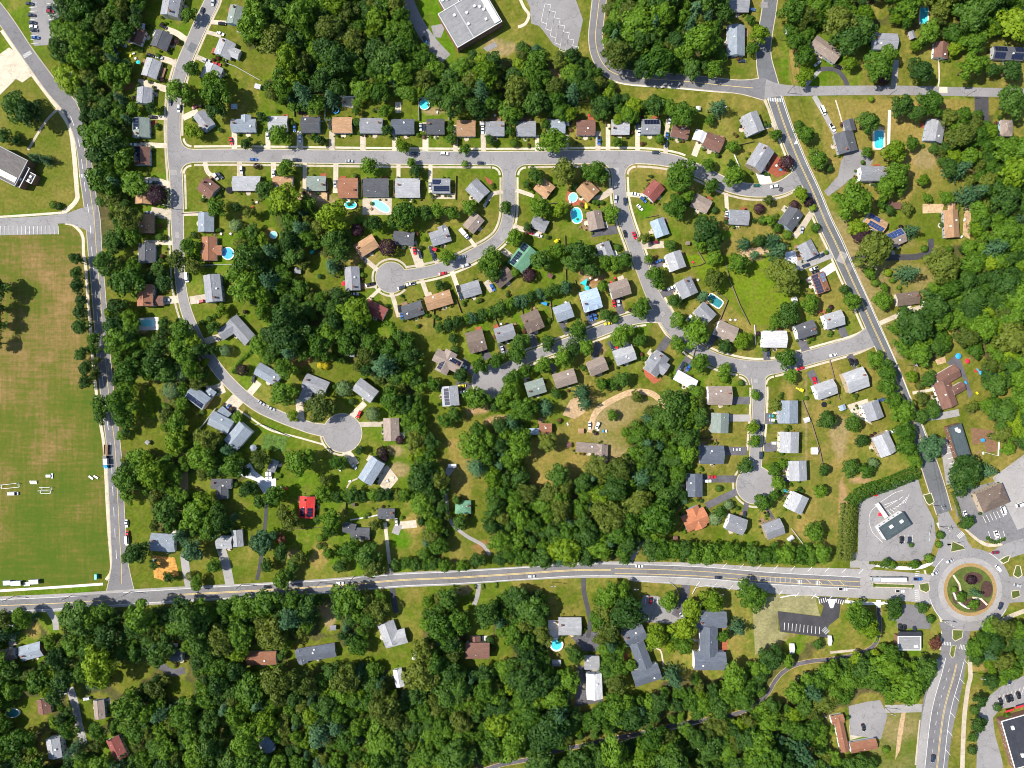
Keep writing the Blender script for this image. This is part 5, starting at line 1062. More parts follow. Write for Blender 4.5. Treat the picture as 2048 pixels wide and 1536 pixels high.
TREES = """28 210 26 d,58 225 26 d,5 270 16 d,33 280 12 d,377 28 16 g,381 135 18 g,352 180 20 g,372 190 15 g,430 185 28 g,430 215 22 d,302 215 13 d,265 215 14 g,385 262 17 y,425 160 18 g,492 287 14 d,355 83 6 p,326 160 5 p,68 315 12 b,92 320 13 b,108 410 8 g,117 412 7 d
560 271 21 g,638 280 10 d,525 235 12 d,585 213 12 o,630 205 20 g,714 245 9 g,713 222 10 g,714 205 10 g,770 222 14 g,774 260 12 d,805 293 14 y,738 332 20 g,823 325 10 g,832 341 14 d,571 336 18 g,902 258 9 g,902 278 10 g,930 299 12 g,984 205 20 d,1070 205 28 d,965 226 15 d,1025 240 12 g,1021 262 11 g,1028 286 8 g,1104 282 28 g,980 280 10 d,930 328 7 g,1071 352 17 d,1130 342 26 o,1192 347 22 g,1172 340 14 g,1237 237 12 y,1255 226 15 g,513 332 6 p,1092 250 10 g
1310 210 22 d,1367 226 27 g,1340 215 18 g,1437 215 20 b,1262 232 16 g,1235 284 10 g,1319 278 9 g,1364 347 34 g,1417 330 14 g,1425 370 16 g,1467 352 22 g,1463 328 10 d,1466 292 12 g,1551 269 13 g,1573 325 14 p,1519 67 22 y,1505 97 14 g,1597 250 9 g,1612 268 18 g,1636 318 18 g,1658 337 8 d,1501 40 10 g,1420 240 10 g
1611 150 20 y,1608 112 22 g,1590 85 18 g,1701 125 16 y,1758 132 30 g,1775 110 20 g,1768 158 12 p,1841 140 24 d,1941 132 28 g,1966 125 18 g,2025 138 22 d,2028 200 30 d,1806 210 24 d,1865 205 26 g,1835 226 20 d,1742 198 6 y,1736 245 24 d,1789 304 24 y,1825 285 14 g,1735 303 12 g,1790 350 26 g,1845 360 12 y,1910 95 14 y,1985 140 14 d
1711 397 38 g,1752 497 40 o,1717 454 19 y,1723 470 17 p,1823 462 17 b,1771 377 22 g,1800 372 16 g,1815 416 12 o,1766 405 12 g,1780 420 11 d,1855 395 10 g,1895 395 14 g,1884 450 5 d,1849 497 7 g,1815 547 22 b,1740 545 14 g,1750 565 8 g,1776 545 8 y,1785 560 6 g,1768 575 10 g,1768 601 20 g,1867 577 16 g,1836 647 40 d,1795 655 17 g,1843 708 28 g,1893 527 38 o,1690 580 12 d,1703 602 20 g,1622 606 20 g,1576 627 24 d,1551 643 16 g,1570 552 36 o,1477 525 25 g,1545 482 20 b,1557 500 22 b,1490 488 16 b,1510 510 11 b,1520 480 14 d,1412 458 28 d,1425 478 22 d,1400 490 16 g,1430 515 18 g,1429 557 22 o,1407 592 14 b,1312 552 19 g,1318 570 12 g,1298 518 10 g,1350 602 14 d,1341 492 13 d,1288 477 12 o,1222 427 17 g,1283 617 20 g,1211 630 14 d,1229 638 9 g,1205 573 12 g,1357 642 18 g,1394 665 28 g,1356 688 18 g,1485 681 17 y,1450 694 14 d,1352 412 24 g,1374 392 16 g,1430 420 7 d,1537 401 10 o,1518 417 10 p,1525 440 9 g,1602 388 16 y,1588 410 9 p,1618 404 10 p,1625 415 8 y,1540 440 12 g,1555 455 10 g,1632 455 9 g,1260 620 4 p,1235 495 7 d,1575 470 9 g
805 430 27 g,432 415 20 g,527 380 18 d,570 397 30 y,471 451 13 l,505 462 15 d,487 470 12 g,500 425 14 o,474 415 10 d,667 432 30 y,605 427 14 b,576 440 22 d,600 457 22 g,748 447 18 d,715 460 13 p,718 440 10 g,775 495 17 p,660 530 18 o,682 507 20 g,610 530 10 g,600 575 18 y,722 530 5 g,725 550 5 g,640 553 5 b,375 490 18 g,352 522 20 o,385 530 17 o,388 470 7 d,443 620 13 y,428 654 13 d,418 638 6 d,405 645 5 d,430 632 5 d,452 701 12 l,425 700 10 d,412 695 9 l,485 740 12 p,570 735 20 g,565 787 27 g,637 815 33 o,585 832 12 y,474 835 11 g,688 777 16 l,745 828 14 l,785 800 26 g,810 812 20 d,704 803 7 d,641 731 7 Y,651 732 7 Y,520 917 20 o,597 925 34 g,675 925 18 g,650 960 12 o,645 985 14 g,400 912 34 g,465 935 24 g,500 975 16 d,520 1005 14 d,550 990 20 g,570 1030 20 o,850 425 18 d,872 420 16 g,905 425 14 g,938 415 15 g,1012 415 14 d,1055 455 10 d,1082 415 24 g,1118 420 17 y,1028 475 18 g,985 515 22 g,965 530 14 g,985 545 18 g,1080 520 24 d,1115 500 18 g,1127 510 10 y,1058 550 14 p,1030 545 9 g,895 515 16 g,880 570 10 d,1160 505 26 d,1145 525 20 d,1183 540 17 d,1210 525 16 g,1230 525 16 g,1250 520 18 g,910 700 9 d,907 677 10 d,313 391 20 p,255 387 8 p,320 475 8 d,325 545 12 g,330 645 14 d,355 700 24 g,375 715 22 g,395 700 18 y,385 740 22 g,360 745 18 l,345 780 18 l,1055 370 10 d,1150 372 8 d,1188 403 5 g,1196 404 5 g,1204 405 5 g
960 732 18 g,995 720 16 g,1035 710 20 g,1040 685 18 d,1051 740 16 g,1086 730 19 g,1127 715 20 g,1145 697 18 d,1172 695 18 g,1095 686 15 d,1157 662 20 g,1025 755 18 g,1020 780 20 g,1005 802 18 g,955 797 26 g,990 812 14 d,922 752 17 d,868 767 15 g,890 840 16 g,910 828 16 d,1047 820 28 g,1092 815 20 b,1025 845 20 b,1000 852 18 d,1165 785 20 b,1172 807 16 b,1112 787 11 d,1205 768 16 g,1245 758 18 d,1226 766 14 g,1095 885 22 o,1225 830 12 g,1274 792 12 o,1242 935 28 o,1117 952 22 d,1262 880 9 g,1244 670 23 g,1280 681 15 g,1402 725 21 g,1450 740 14 g,1447 757 9 g,1572 717 22 g,1582 752 14 g,1511 790 10 g,1505 855 14 y,1510 882 15 g,1491 932 18 d,1551 810 14 o,1654 840 18 d,1705 847 17 d,1550 940 15 g,1565 930 12 g,1557 967 15 g,1549 992 13 g,1527 1005 18 g,1642 982 15 g,1647 940 12 d,1437 977 7 d,1457 1010 10 l,1482 766 6 d,1700 937 18 d,1341 1057 9 g,1430 1038 13 l,1440 1025 13 d,1630 1065 20 g,1505 1192 31 g,1425 1202 22 y,1385 1222 22 y,1337 1202 20 g,1477 1257 20 b,1448 1272 14 g,1312 1275 24 y,1367 1257 26 y,1370 1290 20 g,1260 1332 16 g,1217 1192 26 g,1252 1202 22 y,1210 1228 24 o,1222 1258 26 o,1220 1288 20 b,1216 1316 18 o
1752 717 18 g,1773 745 21 g,1775 772 20 g,1788 800 20 g,1806 822 23 g,1811 865 22 g,1816 895 22 g,1831 920 18 g,1863 895 26 b,1708 847 17 g,1725 882 15 d,1733 942 17 g,1746 927 11 l,1842 832 16 d,1866 820 16 d,1823 752 12 y,1843 797 13 o,1840 770 9 o,1858 757 15 d,1938 950 38 d,1976 942 18 b,1920 967 18 b,1936 1045 17 d,1823 1090 5 d,1943 1160 9 p,1951 1186 10 b,1923 1194 11 g,1948 1210 10 g,1908 1179 6 g,1771 1126 10 d,1783 1130 9 y,1828 1129 10 g,1858 1117 9 g,1878 1089 7 g,1881 1070 8 g,1786 1212 18 d,1791 1227 14 g,1846 1217 12 d,1861 1238 8 g,1723 1235 28 g,1738 1258 22 y,1712 1222 20 g,1871 1287 14 r,972 1229 26 d,1150 1307 19 d,981 1281 9 d,1960 1400 14 d,1985 1365 15 d,2005 1360 14 g,1950 1420 9 d,1955 1450 16 d,1965 1445 12 d,1948 1475 10 d,1945 1500 9 d,1995 1415 8 g,1780 1400 10 g
563 1162 18 g,575 1150 15 d,562 1106 18 d,562 1080 13 r,525 1085 24 b,597 1115 16 o,585 1132 15 d,535 1130 13 d,580 1045 22 o,640 1076 8 g,640 1092 7 d,659 1106 14 g,662 1040 22 g,657 1062 16 g,700 1100 22 g,732 1110 26 d,750 1135 22 o,680 1132 14 d,854 1086 12 b,635 1040 10 d,750 1050 12 o,880 1062 12 o,385 1032 32 g,332 1025 28 d,272 1105 24 d,252 1117 10 d,382 1102 24 b,362 1070 20 b,252 957 32 g,307 1130 11 d,427 1132 14 g,381 1152 9 o,392 1167 15 g,337 1155 11 d,290 980 12 d,490 980 13 d,915 1000 10 d,920 1045 16 d,955 1120 16 d,925 1130 14 g,1000 1118 16 d,1040 1120 15 d,1085 1118 20 g,1120 1120 16 y,720 900 10 d,765 905 12 p,770 915 8 p,800 880 9 p,740 1130 14 d
152 517 14 d,152 547 14 d,156 571 15 d,163 600 13 d,160 625 15 d,162 653 16 d,164 707 16 d,173 734 16 d,171 762 15 d,-9 575 24 d,-12 615 22 d,-8 648 20 d,-10 685 17 d
1720 1524 16 d,1205 1200 18 g,1200 1240 20 o,1236 1230 20 o,1205 1275 18 g,1212 1300 18 g,1215 1340 18 o,1226 1368 16 d,1340 1292 14 y,1352 1275 16 g,1000 890 18 g,980 880 18 d,1020 925 20 g,1040 955 20 g,1055 985 20 o,1000 930 18 b,975 915 18 d,1010 960 20 d,985 985 18 g,1030 995 20 g,1741 1530 14 d,1700 1530 16 d,1772 1500 7 g,2021 1450 7 g,2014 1432 6 g,2027 1475 7 g,2033 1500 8 g,1975 1360 12 d,1840 700 18 g,1810 650 16 d"""
for t in TREES.replace('\n', ',').split(','):
    a = t.split(); tree(float(a[0]), float(a[1]), float(a[2]), a[3])
def treeline(x0, y0, x1, y1, step, r, cs, jit=3):
    n = int(math.hypot(x1 - x0, y1 - y0) / step)
    for i in range(n + 1):
        t = i / n; tree(x0 + (x1 - x0) * t + tr_.uniform(-jit, jit), y0 + (y1 - y0) * t + tr_.uniform(-jit, jit), r * tr_.uniform(.85, 1.15), tr_.choice(cs), kind='broad', nm='hedgerow_tree')
treeline(655, 992, 865, 992, 17, 14, 'gdgo'); treeline(790, 1128, 890, 1130, 17, 13, 'gdg'); treeline(1302, 1102, 1640, 1112, 22, 21, 'gggdg', 4)
treeline(880, 655, 980, 625, 15, 12.5, 'dgb'); treeline(985, 620, 1130, 575, 16, 14, 'dbg')
# hedges: a dense wall of leaf faces each
def hedge(name, pts, wpx, hm, c, label):
    r = np.random.default_rng(len(pts) * 31 + int(pts[0][0])); pl = spline(pts, 3); V = []; N = []
    for p, nn in zip(pl, normals(pl)):
        k = int(10 + wpx * 2.2)
        for i in range(k):
            u = r.uniform(-.5, .5); z = hm * (1 - .5 * (2 * abs(u)) ** 3) * r.uniform(.75, 1.06) if r.random() < .72 else hm * r.uniform(.05, .8)
            if z < hm * .7: u = math.copysign(.5, u) * r.uniform(.9, 1.05)
            x, y = P(p[0] + nn[0] * u * wpx + r.uniform(-1.5, 1.5), p[1] + nn[1] * u * wpx + r.uniform(-1.5, 1.5), hm * .7)
            V.append((x, y, z)); N.append((nn[0] * u * 2 + r.normal(0, .5), -nn[1] * u * 2 + r.normal(0, .5), .9 + r.normal(0, .3)))
    V = np.array(V); N = np.array(N); N /= np.linalg.norm(N, axis=1)[:, None]; T = np.cross(N, [[.3, .2, .93]]); T /= np.linalg.norm(T, axis=1)[:, None] + 1e-6; B = np.cross(N, T)
    s_ = r.uniform(.28, .6, (len(V), 1)); q = np.stack([V - T * s_, V - B * s_ * .8, V + T * s_, V + B * s_ * .8], 1).reshape(-1, 3)
    tagset(link('hedge', quadmesh('hedge', q, [LEAF[c]])), label, 'hedge')
hedge('hedge', R("1695 1120,1697 1060,1702 1010"), 30, 6, 'o', 'tall olive evergreen hedge left of the bank car park'); hedge('hedge', R("1702 1010,1730 985,1780 968,1835 945"), 24, 6, 'g', 'tall evergreen hedge curving above the bank car park')
hedge('hedge', R("300 835,296 800,298 775"), 14, 2.2, 'y', 'yellow-green hedge beside the narrow lawn by the school road'); hedge('hedge', R("465 745,480 722,500 705"), 7, 1.6, 'g', 'low clipped hedge right of the curving left street')
hedge('hedge', R("765 645,782 650,785 668,783 682"), 9, 2, 'g', 'bending green hedge behind the dark red house'); hedge('hedge', R("1905 985,1915 1010,1922 1035"), 5, 1, 'o', 'low strip of planting beside the brown-roofed shop'); hedge('hedge', R("1748 1170,1826 1173"), 6, 1, 'y', 'low yellow-green planting on the median of the main road')
hedge('hedge', R("920 1176,950 1174"), 8, 1.6, 'd', 'dark clipped hedge left of a narrow drive below the main road'); hedge('hedge', R("966 1173,992 1171"), 9, 1.6, 'd', 'dark clipped hedge right of a narrow drive below the main road'); hedge('hedge', R("524 248,525 288"), 3, 1.4, 'g', 'thin clipped hedge between two houses above the long street')
hedge('hedge', R("1740 1125,1775 1129,1840 1128"), 4, .8, 'o', 'low strip of planting below the bank car park'); hedge('hedge', R("1975 1075,1990 1085,2010 1078"), 5, 1, 'd', 'dark planting strip at the shop car park entrance'); hedge('hedge', R("538 905,570 907"), 8, .8, 'y', 'bright row of crops in the vegetable garden')
# ------------------------------------------------------------------ woods: masses of trees nobody could tell apart
pc = bpy.data.collections.new('woodland_sources')
ri = 0
mixp = 'ggggdddgogdoygdb'
for i, c in enumerate(mixp):
    kind = 'conifer' if c == 'b' and i % 2 else 'broad'
    q = Q[kind][i % NVAR[kind]]; me = quadmesh('woodland_tree', q, [LEAF[c]])
    o = bpy.data.objects.new(f'woodland_source_{i:02d}', me); pc.objects.link(o)
ng = bpy.data.node_groups.new('woodland', 'GeometryNodeTree')
ng.interface.new_socket('Geometry', in_out='INPUT', socket_type='NodeSocketGeometry'); ng.interface.new_socket('Geometry', in_out='OUTPUT', socket_type='NodeSocketGeometry')
nn_ = ng.nodes; ll = ng.links
gi = nn_.new('NodeGroupInput'); go = nn_.new('NodeGroupOutput'); ci = nn_.new('GeometryNodeCollectionInfo'); ci.inputs['Collection'].default_value = pc; ci.inputs['Separate Children'].default_value = True; ci.inputs['Reset Children'].default_value = True
ip = nn_.new('GeometryNodeInstanceOnPoints'); ip.inputs['Pick Instance'].default_value = True
def na(nm, ty): k = nn_.new('GeometryNodeInputNamedAttribute'); k.data_type = ty; k.inputs['Name'].default_value = nm; return k.outputs[0]
ll.new(gi.outputs[0], ip.inputs['Points']); ll.new(ci.outputs[0], ip.inputs['Instance']); ll.new(na('pick', 'INT'), ip.inputs['Instance Index'])
ll.new(na('turn', 'FLOAT_VECTOR'), ip.inputs['Rotation']); ll.new(na('size', 'FLOAT_VECTOR'), ip.inputs['Scale']); ll.new(ip.outputs[0], go.inputs[0])
cl = np.array([[float(q) for q in t.split()] for t in CLEAR.split(';')])
hz = np.array([[h['x'], h['y'], max(h['L'], h['W']) * .5] for h in houses] + [[wg['x'], wg['y'], max(wg['L'], wg['W']) * .5] for h in houses for wg in h['wings']])
ro_pts = np.array([(p[0], p[1], (p[2] if len(p) > 2 else 24) * .5) for k in RL if k != 'schoolloop' for p in RL[k]] + [(p[0], p[1], 15) for p in main_c] + [(p[0], p[1], 6) for p in tr])
pl_ = np.array(PLACED)
wr = random.Random(9); NW = 0
def inpg(pg, x, y):
    c = False
    for (x0, y0), (x1, y1) in zip(pg, pg[1:] + pg[:1]):
        if (y0 > y) != (y1 > y) and x < (x1 - x0) * (y - y0) / (y1 - y0) + x0: c = not c
    return c
for wname, ps in WOODS.items():
    pts = [t for t in INWOOD if any(inpg(R(q), t[0], t[1]) for q in ps)]; INWOOD = [t for t in INWOOD if t not in pts]
    for s in ps:
        pg = R(s); xs = [p[0] for p in pg]; ys = [p[1] for p in pg]
        def inside(x, y):
            c = False
            for (x0, y0), (x1, y1) in zip(pg, pg[1:] + pg[:1]):
                if (y0 > y) != (y1 > y) and x < (x1 - x0) * (y - y0) / (y1 - y0) + x0: c = not c
            return c
        ar = abs(sum(p[0] * q[1] - q[0] * p[1] for p, q in zip(pg, pg[1:] + pg[:1]))) / 2
        for _ in range(int(ar / 13)):
            x, y = wr.uniform(min(xs), max(xs)), wr.uniform(min(ys), max(ys))
            if not inside(x, y): continue
            r = wr.choice((10, 13, 15, 18, 20, 22, 25, 28, 31))
            d = np.hypot(cl[:, 0] - x, cl[:, 1] - y) - cl[:, 2]
            if d.min() < r * .45: continue
            d = np.hypot(hz[:, 0] - x, hz[:, 1] - y) - hz[:, 2]
            if d.min() < r * .5: continue
            d = np.hypot(ro_pts[:, 0] - x, ro_pts[:, 1] - y) - ro_pts[:, 2]
            if d.min() < r * .35: continue
            d = np.hypot(pl_[:, 0] - x, pl_[:, 1] - y) - (pl_[:, 2] + r) * .62
            if d.min() < 0: continue
            if any(math.hypot(a - x, b_ - y) < (q + r) * .53 for a, b_, q in pts): continue
            pts.append((x, y, r))
    NW += len(pts)
    co = []; pk = []; tn = []; sz = []
    for x, y, r in pts:
        rm = r * S * 1.08; g_ = P(x, y, rm * 1.35); co.append((*g_, 0)); pk.append(wr.randrange(len(mixp))); tn.append((0, 0, wr.uniform(0, 6.28))); sz.append((rm * wr.uniform(.8, 1.2), rm * wr.uniform(.8, 1.2), rm * wr.uniform(.75, 1.2)))
    me = bpy.data.meshes.new('woodland'); me.from_pydata(co, [], [])
    a = me.attributes.new('pick', 'INT', 'POINT'); a.data.foreach_set('value', pk)
    a = me.attributes.new('turn', 'FLOAT_VECTOR', 'POINT'); a.data.foreach_set('vector', np.array(tn, np.float32).ravel())
    a = me.attributes.new('size', 'FLOAT_VECTOR', 'POINT'); a.data.foreach_set('vector', np.array(sz, np.float32).ravel())
    o = link('woodland', me); md = o.modifiers.new('trees', 'NODES'); md.node_group = ng
    tagset(o, f"dense green wood of mixed broadleaf trees {wname}", 'wood', kind='stuff')
print('wood trees', NW, 'placed', len(PLACED))

# low planting along the house walls: too small and many to count
fr = random.Random(21); co = []; pk = []; tn = []; sz = []
ng2 = ng.copy(); pc2 = bpy.data.collections.new('shrub_sources')
for i, c in enumerate('gdygodgdprgd'):
    o = bpy.data.objects.new(f'shrub_source_{i:02d}', quadmesh('shrub', Q['round'][i % 2], [LEAF[c]])); pc2.objects.link(o)
next(q for q in ng2.nodes if q.bl_idname == 'GeometryNodeCollectionInfo').inputs['Collection'].default_value = pc2
for h in houses:
    if 'flat' in h['fl']: continue
    o = h['obj']; mw = o.matrix_basis; L, W = h['L'] * S, h['W'] * S
    for i in range(fr.randint(5, 11)):
        sd = fr.choice((-1, -1, 1, 2)); u = fr.uniform(-.5, .5)
        q = Vector((u * L, sd * (W / 2 + fr.uniform(.3, 1.3)), 0)) if sd != 2 else Vector((fr.choice((-1, 1)) * (L / 2 + fr.uniform(.4, 1.2)), u * W, 0))
        q = mw @ q; co.append(tuple(q)); pk.append(fr.randrange(12)); tn.append((0, 0, fr.uniform(0, 6.28))); r = fr.uniform(.35, 1.0); sz.append((r, r, r * fr.uniform(.8, 1.2)))
    for i in range(fr.randint(1, 4)):   # planting at the edges of the lot
        a = fr.uniform(0, 6.28); d = fr.uniform(22, 36) * S; q = o.location + Vector((math.cos(a) * d, math.sin(a) * d, 0)); qx, qy = q.x / S + CX, CY - q.y / S
        if (np.hypot(ro_pts[:, 0] - qx, ro_pts[:, 1] - qy) - ro_pts[:, 2]).min() < 9 or (np.hypot(hz[:, 0] - qx, hz[:, 1] - qy) - hz[:, 2]).min() < 2: continue
        for j in range(fr.randint(1, 4)):
            co.append((q.x + fr.uniform(-1.5, 1.5), q.y + fr.uniform(-1.5, 1.5), 0)); pk.append(fr.randrange(12)); tn.append((0, 0, fr.uniform(0, 6.28))); r = fr.uniform(.5, 1.5); sz.append((r, r, r * fr.uniform(.8, 1.2)))
me = bpy.data.meshes.new('shrubbery'); me.from_pydata(co, [], [])
a = me.attributes.new('pick', 'INT', 'POINT'); a.data.foreach_set('value', pk)
a = me.attributes.new('turn', 'FLOAT_VECTOR', 'POINT'); a.data.foreach_set('vector', np.array(tn, np.float32).ravel())
a = me.attributes.new('size', 'FLOAT_VECTOR', 'POINT'); a.data.foreach_set('vector', np.array(sz, np.float32).ravel())
o = link('shrubbery', me); md = o.modifiers.new('shrubs', 'NODES'); md.node_group = ng2
tagset(o, 'low mixed shrubs planted along the walls and edges of the gardens', 'shrubbery', kind='stuff')
# ------------------------------------------------------------------ vehicles
def loft(mb, st, m=0):
    """st: list of (x, half width, z bottom, z top) stations, shoulders softened"""
    v = []
    for x, hw_, z0, z1 in st: v += [(x, -hw_ * .96, z0), (x, -hw_, (z0 + z1) * .5), (x, -hw_ * .86, z1), (x, hw_ * .86, z1), (x, hw_, (z0 + z1) * .5), (x, hw_ * .96, z0)]
    f = []
    for i in range(len(st) - 1):
        for j in range(6): f.append((i * 6 + j, i * 6 + (j + 1) % 6, i * 6 + 6 + (j + 1) % 6, i * 6 + 6 + j))
    n_ = len(st) - 1; f += [(5, 4, 3, 2, 1, 0), tuple(n_ * 6 + j for j in range(6))]
    mb.add(v, f, m)
CARM = {}
def carmeshes(kind):
    L, W = dict(sedan=(4.8, 1.9), suv=(4.9, 2.0), pickup=(5.7, 2.05), van=(6.0, 2.2))[kind]; h = L / 2; w_ = W / 2
    body = MB(); glass = MB(); roof = MB(); lamp = MB(); tail = MB()
    zb = .85 if kind == 'sedan' else 1.0
    loft(body, [(-h, w_ * .82, .35, zb - .1), (-h + .25, w_ * .97, .25, zb), (-h * .4, w_, .22, zb), (h * .45, w_, .22, zb), (h - .5, w_ * .96, .25, zb - .08), (h - .12, w_ * .84, .3, zb - .18), (h, w_ * .7, .38, zb - .3)])
    c0, c1, t0, t1, zt = dict(sedan=(-h * .78, h * .42, -h * .42, h * .08, 1.42), suv=(-h * .96, h * .42, -h * .82, h * .12, 1.7), pickup=(-h * .12, h * .50, -h * .06, h * .24, 1.75), van=(-h * .97, h * .72, -h * .93, h * .5, 2.2))[kind]
    a, b_ = w_ * .88, w_ * .74
    v = [(c0, -a, zb - .02), (c1, -a, zb - .02), (c1, a, zb - .02), (c0, a, zb - .02), (t0, -b_, zt), (t1, -b_, zt), (t1, b_, zt), (t0, b_, zt)]
    glass.add(v, [(0, 1, 5, 4), (1, 2, 6, 5), (2, 3, 7, 6), (3, 0, 4, 7)])
    roof.box(t0 - .02, t1 + .02, -b_ - .02, b_ + .02, zt - .03, zt + .05)
    if kind == 'pickup':
        bed = MB(); bed.box(-h + .15, -h * .16, -w_ * .74, w_ * .74, zb + .002, zb + .02)
    for sg in (-1, 1): lamp.box(h - .42, h - .08, sg * w_ * .62 - .16, sg * w_ * .62 + .16, zb - .3, zb - .14); tail.box(-h - .02, -h + .1, sg * w_ * .66 - .14, sg * w_ * .66 + .14, zb - .35, zb - .12)
    wh = MB(); v = []
    for y in (-.11, .11):
        for i in range(12): t = 2 * math.pi * i / 12; v.append((.34 * math.cos(t), y, .34 * math.sin(t)))
    wh.add(v, [(i, (i + 1) % 12, 12 + (i + 1) % 12, 12 + i) for i in range(12)] + [tuple(range(11, -1, -1)), tuple(range(12, 24))])
    d = dict(body=body.build('body', M['car_w']), glass=glass.build('windows', M['glass']), roof=roof.build('roof', M['car_w']), lamp=lamp.build('headlights', M['vent']), tail=tail.build('tail_lights', M['fab_red']), wheel=wh.build('wheel', M['tyre']), wx=h * .62, wy=w_ - .1)
    if kind == 'pickup': d['bed'] = bed.build('truck_bed', M['black'])
    return d
for k in ('sedan', 'suv', 'pickup', 'van'): CARM[k] = carmeshes(k)
CW = dict(k='black', w='white', s='silver', r='red', b='blue', n='navy', t='turquoise', y='yellow', m='maroon', g='dark green')
KW = dict(sedan='car', suv='suv', pickup='pickup truck', van='van')
def car(x, y, a, c, kind=None):
    kind = kind or tr_.choice(('sedan', 'suv', 'sedan', 'suv', 'sedan'))
    d = CARM[kind]; root = empty(dict(sedan='car', suv='suv', pickup='pickup_truck', van='van')[kind], (*P(x, y, .8), .17), -math.radians(a))
    for nm, key in (('body', 'body'), ('windows', 'glass'), ('roof', 'roof'), ('headlights', 'lamp'), ('tail_lights', 'tail')):
        o = link(nm, d[key], root)
        if key in ('body', 'roof'): o.material_slots[0].link = 'OBJECT'; o.material_slots[0].material = M['car_' + c]
    if 'bed' in d: link('truck_bed', d['bed'], root)
    for sx in (-1, 1):
        for sy in (-1, 1): link('wheel', d['wheel'], root, (sx * d['wx'], sy * d['wy'], .34))
    reg(root, x, y, f"{CW[c]} {KW[kind]}", 'car' if kind in ('sedan', 'suv') else KW[kind].split()[0] if kind == 'pickup' else kind, 'parked and driving cars')
CARS = """59 7 5 n,63 30 3 n,65 45 3 n,66 53 3 w,68 60 3 n,71 75 3 b,101 15 3 n,101 23 3 m,105 45 3 n,107 54 3 b,404 22 105 n,426 4 100 s,444 47 5 k,441 67 20 w,326 53 25 k,301 110 15 k,318 115 10 s,246 90 20 s,228 93 100 b van,413 121 15 s,434 128 15 r,340 203 95 n,358 217 95 s,391 213 150 m,305 234 0 k,265 289 0 w,462 282 80 r,432 353 60 s,440 351 50 n,483 340 88 s,507 319 2 b,593 320 2 n,699 322 2 s,535 271 90 w,589 256 90 b,600 277 92 w,660 251 90 k,841 254 90 s,849 255 90 n,831 307 2 n,889 307 2 w,910 281 90 r,965 260 90 w,962 326 2 n,1198 281 90 b pickup,1274 252 90 n,1278 264 92 w,1334 272 95 b,1333 288 95 n,1312 305 2 n,1339 241 100 s,1469 20 0 w,1503 19 5 b,1461 113 0 n,1484 122 0 n,1635 127 140 s,1677 134 20 k,1646 221 65 w van,1665 255 60 w pickup,1548 373 170 w,1514 371 0 g
547 347 90 w,670 367 90 s,860 371 90 s,972 407 120 n,1060 465 15 r,1077 471 12 w,829 502 80 r,840 509 75 n,862 500 75 n,867 513 75 n,924 514 165 s,931 531 160 s,885 547 170 r,803 575 165 n,821 568 168 w pickup,916 578 75 k,921 592 75 n,985 575 60 b,799 618 80 k,804 634 80 b,740 569 165 k pickup,710 588 0 s,374 555 85 w van,401 603 170 r,433 677 20 n,507 758 105 k,432 783 130 k,456 816 110 b,465 821 115 k,523 806 35 s,543 817 25 s,718 829 115 r,708 932 50 s,534 950 90 w,541 950 90 w,1231 398 92 s,1250 403 85 n,1271 388 10 w,1287 399 45 b,1280 415 45 w,1250 468 75 k,1269 471 70 r,1237 513 170 s,1228 607 80 r,1237 605 80 s,1181 633 75 b pickup,1190 630 75 b pickup,1216 647 170 y,1005 700 75 s,1225 691 75 n,1232 690 75 r,924 772 175 y,927 784 175 w,927 732 30 w,1195 851 110 w,1179 851 90 w,1318 522 160 b,1342 576 155 w,1378 636 130 w,1384 641 130 n,1309 485 170 m,1453 430 95 w,1604 459 95 s,1642 511 150 n,1611 531 160 n,1628 537 160 w pickup,1631 544 160 k,1365 731 115 n,1377 735 115 b,1537 707 90 n,1601 737 160 r,1667 710 165 w,1629 761 70 r,1546 832 0 t,1547 840 0 w,1524 856 90 n,1550 886 0 w,1522 911 90 n,1474 899 0 s,1425 954 0 r,1415 962 0 w,1569 981 10 t,1569 960 0 n,1702 724 70 k,1712 725 70 k,1782 864 160 w,1763 800 160 b
1279 1132 0 w,1437 1155 2 n,1301 1202 95 r,1365 1232 50 s,1489 1030 100 n,1836 1158 0 b pickup,1686 1178 2 w pickup,1800 1182 0 w pickup,1870 1146 150 s,1900 1122 160 s,1991 1105 175 m,1997 1137 50 w,2001 1212 105 n,2035 1171 15 s,1931 1029 75 w,2007 1021 70 w van,1993 1069 75 w,1803 1080 90 k,1819 1081 95 n,1748 989 10 r,1767 980 20 n,1798 965 20 n,1826 957 70 n,1800 1255 90 k,1808 1257 90 k,1829 1260 90 n,2041 1009 160 w van,1727 1455 75 k,1866 1517 95 n,2018 1361 70 n,2002 1403 70 k,2016 1398 70 k,2023 1396 70 k,2037 1391 70 k,253 1047 88 w,255 1069 88 r,254 1081 88 w van,535 1174 2 k,680 1166 2 w,793 1044 85 w,174 1397 165 s,296 364 0 w,313 365 0 n,297 425 0 s,332 600 0 s,853 86 60 b,851 79 60 k,1062 1152 2 s,27 987 0 w van,317 1366 70 n"""
for t in CARS.replace('\n', ',').split(','):
    a = t.split(); car(float(a[0]), float(a[1]), float(a[2]), a[3], a[4] if len(a) > 4 else None)
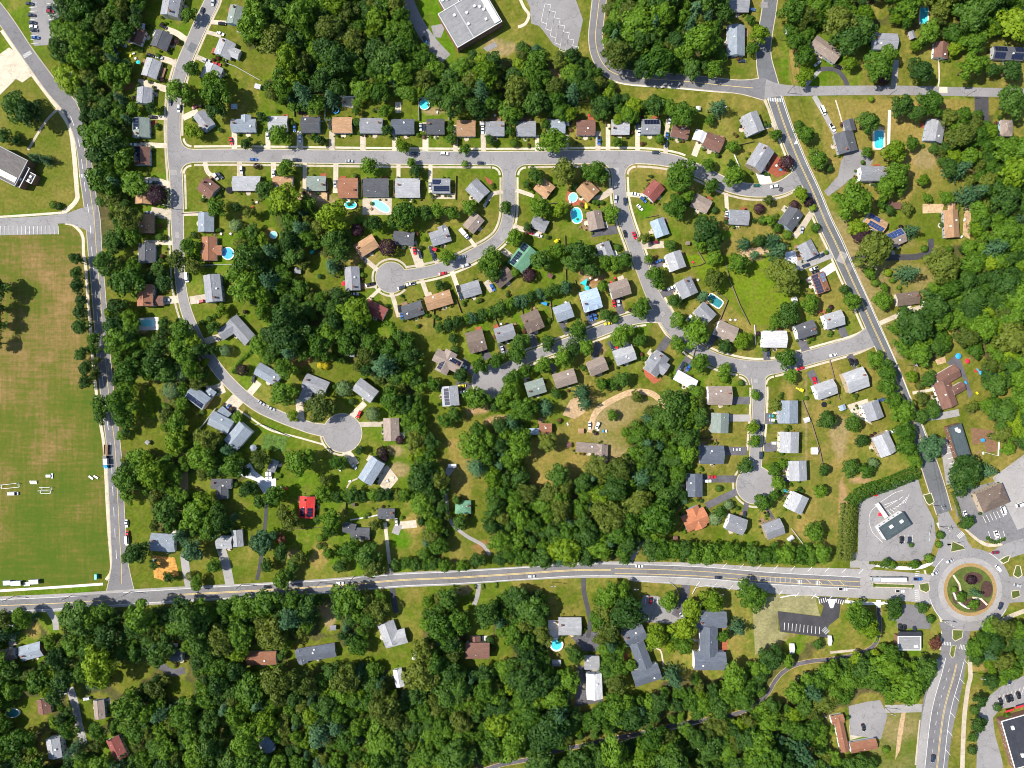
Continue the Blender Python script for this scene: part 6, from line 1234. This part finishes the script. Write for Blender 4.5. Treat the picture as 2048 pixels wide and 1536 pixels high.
def lorry(name, x, y, a, Lb, Lc, boxm, cabm, label, zbox=4.0, flat=False):
    root = empty(name, (*P(x, y, 2), .17), -math.radians(a)); T = Lb + Lc + .5; x0 = -T / 2
    mb = MB(); mb.box(x0, x0 + Lb, -1.27, 1.27, 1.1, 1.35 if flat else zbox); mb.box(x0 + .01, x0 + Lb - .01, -1.1, 1.1, .8, 1.1); link('trailer' if Lb > 9 else 'cargo_box', mb.build('cargo_box', boxm), root)
    if flat:
        mb = MB()
        for sy in (-1.2, 1.14): mb.box(x0, x0 + Lb, sy, sy + .08, 1.352, 1.8)
        link('side_board', mb.build('side_board', M['plank']), root)
    mb = MB(); mb.box(x0 + Lb + .5, x0 + T - .9, -1.2, 1.2, .6, 3.0); mb.box(x0 + T - .9, x0 + T, -1.0, 1.0, .6, 1.75); link('cab', mb.build('cab', cabm), root)
    mb = MB(); v = [(x0 + T - .88, -1.05, 1.77), (x0 + T - .88, 1.05, 1.77), (x0 + T - 1.3, 1.0, 3.02), (x0 + T - 1.3, -1.0, 3.02)]; mb.add(v, [(0, 1, 2, 3)]); mb.box(x0 + T - .899, x0 + T - .86, -1.05, 1.05, 1.9, 2.8); link('windscreen', mb.build('windscreen', M['glass']), root)
    w0 = CARM['van']['wheel']
    for wx in (x0 + .9, x0 + 2.1, x0 + Lb + 1.0, x0 + T - .8):
        for sy in (-1, 1): link('wheel', w0, root, (wx, sy * 1.15, .5), scale=(1.45, 1.6, 1.45))
    tagset(root, label, 'lorry'); return root
lorry('articulated_lorry', 1776, 1158, 180, 15.5, 5.0, M['r_wh'], M['car_s'], 'long white articulated lorry waiting at the roundabout on the main road')
lorry('flatbed_lorry', 211, 904, 92, 6.2, 2.2, M['plank'], M['car_k'], 'brown flatbed lorry parked on the school road', flat=True)
lorry('box_lorry', 212, 927, 88, 3.6, 2.0, M['r_wh'], M['fab_blue'], 'white box lorry with blue cab on the school road', zbox=3.0)
lorry('motorhome', 928, 467, 48, 4.6, 2.2, M['r_wh'], M['car_w'], 'long white motorhome parked beside the taupe house on the inner street', zbox=3.0)
# ------------------------------------------------------------------ pools and garden things
def pool(x, y, rx, ry, rot, m, rim, hgt, label, shape=None):
    root = empty('swimming_pool', (*P(x, y, hgt * .8), 0), -math.radians(rot)); n_ = 32; a, b_ = rx * S, ry * S
    def outline(k):
        out = []
        for i in range(n_):
            t = 2 * math.pi * i / n_; c, s = math.cos(t), math.sin(t); e = .35 if shape == 'rect' else 1
            q = 1 + (.22 * math.cos(2 * t + .6) if shape == 'kidney' else 0)
            out.append((math.copysign(abs(c) ** e, c) * a * q * 1 + math.copysign(k, c) * abs(c), math.copysign(abs(s) ** e, s) * b_ * q + math.copysign(k, s) * abs(s)))
        return out
    o0, o1 = outline(0), outline(rim); z = max(hgt, .16)
    mb = MB(); mb.add([(p[0], p[1], z - (.12 if hgt > .5 else .01)) for p in o0], [tuple(range(n_))]); link('water', mb.build('water', M[m]), root)
    mb = MB(); v = [(p[0], p[1], z) for p in o0] + [(p[0], p[1], z) for p in o1] + [(p[0], p[1], 0) for p in o1] + [(p[0], p[1], 0) for p in o0]
    f = []
    for i in range(n_): j = (i + 1) % n_; f += [(i, j, n_ + j, n_ + i)[::-1], (n_ + i, n_ + j, 2 * n_ + j, 2 * n_ + i)[::-1], (3 * n_ + i, 3 * n_ + j, j, i)[::-1]]
    mb.add(v, f); link('rim', mb.build('rim', M['concrete_white']), root)
    tagset(root, label, 'swimming pool', 'swimming pools')
pool(849, 209, 9.5, 9.5, 0, 'water', .4, 1.2, 'round turquoise pool behind a house above the long street')
pool(456, 507, 11, 11, 0, 'waterblue', .6, 1.2, 'round blue pool with white rim beside the reddish house'); pool(547, 470, 7, 7, 0, 'waterpale', .3, .9, 'small round pale pool on brown grass below the long street houses')
pool(1113, 1289, 10.5, 10.5, 0, 'water', 1.0, 1.2, 'round turquoise pool with wide white rim behind the white house'); pool(701, 410, 11, 7, 0, 'water', .5, 1.2, 'oval turquoise pool behind the reddish-brown house')
pool(762, 412, 16, 9, 25, 'waterpale', .7, .2, 'kidney-shaped pale turquoise pool on a cream deck', 'kidney'); pool(1146, 395, 8, 9, 20, 'waterpale', .5, .4, 'small oval pale pool in a red deck'); pool(1153, 431, 12, 13, 60, 'water', .7, .2, 'free-form turquoise pool left of the taupe house', 'kidney')
pool(1430, 602, 15, 8, 35, 'cover', .7, .2, 'dark teal covered pool behind the grey house', 'rect'); pool(1758, 279, 9, 17, 0, 'water', 1.0, .2, 'long rectangular turquoise pool right of the charcoal house', 'rect'); pool(1848, 31, 7.5, 17, 3, 'water', .8, .2, 'rectangular turquoise pool among trees at the top right', 'rect')
pool(295, 646, 14, 7, 0, 'waterpale', .4, .2, 'rounded pale pool on a white deck by the left street', 'rect'); pool(25, 1426, 13, 8, -5, 'cover', .5, 1.1, 'oval dark green pool with white rim at the lower left'); pool(420, 1069, 10, 6, 0, 'cover', .4, .3, 'small teal covered pool behind a house above the main road', 'rect')
def trampoline(x, y, r, m, label):
    root = empty('trampoline', (*P(x, y, .9), 0)); q = r * S; mb = MB(); mb.cyl(0, 0, .84, .88, q * .82, n=24); link('jumping_mat', mb.build('jumping_mat', M['black']), root)
    mb = MB(); v = []; n_ = 24
    for k in (q * .83, q): v += [(k * math.cos(2 * math.pi * i / n_), k * math.sin(2 * math.pi * i / n_), .92) for i in range(n_)]
    mb.add(v, [(i, (i + 1) % n_, n_ + (i + 1) % n_, n_ + i)[::-1] for i in range(n_)]); link('pad', mb.build('pad', M[m]), root)
    for i in range(4):
        t = .8 + i * 1.57; mb = MB(); mb.cyl(q * .92 * math.cos(t), q * .92 * math.sin(t), 0, .9, .04, n=6); link('leg', mb.build('leg', M['metal']), root)
    tagset(root, label, 'trampoline', 'trampolines')
trampoline(671, 220, 7, 'fab_blue', 'dark round trampoline with blue pad behind a house above the long street'); trampoline(1392, 864, 7, 'navy', 'navy round trampoline beside the wood by the lower right court'); trampoline(1648, 809, 5.5, 'black', 'small black trampoline left of the diagonal road'); trampoline(459, 380, 7, 'black', 'black round trampoline beside the dark brown corner house')
def parasol(x, y, r, m, label):
    root = empty('parasol', (*P(x, y, 2.3), 0)); mb = MB(); n_ = 8; q = r * S
    v = [(q * math.cos(2 * math.pi * i / n_), q * math.sin(2 * math.pi * i / n_), 2.1) for i in range(n_)] + [(0, 0, 2.7)]
    mb.add(v, [(i, (i + 1) % n_, n_) for i in range(n_)]); link('canopy', mb.build('canopy', M[m]), root); mb = MB(); mb.cyl(0, 0, 0, 2.6, .04, n=6); link('pole', mb.build('pole', M['metal']), root)
    tagset(root, label, 'parasol', 'garden parasols')
parasol(687, 567, 4.5, 'fab_red', 'bright red parasol left of the grey-roofed house'); parasol(1935, 722, 5, 'fab_red', 'bright red parasol near the brown L-shaped house'); parasol(1917, 712, 6, 'fab_blue', 'sky blue parasol behind the brown L-shaped house'); parasol(1174, 576, 5, 'fab_teal', 'round turquoise parasol behind the pale blue roofed house'); parasol(1760, 1029, 4, 'fab_red', 'red parasol-like canopy at the bank drive-through'); parasol(276, 124, 4, 'fab_teal', 'turquoise parasol on a deck left of the left street'); parasol(571, 977, 3, 'fab_red', 'small red parasol near the white gravel area')
mb = MB(); q = [P(1160, 566, 3), P(1175, 556, 3), P(1172, 572, 3)]; mb.add([(*q[0], 2.6), (*q[1], 3.2), (*q[2], 2.4)], [(0, 2, 1)]); o = link('shade_sail', mb.build('shade_sail', M['fab_teal'])); tagset(o, 'turquoise triangular shade sail behind the pale blue roofed house', 'shade sail')
# fences
def fence(s, hm, m, label):
    pts = R(s); root = empty('fence', (*P(*pts[0]), 0)); bx_, by_ = P(*pts[0])
    for (xa, ya), (xb, yb) in zip(pts, pts[1:]):
        a, b_ = P(xa, ya, hm), P(xb, yb, hm); L = math.hypot(b_[0] - a[0], b_[1] - a[1]); an = math.atan2(b_[1] - a[1], b_[0] - a[0])
        mb = MB(); mb.box(0, L, -.05, .05, .1, hm); link('panel', mb.build('panel', M[m]), root, (a[0] - bx_, a[1] - by_, 0), an)
        mb = MB()
        for i in range(int(L / 2.4) + 1): mb.box(i * 2.4 - .07, i * 2.4 + .07, -.08, .08, 0, hm + .12)
        o = link('post_row', mb.build('post_row', M[m]), root, (a[0] - bx_, a[1] - by_, 0), an)
    tagset(root, label, 'fence', 'garden fences')
for a in (("473 62,520 80", 1.6, 'vinyl', 'white vinyl fence right of the pale house on the upper left street'), ("528 85,568 100,584 125,584 145", 1.6, 'vinyl', 'white fence running into the top wood'), ("452 118,450 125,470 132,520 160", 1.4, 'vinyl', 'white diagonal fence across the green side lawn'),
          ("837 195,898 196,898 240", 1.8, 'vinyl', 'white fence around the round pool yard'), ("837 195,838 240", 1.8, 'vinyl', 'white fence left of the round pool yard'), ("672 192,712 192,712 200", 1.8, 'vinyl', 'white fence behind the tan-roofed house'), ("649 196,650 240,704 240", 1.6, 'vinyl', 'white fence around the trampoline yard'),
          ("430 817,405 850,370 885,358 905", 1.8, 'vinyl', 'long white fence diagonal behind the blue-grey house'), ("510 850,520 848,580 874", 1.6, 'vinyl', 'white fence around the vegetable garden'), ("1450 520,1460 560,1480 610,1500 650", 1.5, 'wood_fence', 'long grey fence along the open green lawn'),
          ("1345 540,1400 530,1410 525,1395 500", 1.4, 'wood_fence', 'brown fence around a lawn right of the middle street'), ("1428 578,1456 600,1440 640,1425 650", 1.5, 'wood_fence', 'brown fence around the teal covered pool'), ("1605 800,1625 850,1640 900,1646 930", 1.4, 'wood_fence', 'grey fence behind the lower right court houses'),
          ("1510 650,1512 690", 1.4, 'vinyl', 'white fence left of the white house'), ("1584 1058,1612 1095", 1.4, 'vinyl', 'white fence below the lower right court'), ("1469 308,1480 335,1484 360", 1.4, 'vinyl', 'white fence left of the big corner house'), ("1475 290,1510 282", 1.4, 'wood_fence', 'grey fence above the big corner house'),
          ("355 520,405 530,490 528,520 540", 1.5, 'vinyl', 'pale fence behind the reddish house'), ("1091 1275,1096 1310,1103 1340", 1.6, 'vinyl', 'white fence left of the round pool below the main road'), ("880 595,868 610,866 655", 1.4, 'wood_fence', 'grey fence left of the tan ranch house'), ("913 600,922 625", 1.4, 'wood_fence', 'grey fence right of the tan ranch house'),
          ("1600 420,1590 405", 1.2, 'wood_fence', 'short fence near the purple shrubs'), ("1290 435,1318 430,1330 440", 1.2, 'wood_fence', 'dark fence below the dark red house'), ("465 1050,400 1054", 1.5, 'vinyl', 'white fence above the teal covered pool'), ("1162 568,1180 560,1205 545", 1.5, 'wood_fence', 'dark fence behind the turquoise sail'),
          ("1365 815,1400 815,1440 818", 1.2, 'wood_fence', 'dark fence above the sage-roofed house'), ("1395 874,1432 878,1434 900", 1.2, 'wood_fence', 'dark fence between two lower right court houses'), ("645 242,610 240", 1.2, 'vinyl', 'short white fence behind the dark-roofed house'), ("1187 1505,1260 1478,1400 1447", 1.1, 'vinyl', 'long pale railing along the black trail'),
          ("1270 1162,1340 1165,1352 1175,1358 1190", 1.0, 'vinyl', 'white guardrail left of the office driveway'), ("1385 1188,1392 1175,1420 1170,1460 1176", 1.0, 'vinyl', 'white guardrail right of the office driveway'), ("1825 700,1840 790,1860 815", 1.2, 'wood_fence', 'thin dark fence beside the diagonal road trees'), ("1972 905,1998 912,2000 880,1990 858", 1.4, 'vinyl', 'white fence around the mulched play area')):
    fence(*a)
for i, a in enumerate(("588 232,588 196", "770 232,770 200,748 200", "1012 242,1012 205", "1142 252,1142 203,1215 201", "1212 252,1212 206", "1280 252,1282 215", "518 396,519 352", "577 398,577 360", "654 400,655 362", "722 395,723 358", "786 395,788 360", "842 400,842 362", "911 398,912 350", "362 426,412 424", "368 536,420 534", "1060 410,1120 405", "1130 470,1132 560", "985 625,1000 660", "1042 605,1050 660", "1098 580,1105 640", "1150 560,1165 620", "1390 700,1380 740", "1400 815,1398 870", "1455 880,1392 878", "1540 868,1605 862", "1545 915,1630 912", "1560 870,1625 868", "1595 1110,1640 1100", "1660 720,1680 800", "1705 830,1640 830", "895 1000,900 960", "560 1060,640 1055", "690 1030,692 1000")):
    pts = R(a); root_n = len(COL.objects); fence(a, 1.3, 'wood_fence', 'x'); o = next(q for q in reversed(COL.objects) if q.name.startswith('fence')); reg(o, sum(p[0] for p in pts) / len(pts), sum(p[1] for p in pts) / len(pts), 'thin grey-brown fence', 'fence', 'garden fences')
# garden furniture and toys lying about the yards
GF = {}
mb = MB(); mb.cyl(0, 0, .70, .75, .7, n=14); mb.cyl(0, 0, 0, .7, .06, n=6); GF['garden_table'] = [('table_top', mb)]
mb = MB(); [mb.box(x - .25, x + .25, y - .25, y + .25, .4, .46) for x, y in ((1.1, 0), (-1.1, 0), (0, 1.1), (0, -1.1))]; GF['garden_table'].append(('chair_ring', mb))
mb = MB(); [mb.box(x - .06, x + .06, y - .06, y + .06, 0, 2.2) for x in (-1, 1) for y in (-.8, .8)]; mb.box(-1.1, 1.1, -.9, .9, 1.2, 1.3); GF['play_set'] = [('frame', mb)]
mb = MB(); mb.add([(1.1, -.35, 1.3), (3.0, -.35, .2), (3.0, .35, .2), (1.1, .35, 1.3), (1.1, -.35, 1.2), (3.0, -.35, .1), (3.0, .35, .1), (1.1, .35, 1.2)], [(0, 1, 2, 3), (7, 6, 5, 4), (0, 4, 5, 1), (2, 6, 7, 3)]); mb.add([(-1.2, -1, 2.2), (1.2, -1, 2.2), (1.2, 0, 2.9), (-1.2, 0, 2.9), (1.2, 1, 2.2), (-1.2, 1, 2.2)], [(0, 1, 2, 3), (3, 2, 4, 5)]); GF['play_set'].append(('slide', mb))
mb = MB(); mb.box(-.8, .8, -.4, .4, 0, .6); GF['storage_box'] = [('body', mb)]; mb = MB(); mb.box(-.85, .85, -.45, .45, .602, .68); GF['storage_box'].append(('lid', mb))
GMS = dict(w=('fascia', 'white'), r=('fab_red', 'red'), b=('fab_blue', 'blue'), y=('car_y', 'yellow'), p=('plank', 'brown'), g=('green_plastic', 'green')); GMC = {}
for t in "272 118 0 w,268 108 2 w,443 468 0 w,462 468 0 w,497 452 0 p,514 405 0 w,505 415 2 r,625 505 1 g,790 390 0 p,743 418 0 p,1100 610 0 p,1131 605 0 w,1030 648 0 p,1002 648 0 w,1112 484 1 y,1090 608 1 b,1180 557 0 w,1192 560 2 w,1230 557 2 r,1222 565 0 r,1395 560 0 w,1385 525 0 r,1460 640 0 w,1470 640 0 w,1590 520 0 w,1597 505 0 p,1928 440 2 w,1932 452 0 p,1922 474 2 w,1950 742 2 r,1957 746 1 b,1972 748 2 g,1953 786 2 y,1930 765 2 b,1960 880 1 b,1981 876 2 w,1955 905 0 p,1965 906 2 w,1196 860 2 w,1206 862 2 b,1212 862 2 w,1135 848 2 w,400 882 1 y,408 878 2 r,775 962 0 w,785 955 2 w,680 940 2 w,700 962 2 w,1412 840 0 w,1408 847 0 p,310 1120 2 b,562 975 0 w,1075 1300 0 p,236 108 2 b,232 112 0 w,262 112 2 y,430 470 0 p,640 232 0 p,620 222 0 b,690 205 0 p,875 225 2 w,990 232 0 w,1048 232 0 p,1112 230 2 b,1118 226 2 y,1178 232 0 r,1450 215 2 w,1560 340 0 b,1552 332 0 w,1160 455 0 p,1140 405 0 w,1172 415 1 y,870 500 1 r,1645 575 1 g,1655 580 0 w,1715 840 0 p,1720 825 0 w,1705 820 2 w,1780 905 0 r,1600 780 1 y".split(','):
    a = t.split(); kind = ('garden_table', 'play_set', 'storage_box')[int(a[2])]; x, y = float(a[0]), float(a[1])
    root = empty(kind, (*P(x, y), .1), tr_.uniform(0, 3))
    for nm, mbx in GF[kind]:
        k = (kind, nm, a[3])
        if k not in GMC: GMC[k] = mbx.build(nm, M[GMS[a[3]][0] if nm in ('table_top', 'slide', 'body', 'lid') else 'plank'])
        link(nm, GMC[k], root)
    reg(root, x, y, GMS[a[3]][1] + ' ' + kind.replace('_', ' ').replace('garden table', 'table'), kind.replace('_', ' '), 'garden furniture and toys')
# utility poles with cross-arms
pm = MB(); pm.cyl(0, 0, 0, 11, .19, .12, n=8); POLE = pm.build('pole', M['pole']); am = MB(); am.box(-1.5, 1.5, -.09, .09, 9.9, 10.1); ARM = am.build('crossarm', M['metal'])
im = MB(); [im.cyl(x, 0, 10.1, 10.4, .09, n=6) for x in (-1.3, -.6, .6, 1.3)]; INS = im.build('insulator_row', M['vent']); tm_ = MB(); tm_.cyl(.4, 0, 8.4, 9.4, .28, n=10); TRF = tm_.build('transformer', M['metal'])
POLES = []
for i, (x, y, a) in enumerate(((30, 1192, 20), (145, 1190, 20), (262, 1183, 20), (485, 1168, 20), (640, 1165, 20), (708, 1153, 20), (1105, 1164, 0), (1267, 1170, 0), (1433, 1180, 0), (1560, 80, 80), (1575, 186, 0), (1774, 194, 0), (1930, 194, 0), (1620, 322, 60), (1735, 540, 65), (1815, 730, 65), (1865, 1010, 65), (1878, 1052, 65), (1884, 1240, 40), (1945, 1345, 10), (346, 418, 10), (1385, 1480, 30), (1640, 1420, 20), (1770, 1415, 20), (45, 1240, 20), (190, 1225, 20))):
    root = empty('utility_pole', (*P(x, y), 0), -math.radians(a)); link('pole', POLE, root); link('crossarm', ARM, root); link('insulator_row', INS, root)
    if i % 3 == 0: link('transformer', TRF, root)
    reg(root, x, y, 'wooden pole', 'utility pole', 'utility poles'); POLES.append((x, y))
# overhead wires between poles along the diagonal road
def wire(i, j, label):
    (xa, ya), (xb, yb) = POLES[i], POLES[j]; a, b_ = P(xa, ya), P(xb, yb); mb = MB()
    for off in (-1.2, 0, 1.2):
        pr = None
        for k in range(13):
            t = k / 12; p = (a[0] + (b_[0] - a[0]) * t, a[1] + (b_[1] - a[1]) * t + off, 10.3 - 4 * 1.2 * t * (1 - t))
            if pr: mb.add([(pr[0], pr[1], pr[2] - .02), (p[0], p[1], p[2] - .02), (p[0], p[1], p[2] + .02), (pr[0], pr[1], pr[2] + .02), (pr[0] + .035, pr[1], pr[2]), (p[0] + .035, p[1], p[2])], [(0, 1, 5, 4), (4, 5, 2, 3), (3, 2, 1, 0)])
            pr = p
    tagset(link('power_line', mb.build('power_line', M['black'])), label, 'power line', 'overhead wires')
for i, j, lb in ((9, 10, 'dark overhead wires above the upper crossroads'), (10, 13, 'dark overhead wires along the upper diagonal road'), (13, 14, 'dark overhead wires along the middle of the diagonal road'), (14, 15, 'dark overhead wires along the lower diagonal road'), (15, 16, 'dark overhead wires above the evergreen hedge end'), (6, 7, 'thin wires along the main road above the mown lawn'), (7, 8, 'thin wires along the main road above the office driveway'), (21, 22, 'thin wires above the lower wood')): wire(i, j, lb)
# sports field things
def goal(x, y, L, D, label, a=0):
    root = empty('soccer_goal', (*P(x, y, 1), 0), -math.radians(a)); mb = MB(); t = .1
    for (p, q) in (((-L / 2, 0, 0), (-L / 2, 0, 2.4)), ((L / 2, 0, 0), (L / 2, 0, 2.4))): mb.box(p[0] - t, p[0] + t, -t, t, 0, 2.4)
    mb.box(-L / 2 - t, L / 2 + t, -t, t, 2.4, 2.6); link('goal_frame', mb.build('goal_frame', M['fascia']), root)
    mb = MB(); mb.box(-L / 2, L / 2, -D - t, -D + t, 0, .15)
    for x_ in (-L / 2, L / 2): mb.box(x_ - t, x_ + t, -D + t, -t, .001, .14); mb.add([(x_ - t, 0, 2.4), (x_ + t, 0, 2.4), (x_ + t, -D, .15), (x_ - t, -D, .15)], [(0, 1, 2, 3), (3, 2, 1, 0)])
    link('ground_bar', mb.build('ground_bar', M['fascia']), root); tagset(root, label, 'soccer goal', 'goals on the sports field')
goal(92, 974, 6.2, 2.0, 'white soccer goal lying upper right of another on the field'); goal(89, 981, 6.2, 2.0, 'white soccer goal beside its twin on the mown field'); goal(18, 968, 11, 2.6, 'long white goal frame at the left edge of the field', -6)
def bench(x, y, L, label, a=0, n_=2, wd=.5):
    root = empty('bleacher', (*P(x, y), 0), -math.radians(a))
    for i in range(n_): mb = MB(); mb.box(-L / 2, L / 2, i * .8 - wd / 2, i * .8 + wd / 2, .4 + .3 * i, .48 + .3 * i); link('seat_plank', mb.build('seat_plank', M['fascia']), root)
    for sx in (-1, 1): mb = MB(); mb.box(sx * L * .4 - .05, sx * L * .4 + .05, -.3, n_ * .8 - .5, 0, .39); link('leg', mb.build('leg', M['metal']), root)
    tagset(root, label, 'bench', 'benches on the sports field')
bench(68, 967, 4.4, 'white double bench on the sports field left of the goals', 0, 3); bench(182, 956, 3.2, 'white bench near the walk on the sports field', 35, 2); bench(192, 955, 3.2, 'dark bench near the walk beside a white one', 30, 2)
for x, y, L, wd, lb in ((13, 1166, 14, 9, 'white flat dugout shelter nearest the lower left corner'), (31, 1167, 20, 9, 'second white dugout shelter from the left below the field'), (67, 1164, 19, 9, 'white dugout shelter farthest right below the field'), (49, 1170, 12, 8, 'pale low platform between the white dugout shelters')):
    root = empty('dugout', (*P(x, y, 2.4), 0), math.radians(3)); h_ = 2.4 if 'dugout shelter' in lb and 'platform' not in lb else .3; a, b_ = L * S / 2, wd * S / 2
    mb = MB(); mb.box(-a, a, -b_, b_, h_, h_ + .15); link('roof', mb.build('roof', M['r_wh']), root); mb = MB(); mb.box(-a + .1, a - .1, b_ - .3, b_ - .1, 0, h_); link('back_wall', mb.build('back_wall', M['w_grey']), root)
    for sx in (-1, 1): mb = MB(); mb.cyl(sx * (a - .2), -b_ + .2, 0, h_, .06, n=6); link('post', mb.build('post', M['metal']), root)
    tagset(root, lb, 'dugout', 'shelters below the field')
root = empty('portable_toilet', (*P(193, 1153, 1.2), 0)); mb = MB(); mb.box(-.65, .65, -1.5, 1.5, 0, 2.3); link('cabin', mb.build('cabin', M['green_plastic']), root); mb = MB(); mb.box(-.7, .7, -1.55, 1.55, 2.302, 2.4); link('roof', mb.build('roof', M['waterpale']), root); mb = MB(); mb.box(-.72, -.66, -.4, .4, .1, 2); link('door', mb.build('door', M['fascia']), root); tagset(root, 'green portable toilet at the corner of the sports field', 'portable toilet')
root = empty('lawn_tractor', (*P(97, 952, 1), 0)); mb = MB(); mb.box(-1.6, 1.2, -.8, .8, .4, 1.2); link('body', mb.build('body', M['car_w']), root); mb = MB(); mb.box(1.25, 2.4, -1.6, 1.6, .15, .5); link('mower_deck', mb.build('mower_deck', M['metal']), root); [link('wheel', CARM['sedan']['wheel'], root, (sx, sy, .34)) for sx in (-1.1, .8) for sy in (-.9, .9)]; tagset(root, 'white mower standing on the sports field', 'mower')
# gazebo, bank canopy, awnings
root = empty('gazebo', (*P(506, 896, 3), 0)); mb = MB(); n_ = 8; v = [(2.2 * math.cos(2 * math.pi * i / n_), 2.2 * math.sin(2 * math.pi * i / n_), 2.6) for i in range(n_)] + [(0, 0, 3.8)]; mb.add(v, [(i, (i + 1) % n_, n_) for i in range(n_)]); link('roof', mb.build('roof', M['r_gb']), root)
for i in range(8): mb = MB(); mb.cyl(2 * math.cos(i * .785), 2 * math.sin(i * .785), 0, 2.6, .07, n=6); link('post', mb.build('post', M['fascia']), root)
tagset(root, 'small round grey gazebo beside the vegetable garden', 'gazebo')
for x, y, L, lb in ((2019, 1419, 17, 'bright red shop awning at the lower right edge'), (2040, 1411, 20, 'bright red shop awning touching the right edge')):
    mb = MB(); a = L * S / 2; v = [(-a, 0, 3.2), (a, 0, 3.2), (a, -1.6, 2.5), (-a, -1.6, 2.5)]; v += [(p, q, r - .08) for p, q, r in v]; mb.add(v, [(3, 2, 1, 0), (4, 5, 6, 7), (0, 1, 5, 4), (1, 2, 6, 5), (2, 3, 7, 6), (3, 0, 4, 7)]); o = link('awning', mb.build('awning', M['fab_red']), None, (*P(x, y, 3), 0), math.radians(16)); tagset(o, lb, 'awning', 'red shop awnings')
root = empty('drive_through_canopy', (*P(1763, 1021, 3.5), 0), math.radians(-55)); mb = MB(); mb.box(-5.2, 5.2, -1.2, 1.2, 3.4, 3.8); link('roof', mb.build('roof', M['concrete_white']), root)
for sx in (-4, 4): mb = MB(); mb.cyl(sx, 0, 0, 3.4, .2, n=8); link('column', mb.build('column', M['fascia']), root)
tagset(root, 'cream canopy strip beside the bank drive-through lanes', 'canopy')
mb = MB(); v = [(-7, 0, 4.4), (7, 0, 4.4), (7, -2.6, 3.2), (-7, -2.6, 3.2)]; v += [(p, q, r - .1) for p, q, r in v]; mb.add([(p, -q, r) for p, q, r in v], [(0, 1, 2, 3), (7, 6, 5, 4), (4, 5, 1, 0), (5, 6, 2, 1), (6, 7, 3, 2), (7, 4, 0, 3)]); tagset(link('awning', mb.build('awning', M['r_dk']), None, (*P(1820, 1272, 3.5), 0)), 'black sloping awning on the flat-roofed shop below the main road', 'awning')
# ------------------------------------------------------------------ labels from what stands next to each thing
def side(dx, dy):
    a = math.degrees(math.atan2(dy, dx)) % 360
    return ['right of', 'lower right of', 'below', 'lower left of', 'left of', 'upper left of', 'above', 'upper right of'][int((a + 22.5) // 45) % 8]
bucket = {}
for (o, x, y, wd, cat, grp) in REG:
    h = min(houses, key=lambda h: (h['x'] - x) ** 2 + (h['y'] - y) ** 2); d = math.hypot(h['x'] - x, h['y'] - y)
    bucket.setdefault((wd, side(x - h['x'], y - h['y']), h['ref']), []).append((d, o, cat, grp))
for (wd, sd, ref), L in bucket.items():
    L.sort(key=lambda t: t[0])
    for i, (d, o, cat, grp) in enumerate(L):
        pre = '' if len(L) == 1 else ('nearest ' if i == 0 else ORD[i + 1] + ' nearest ')
        tagset(o, f"{pre}{wd} {sd} {ref}", cat, grp if grp else None)
        if cat == 'driveway': o['kind'] = 'structure'
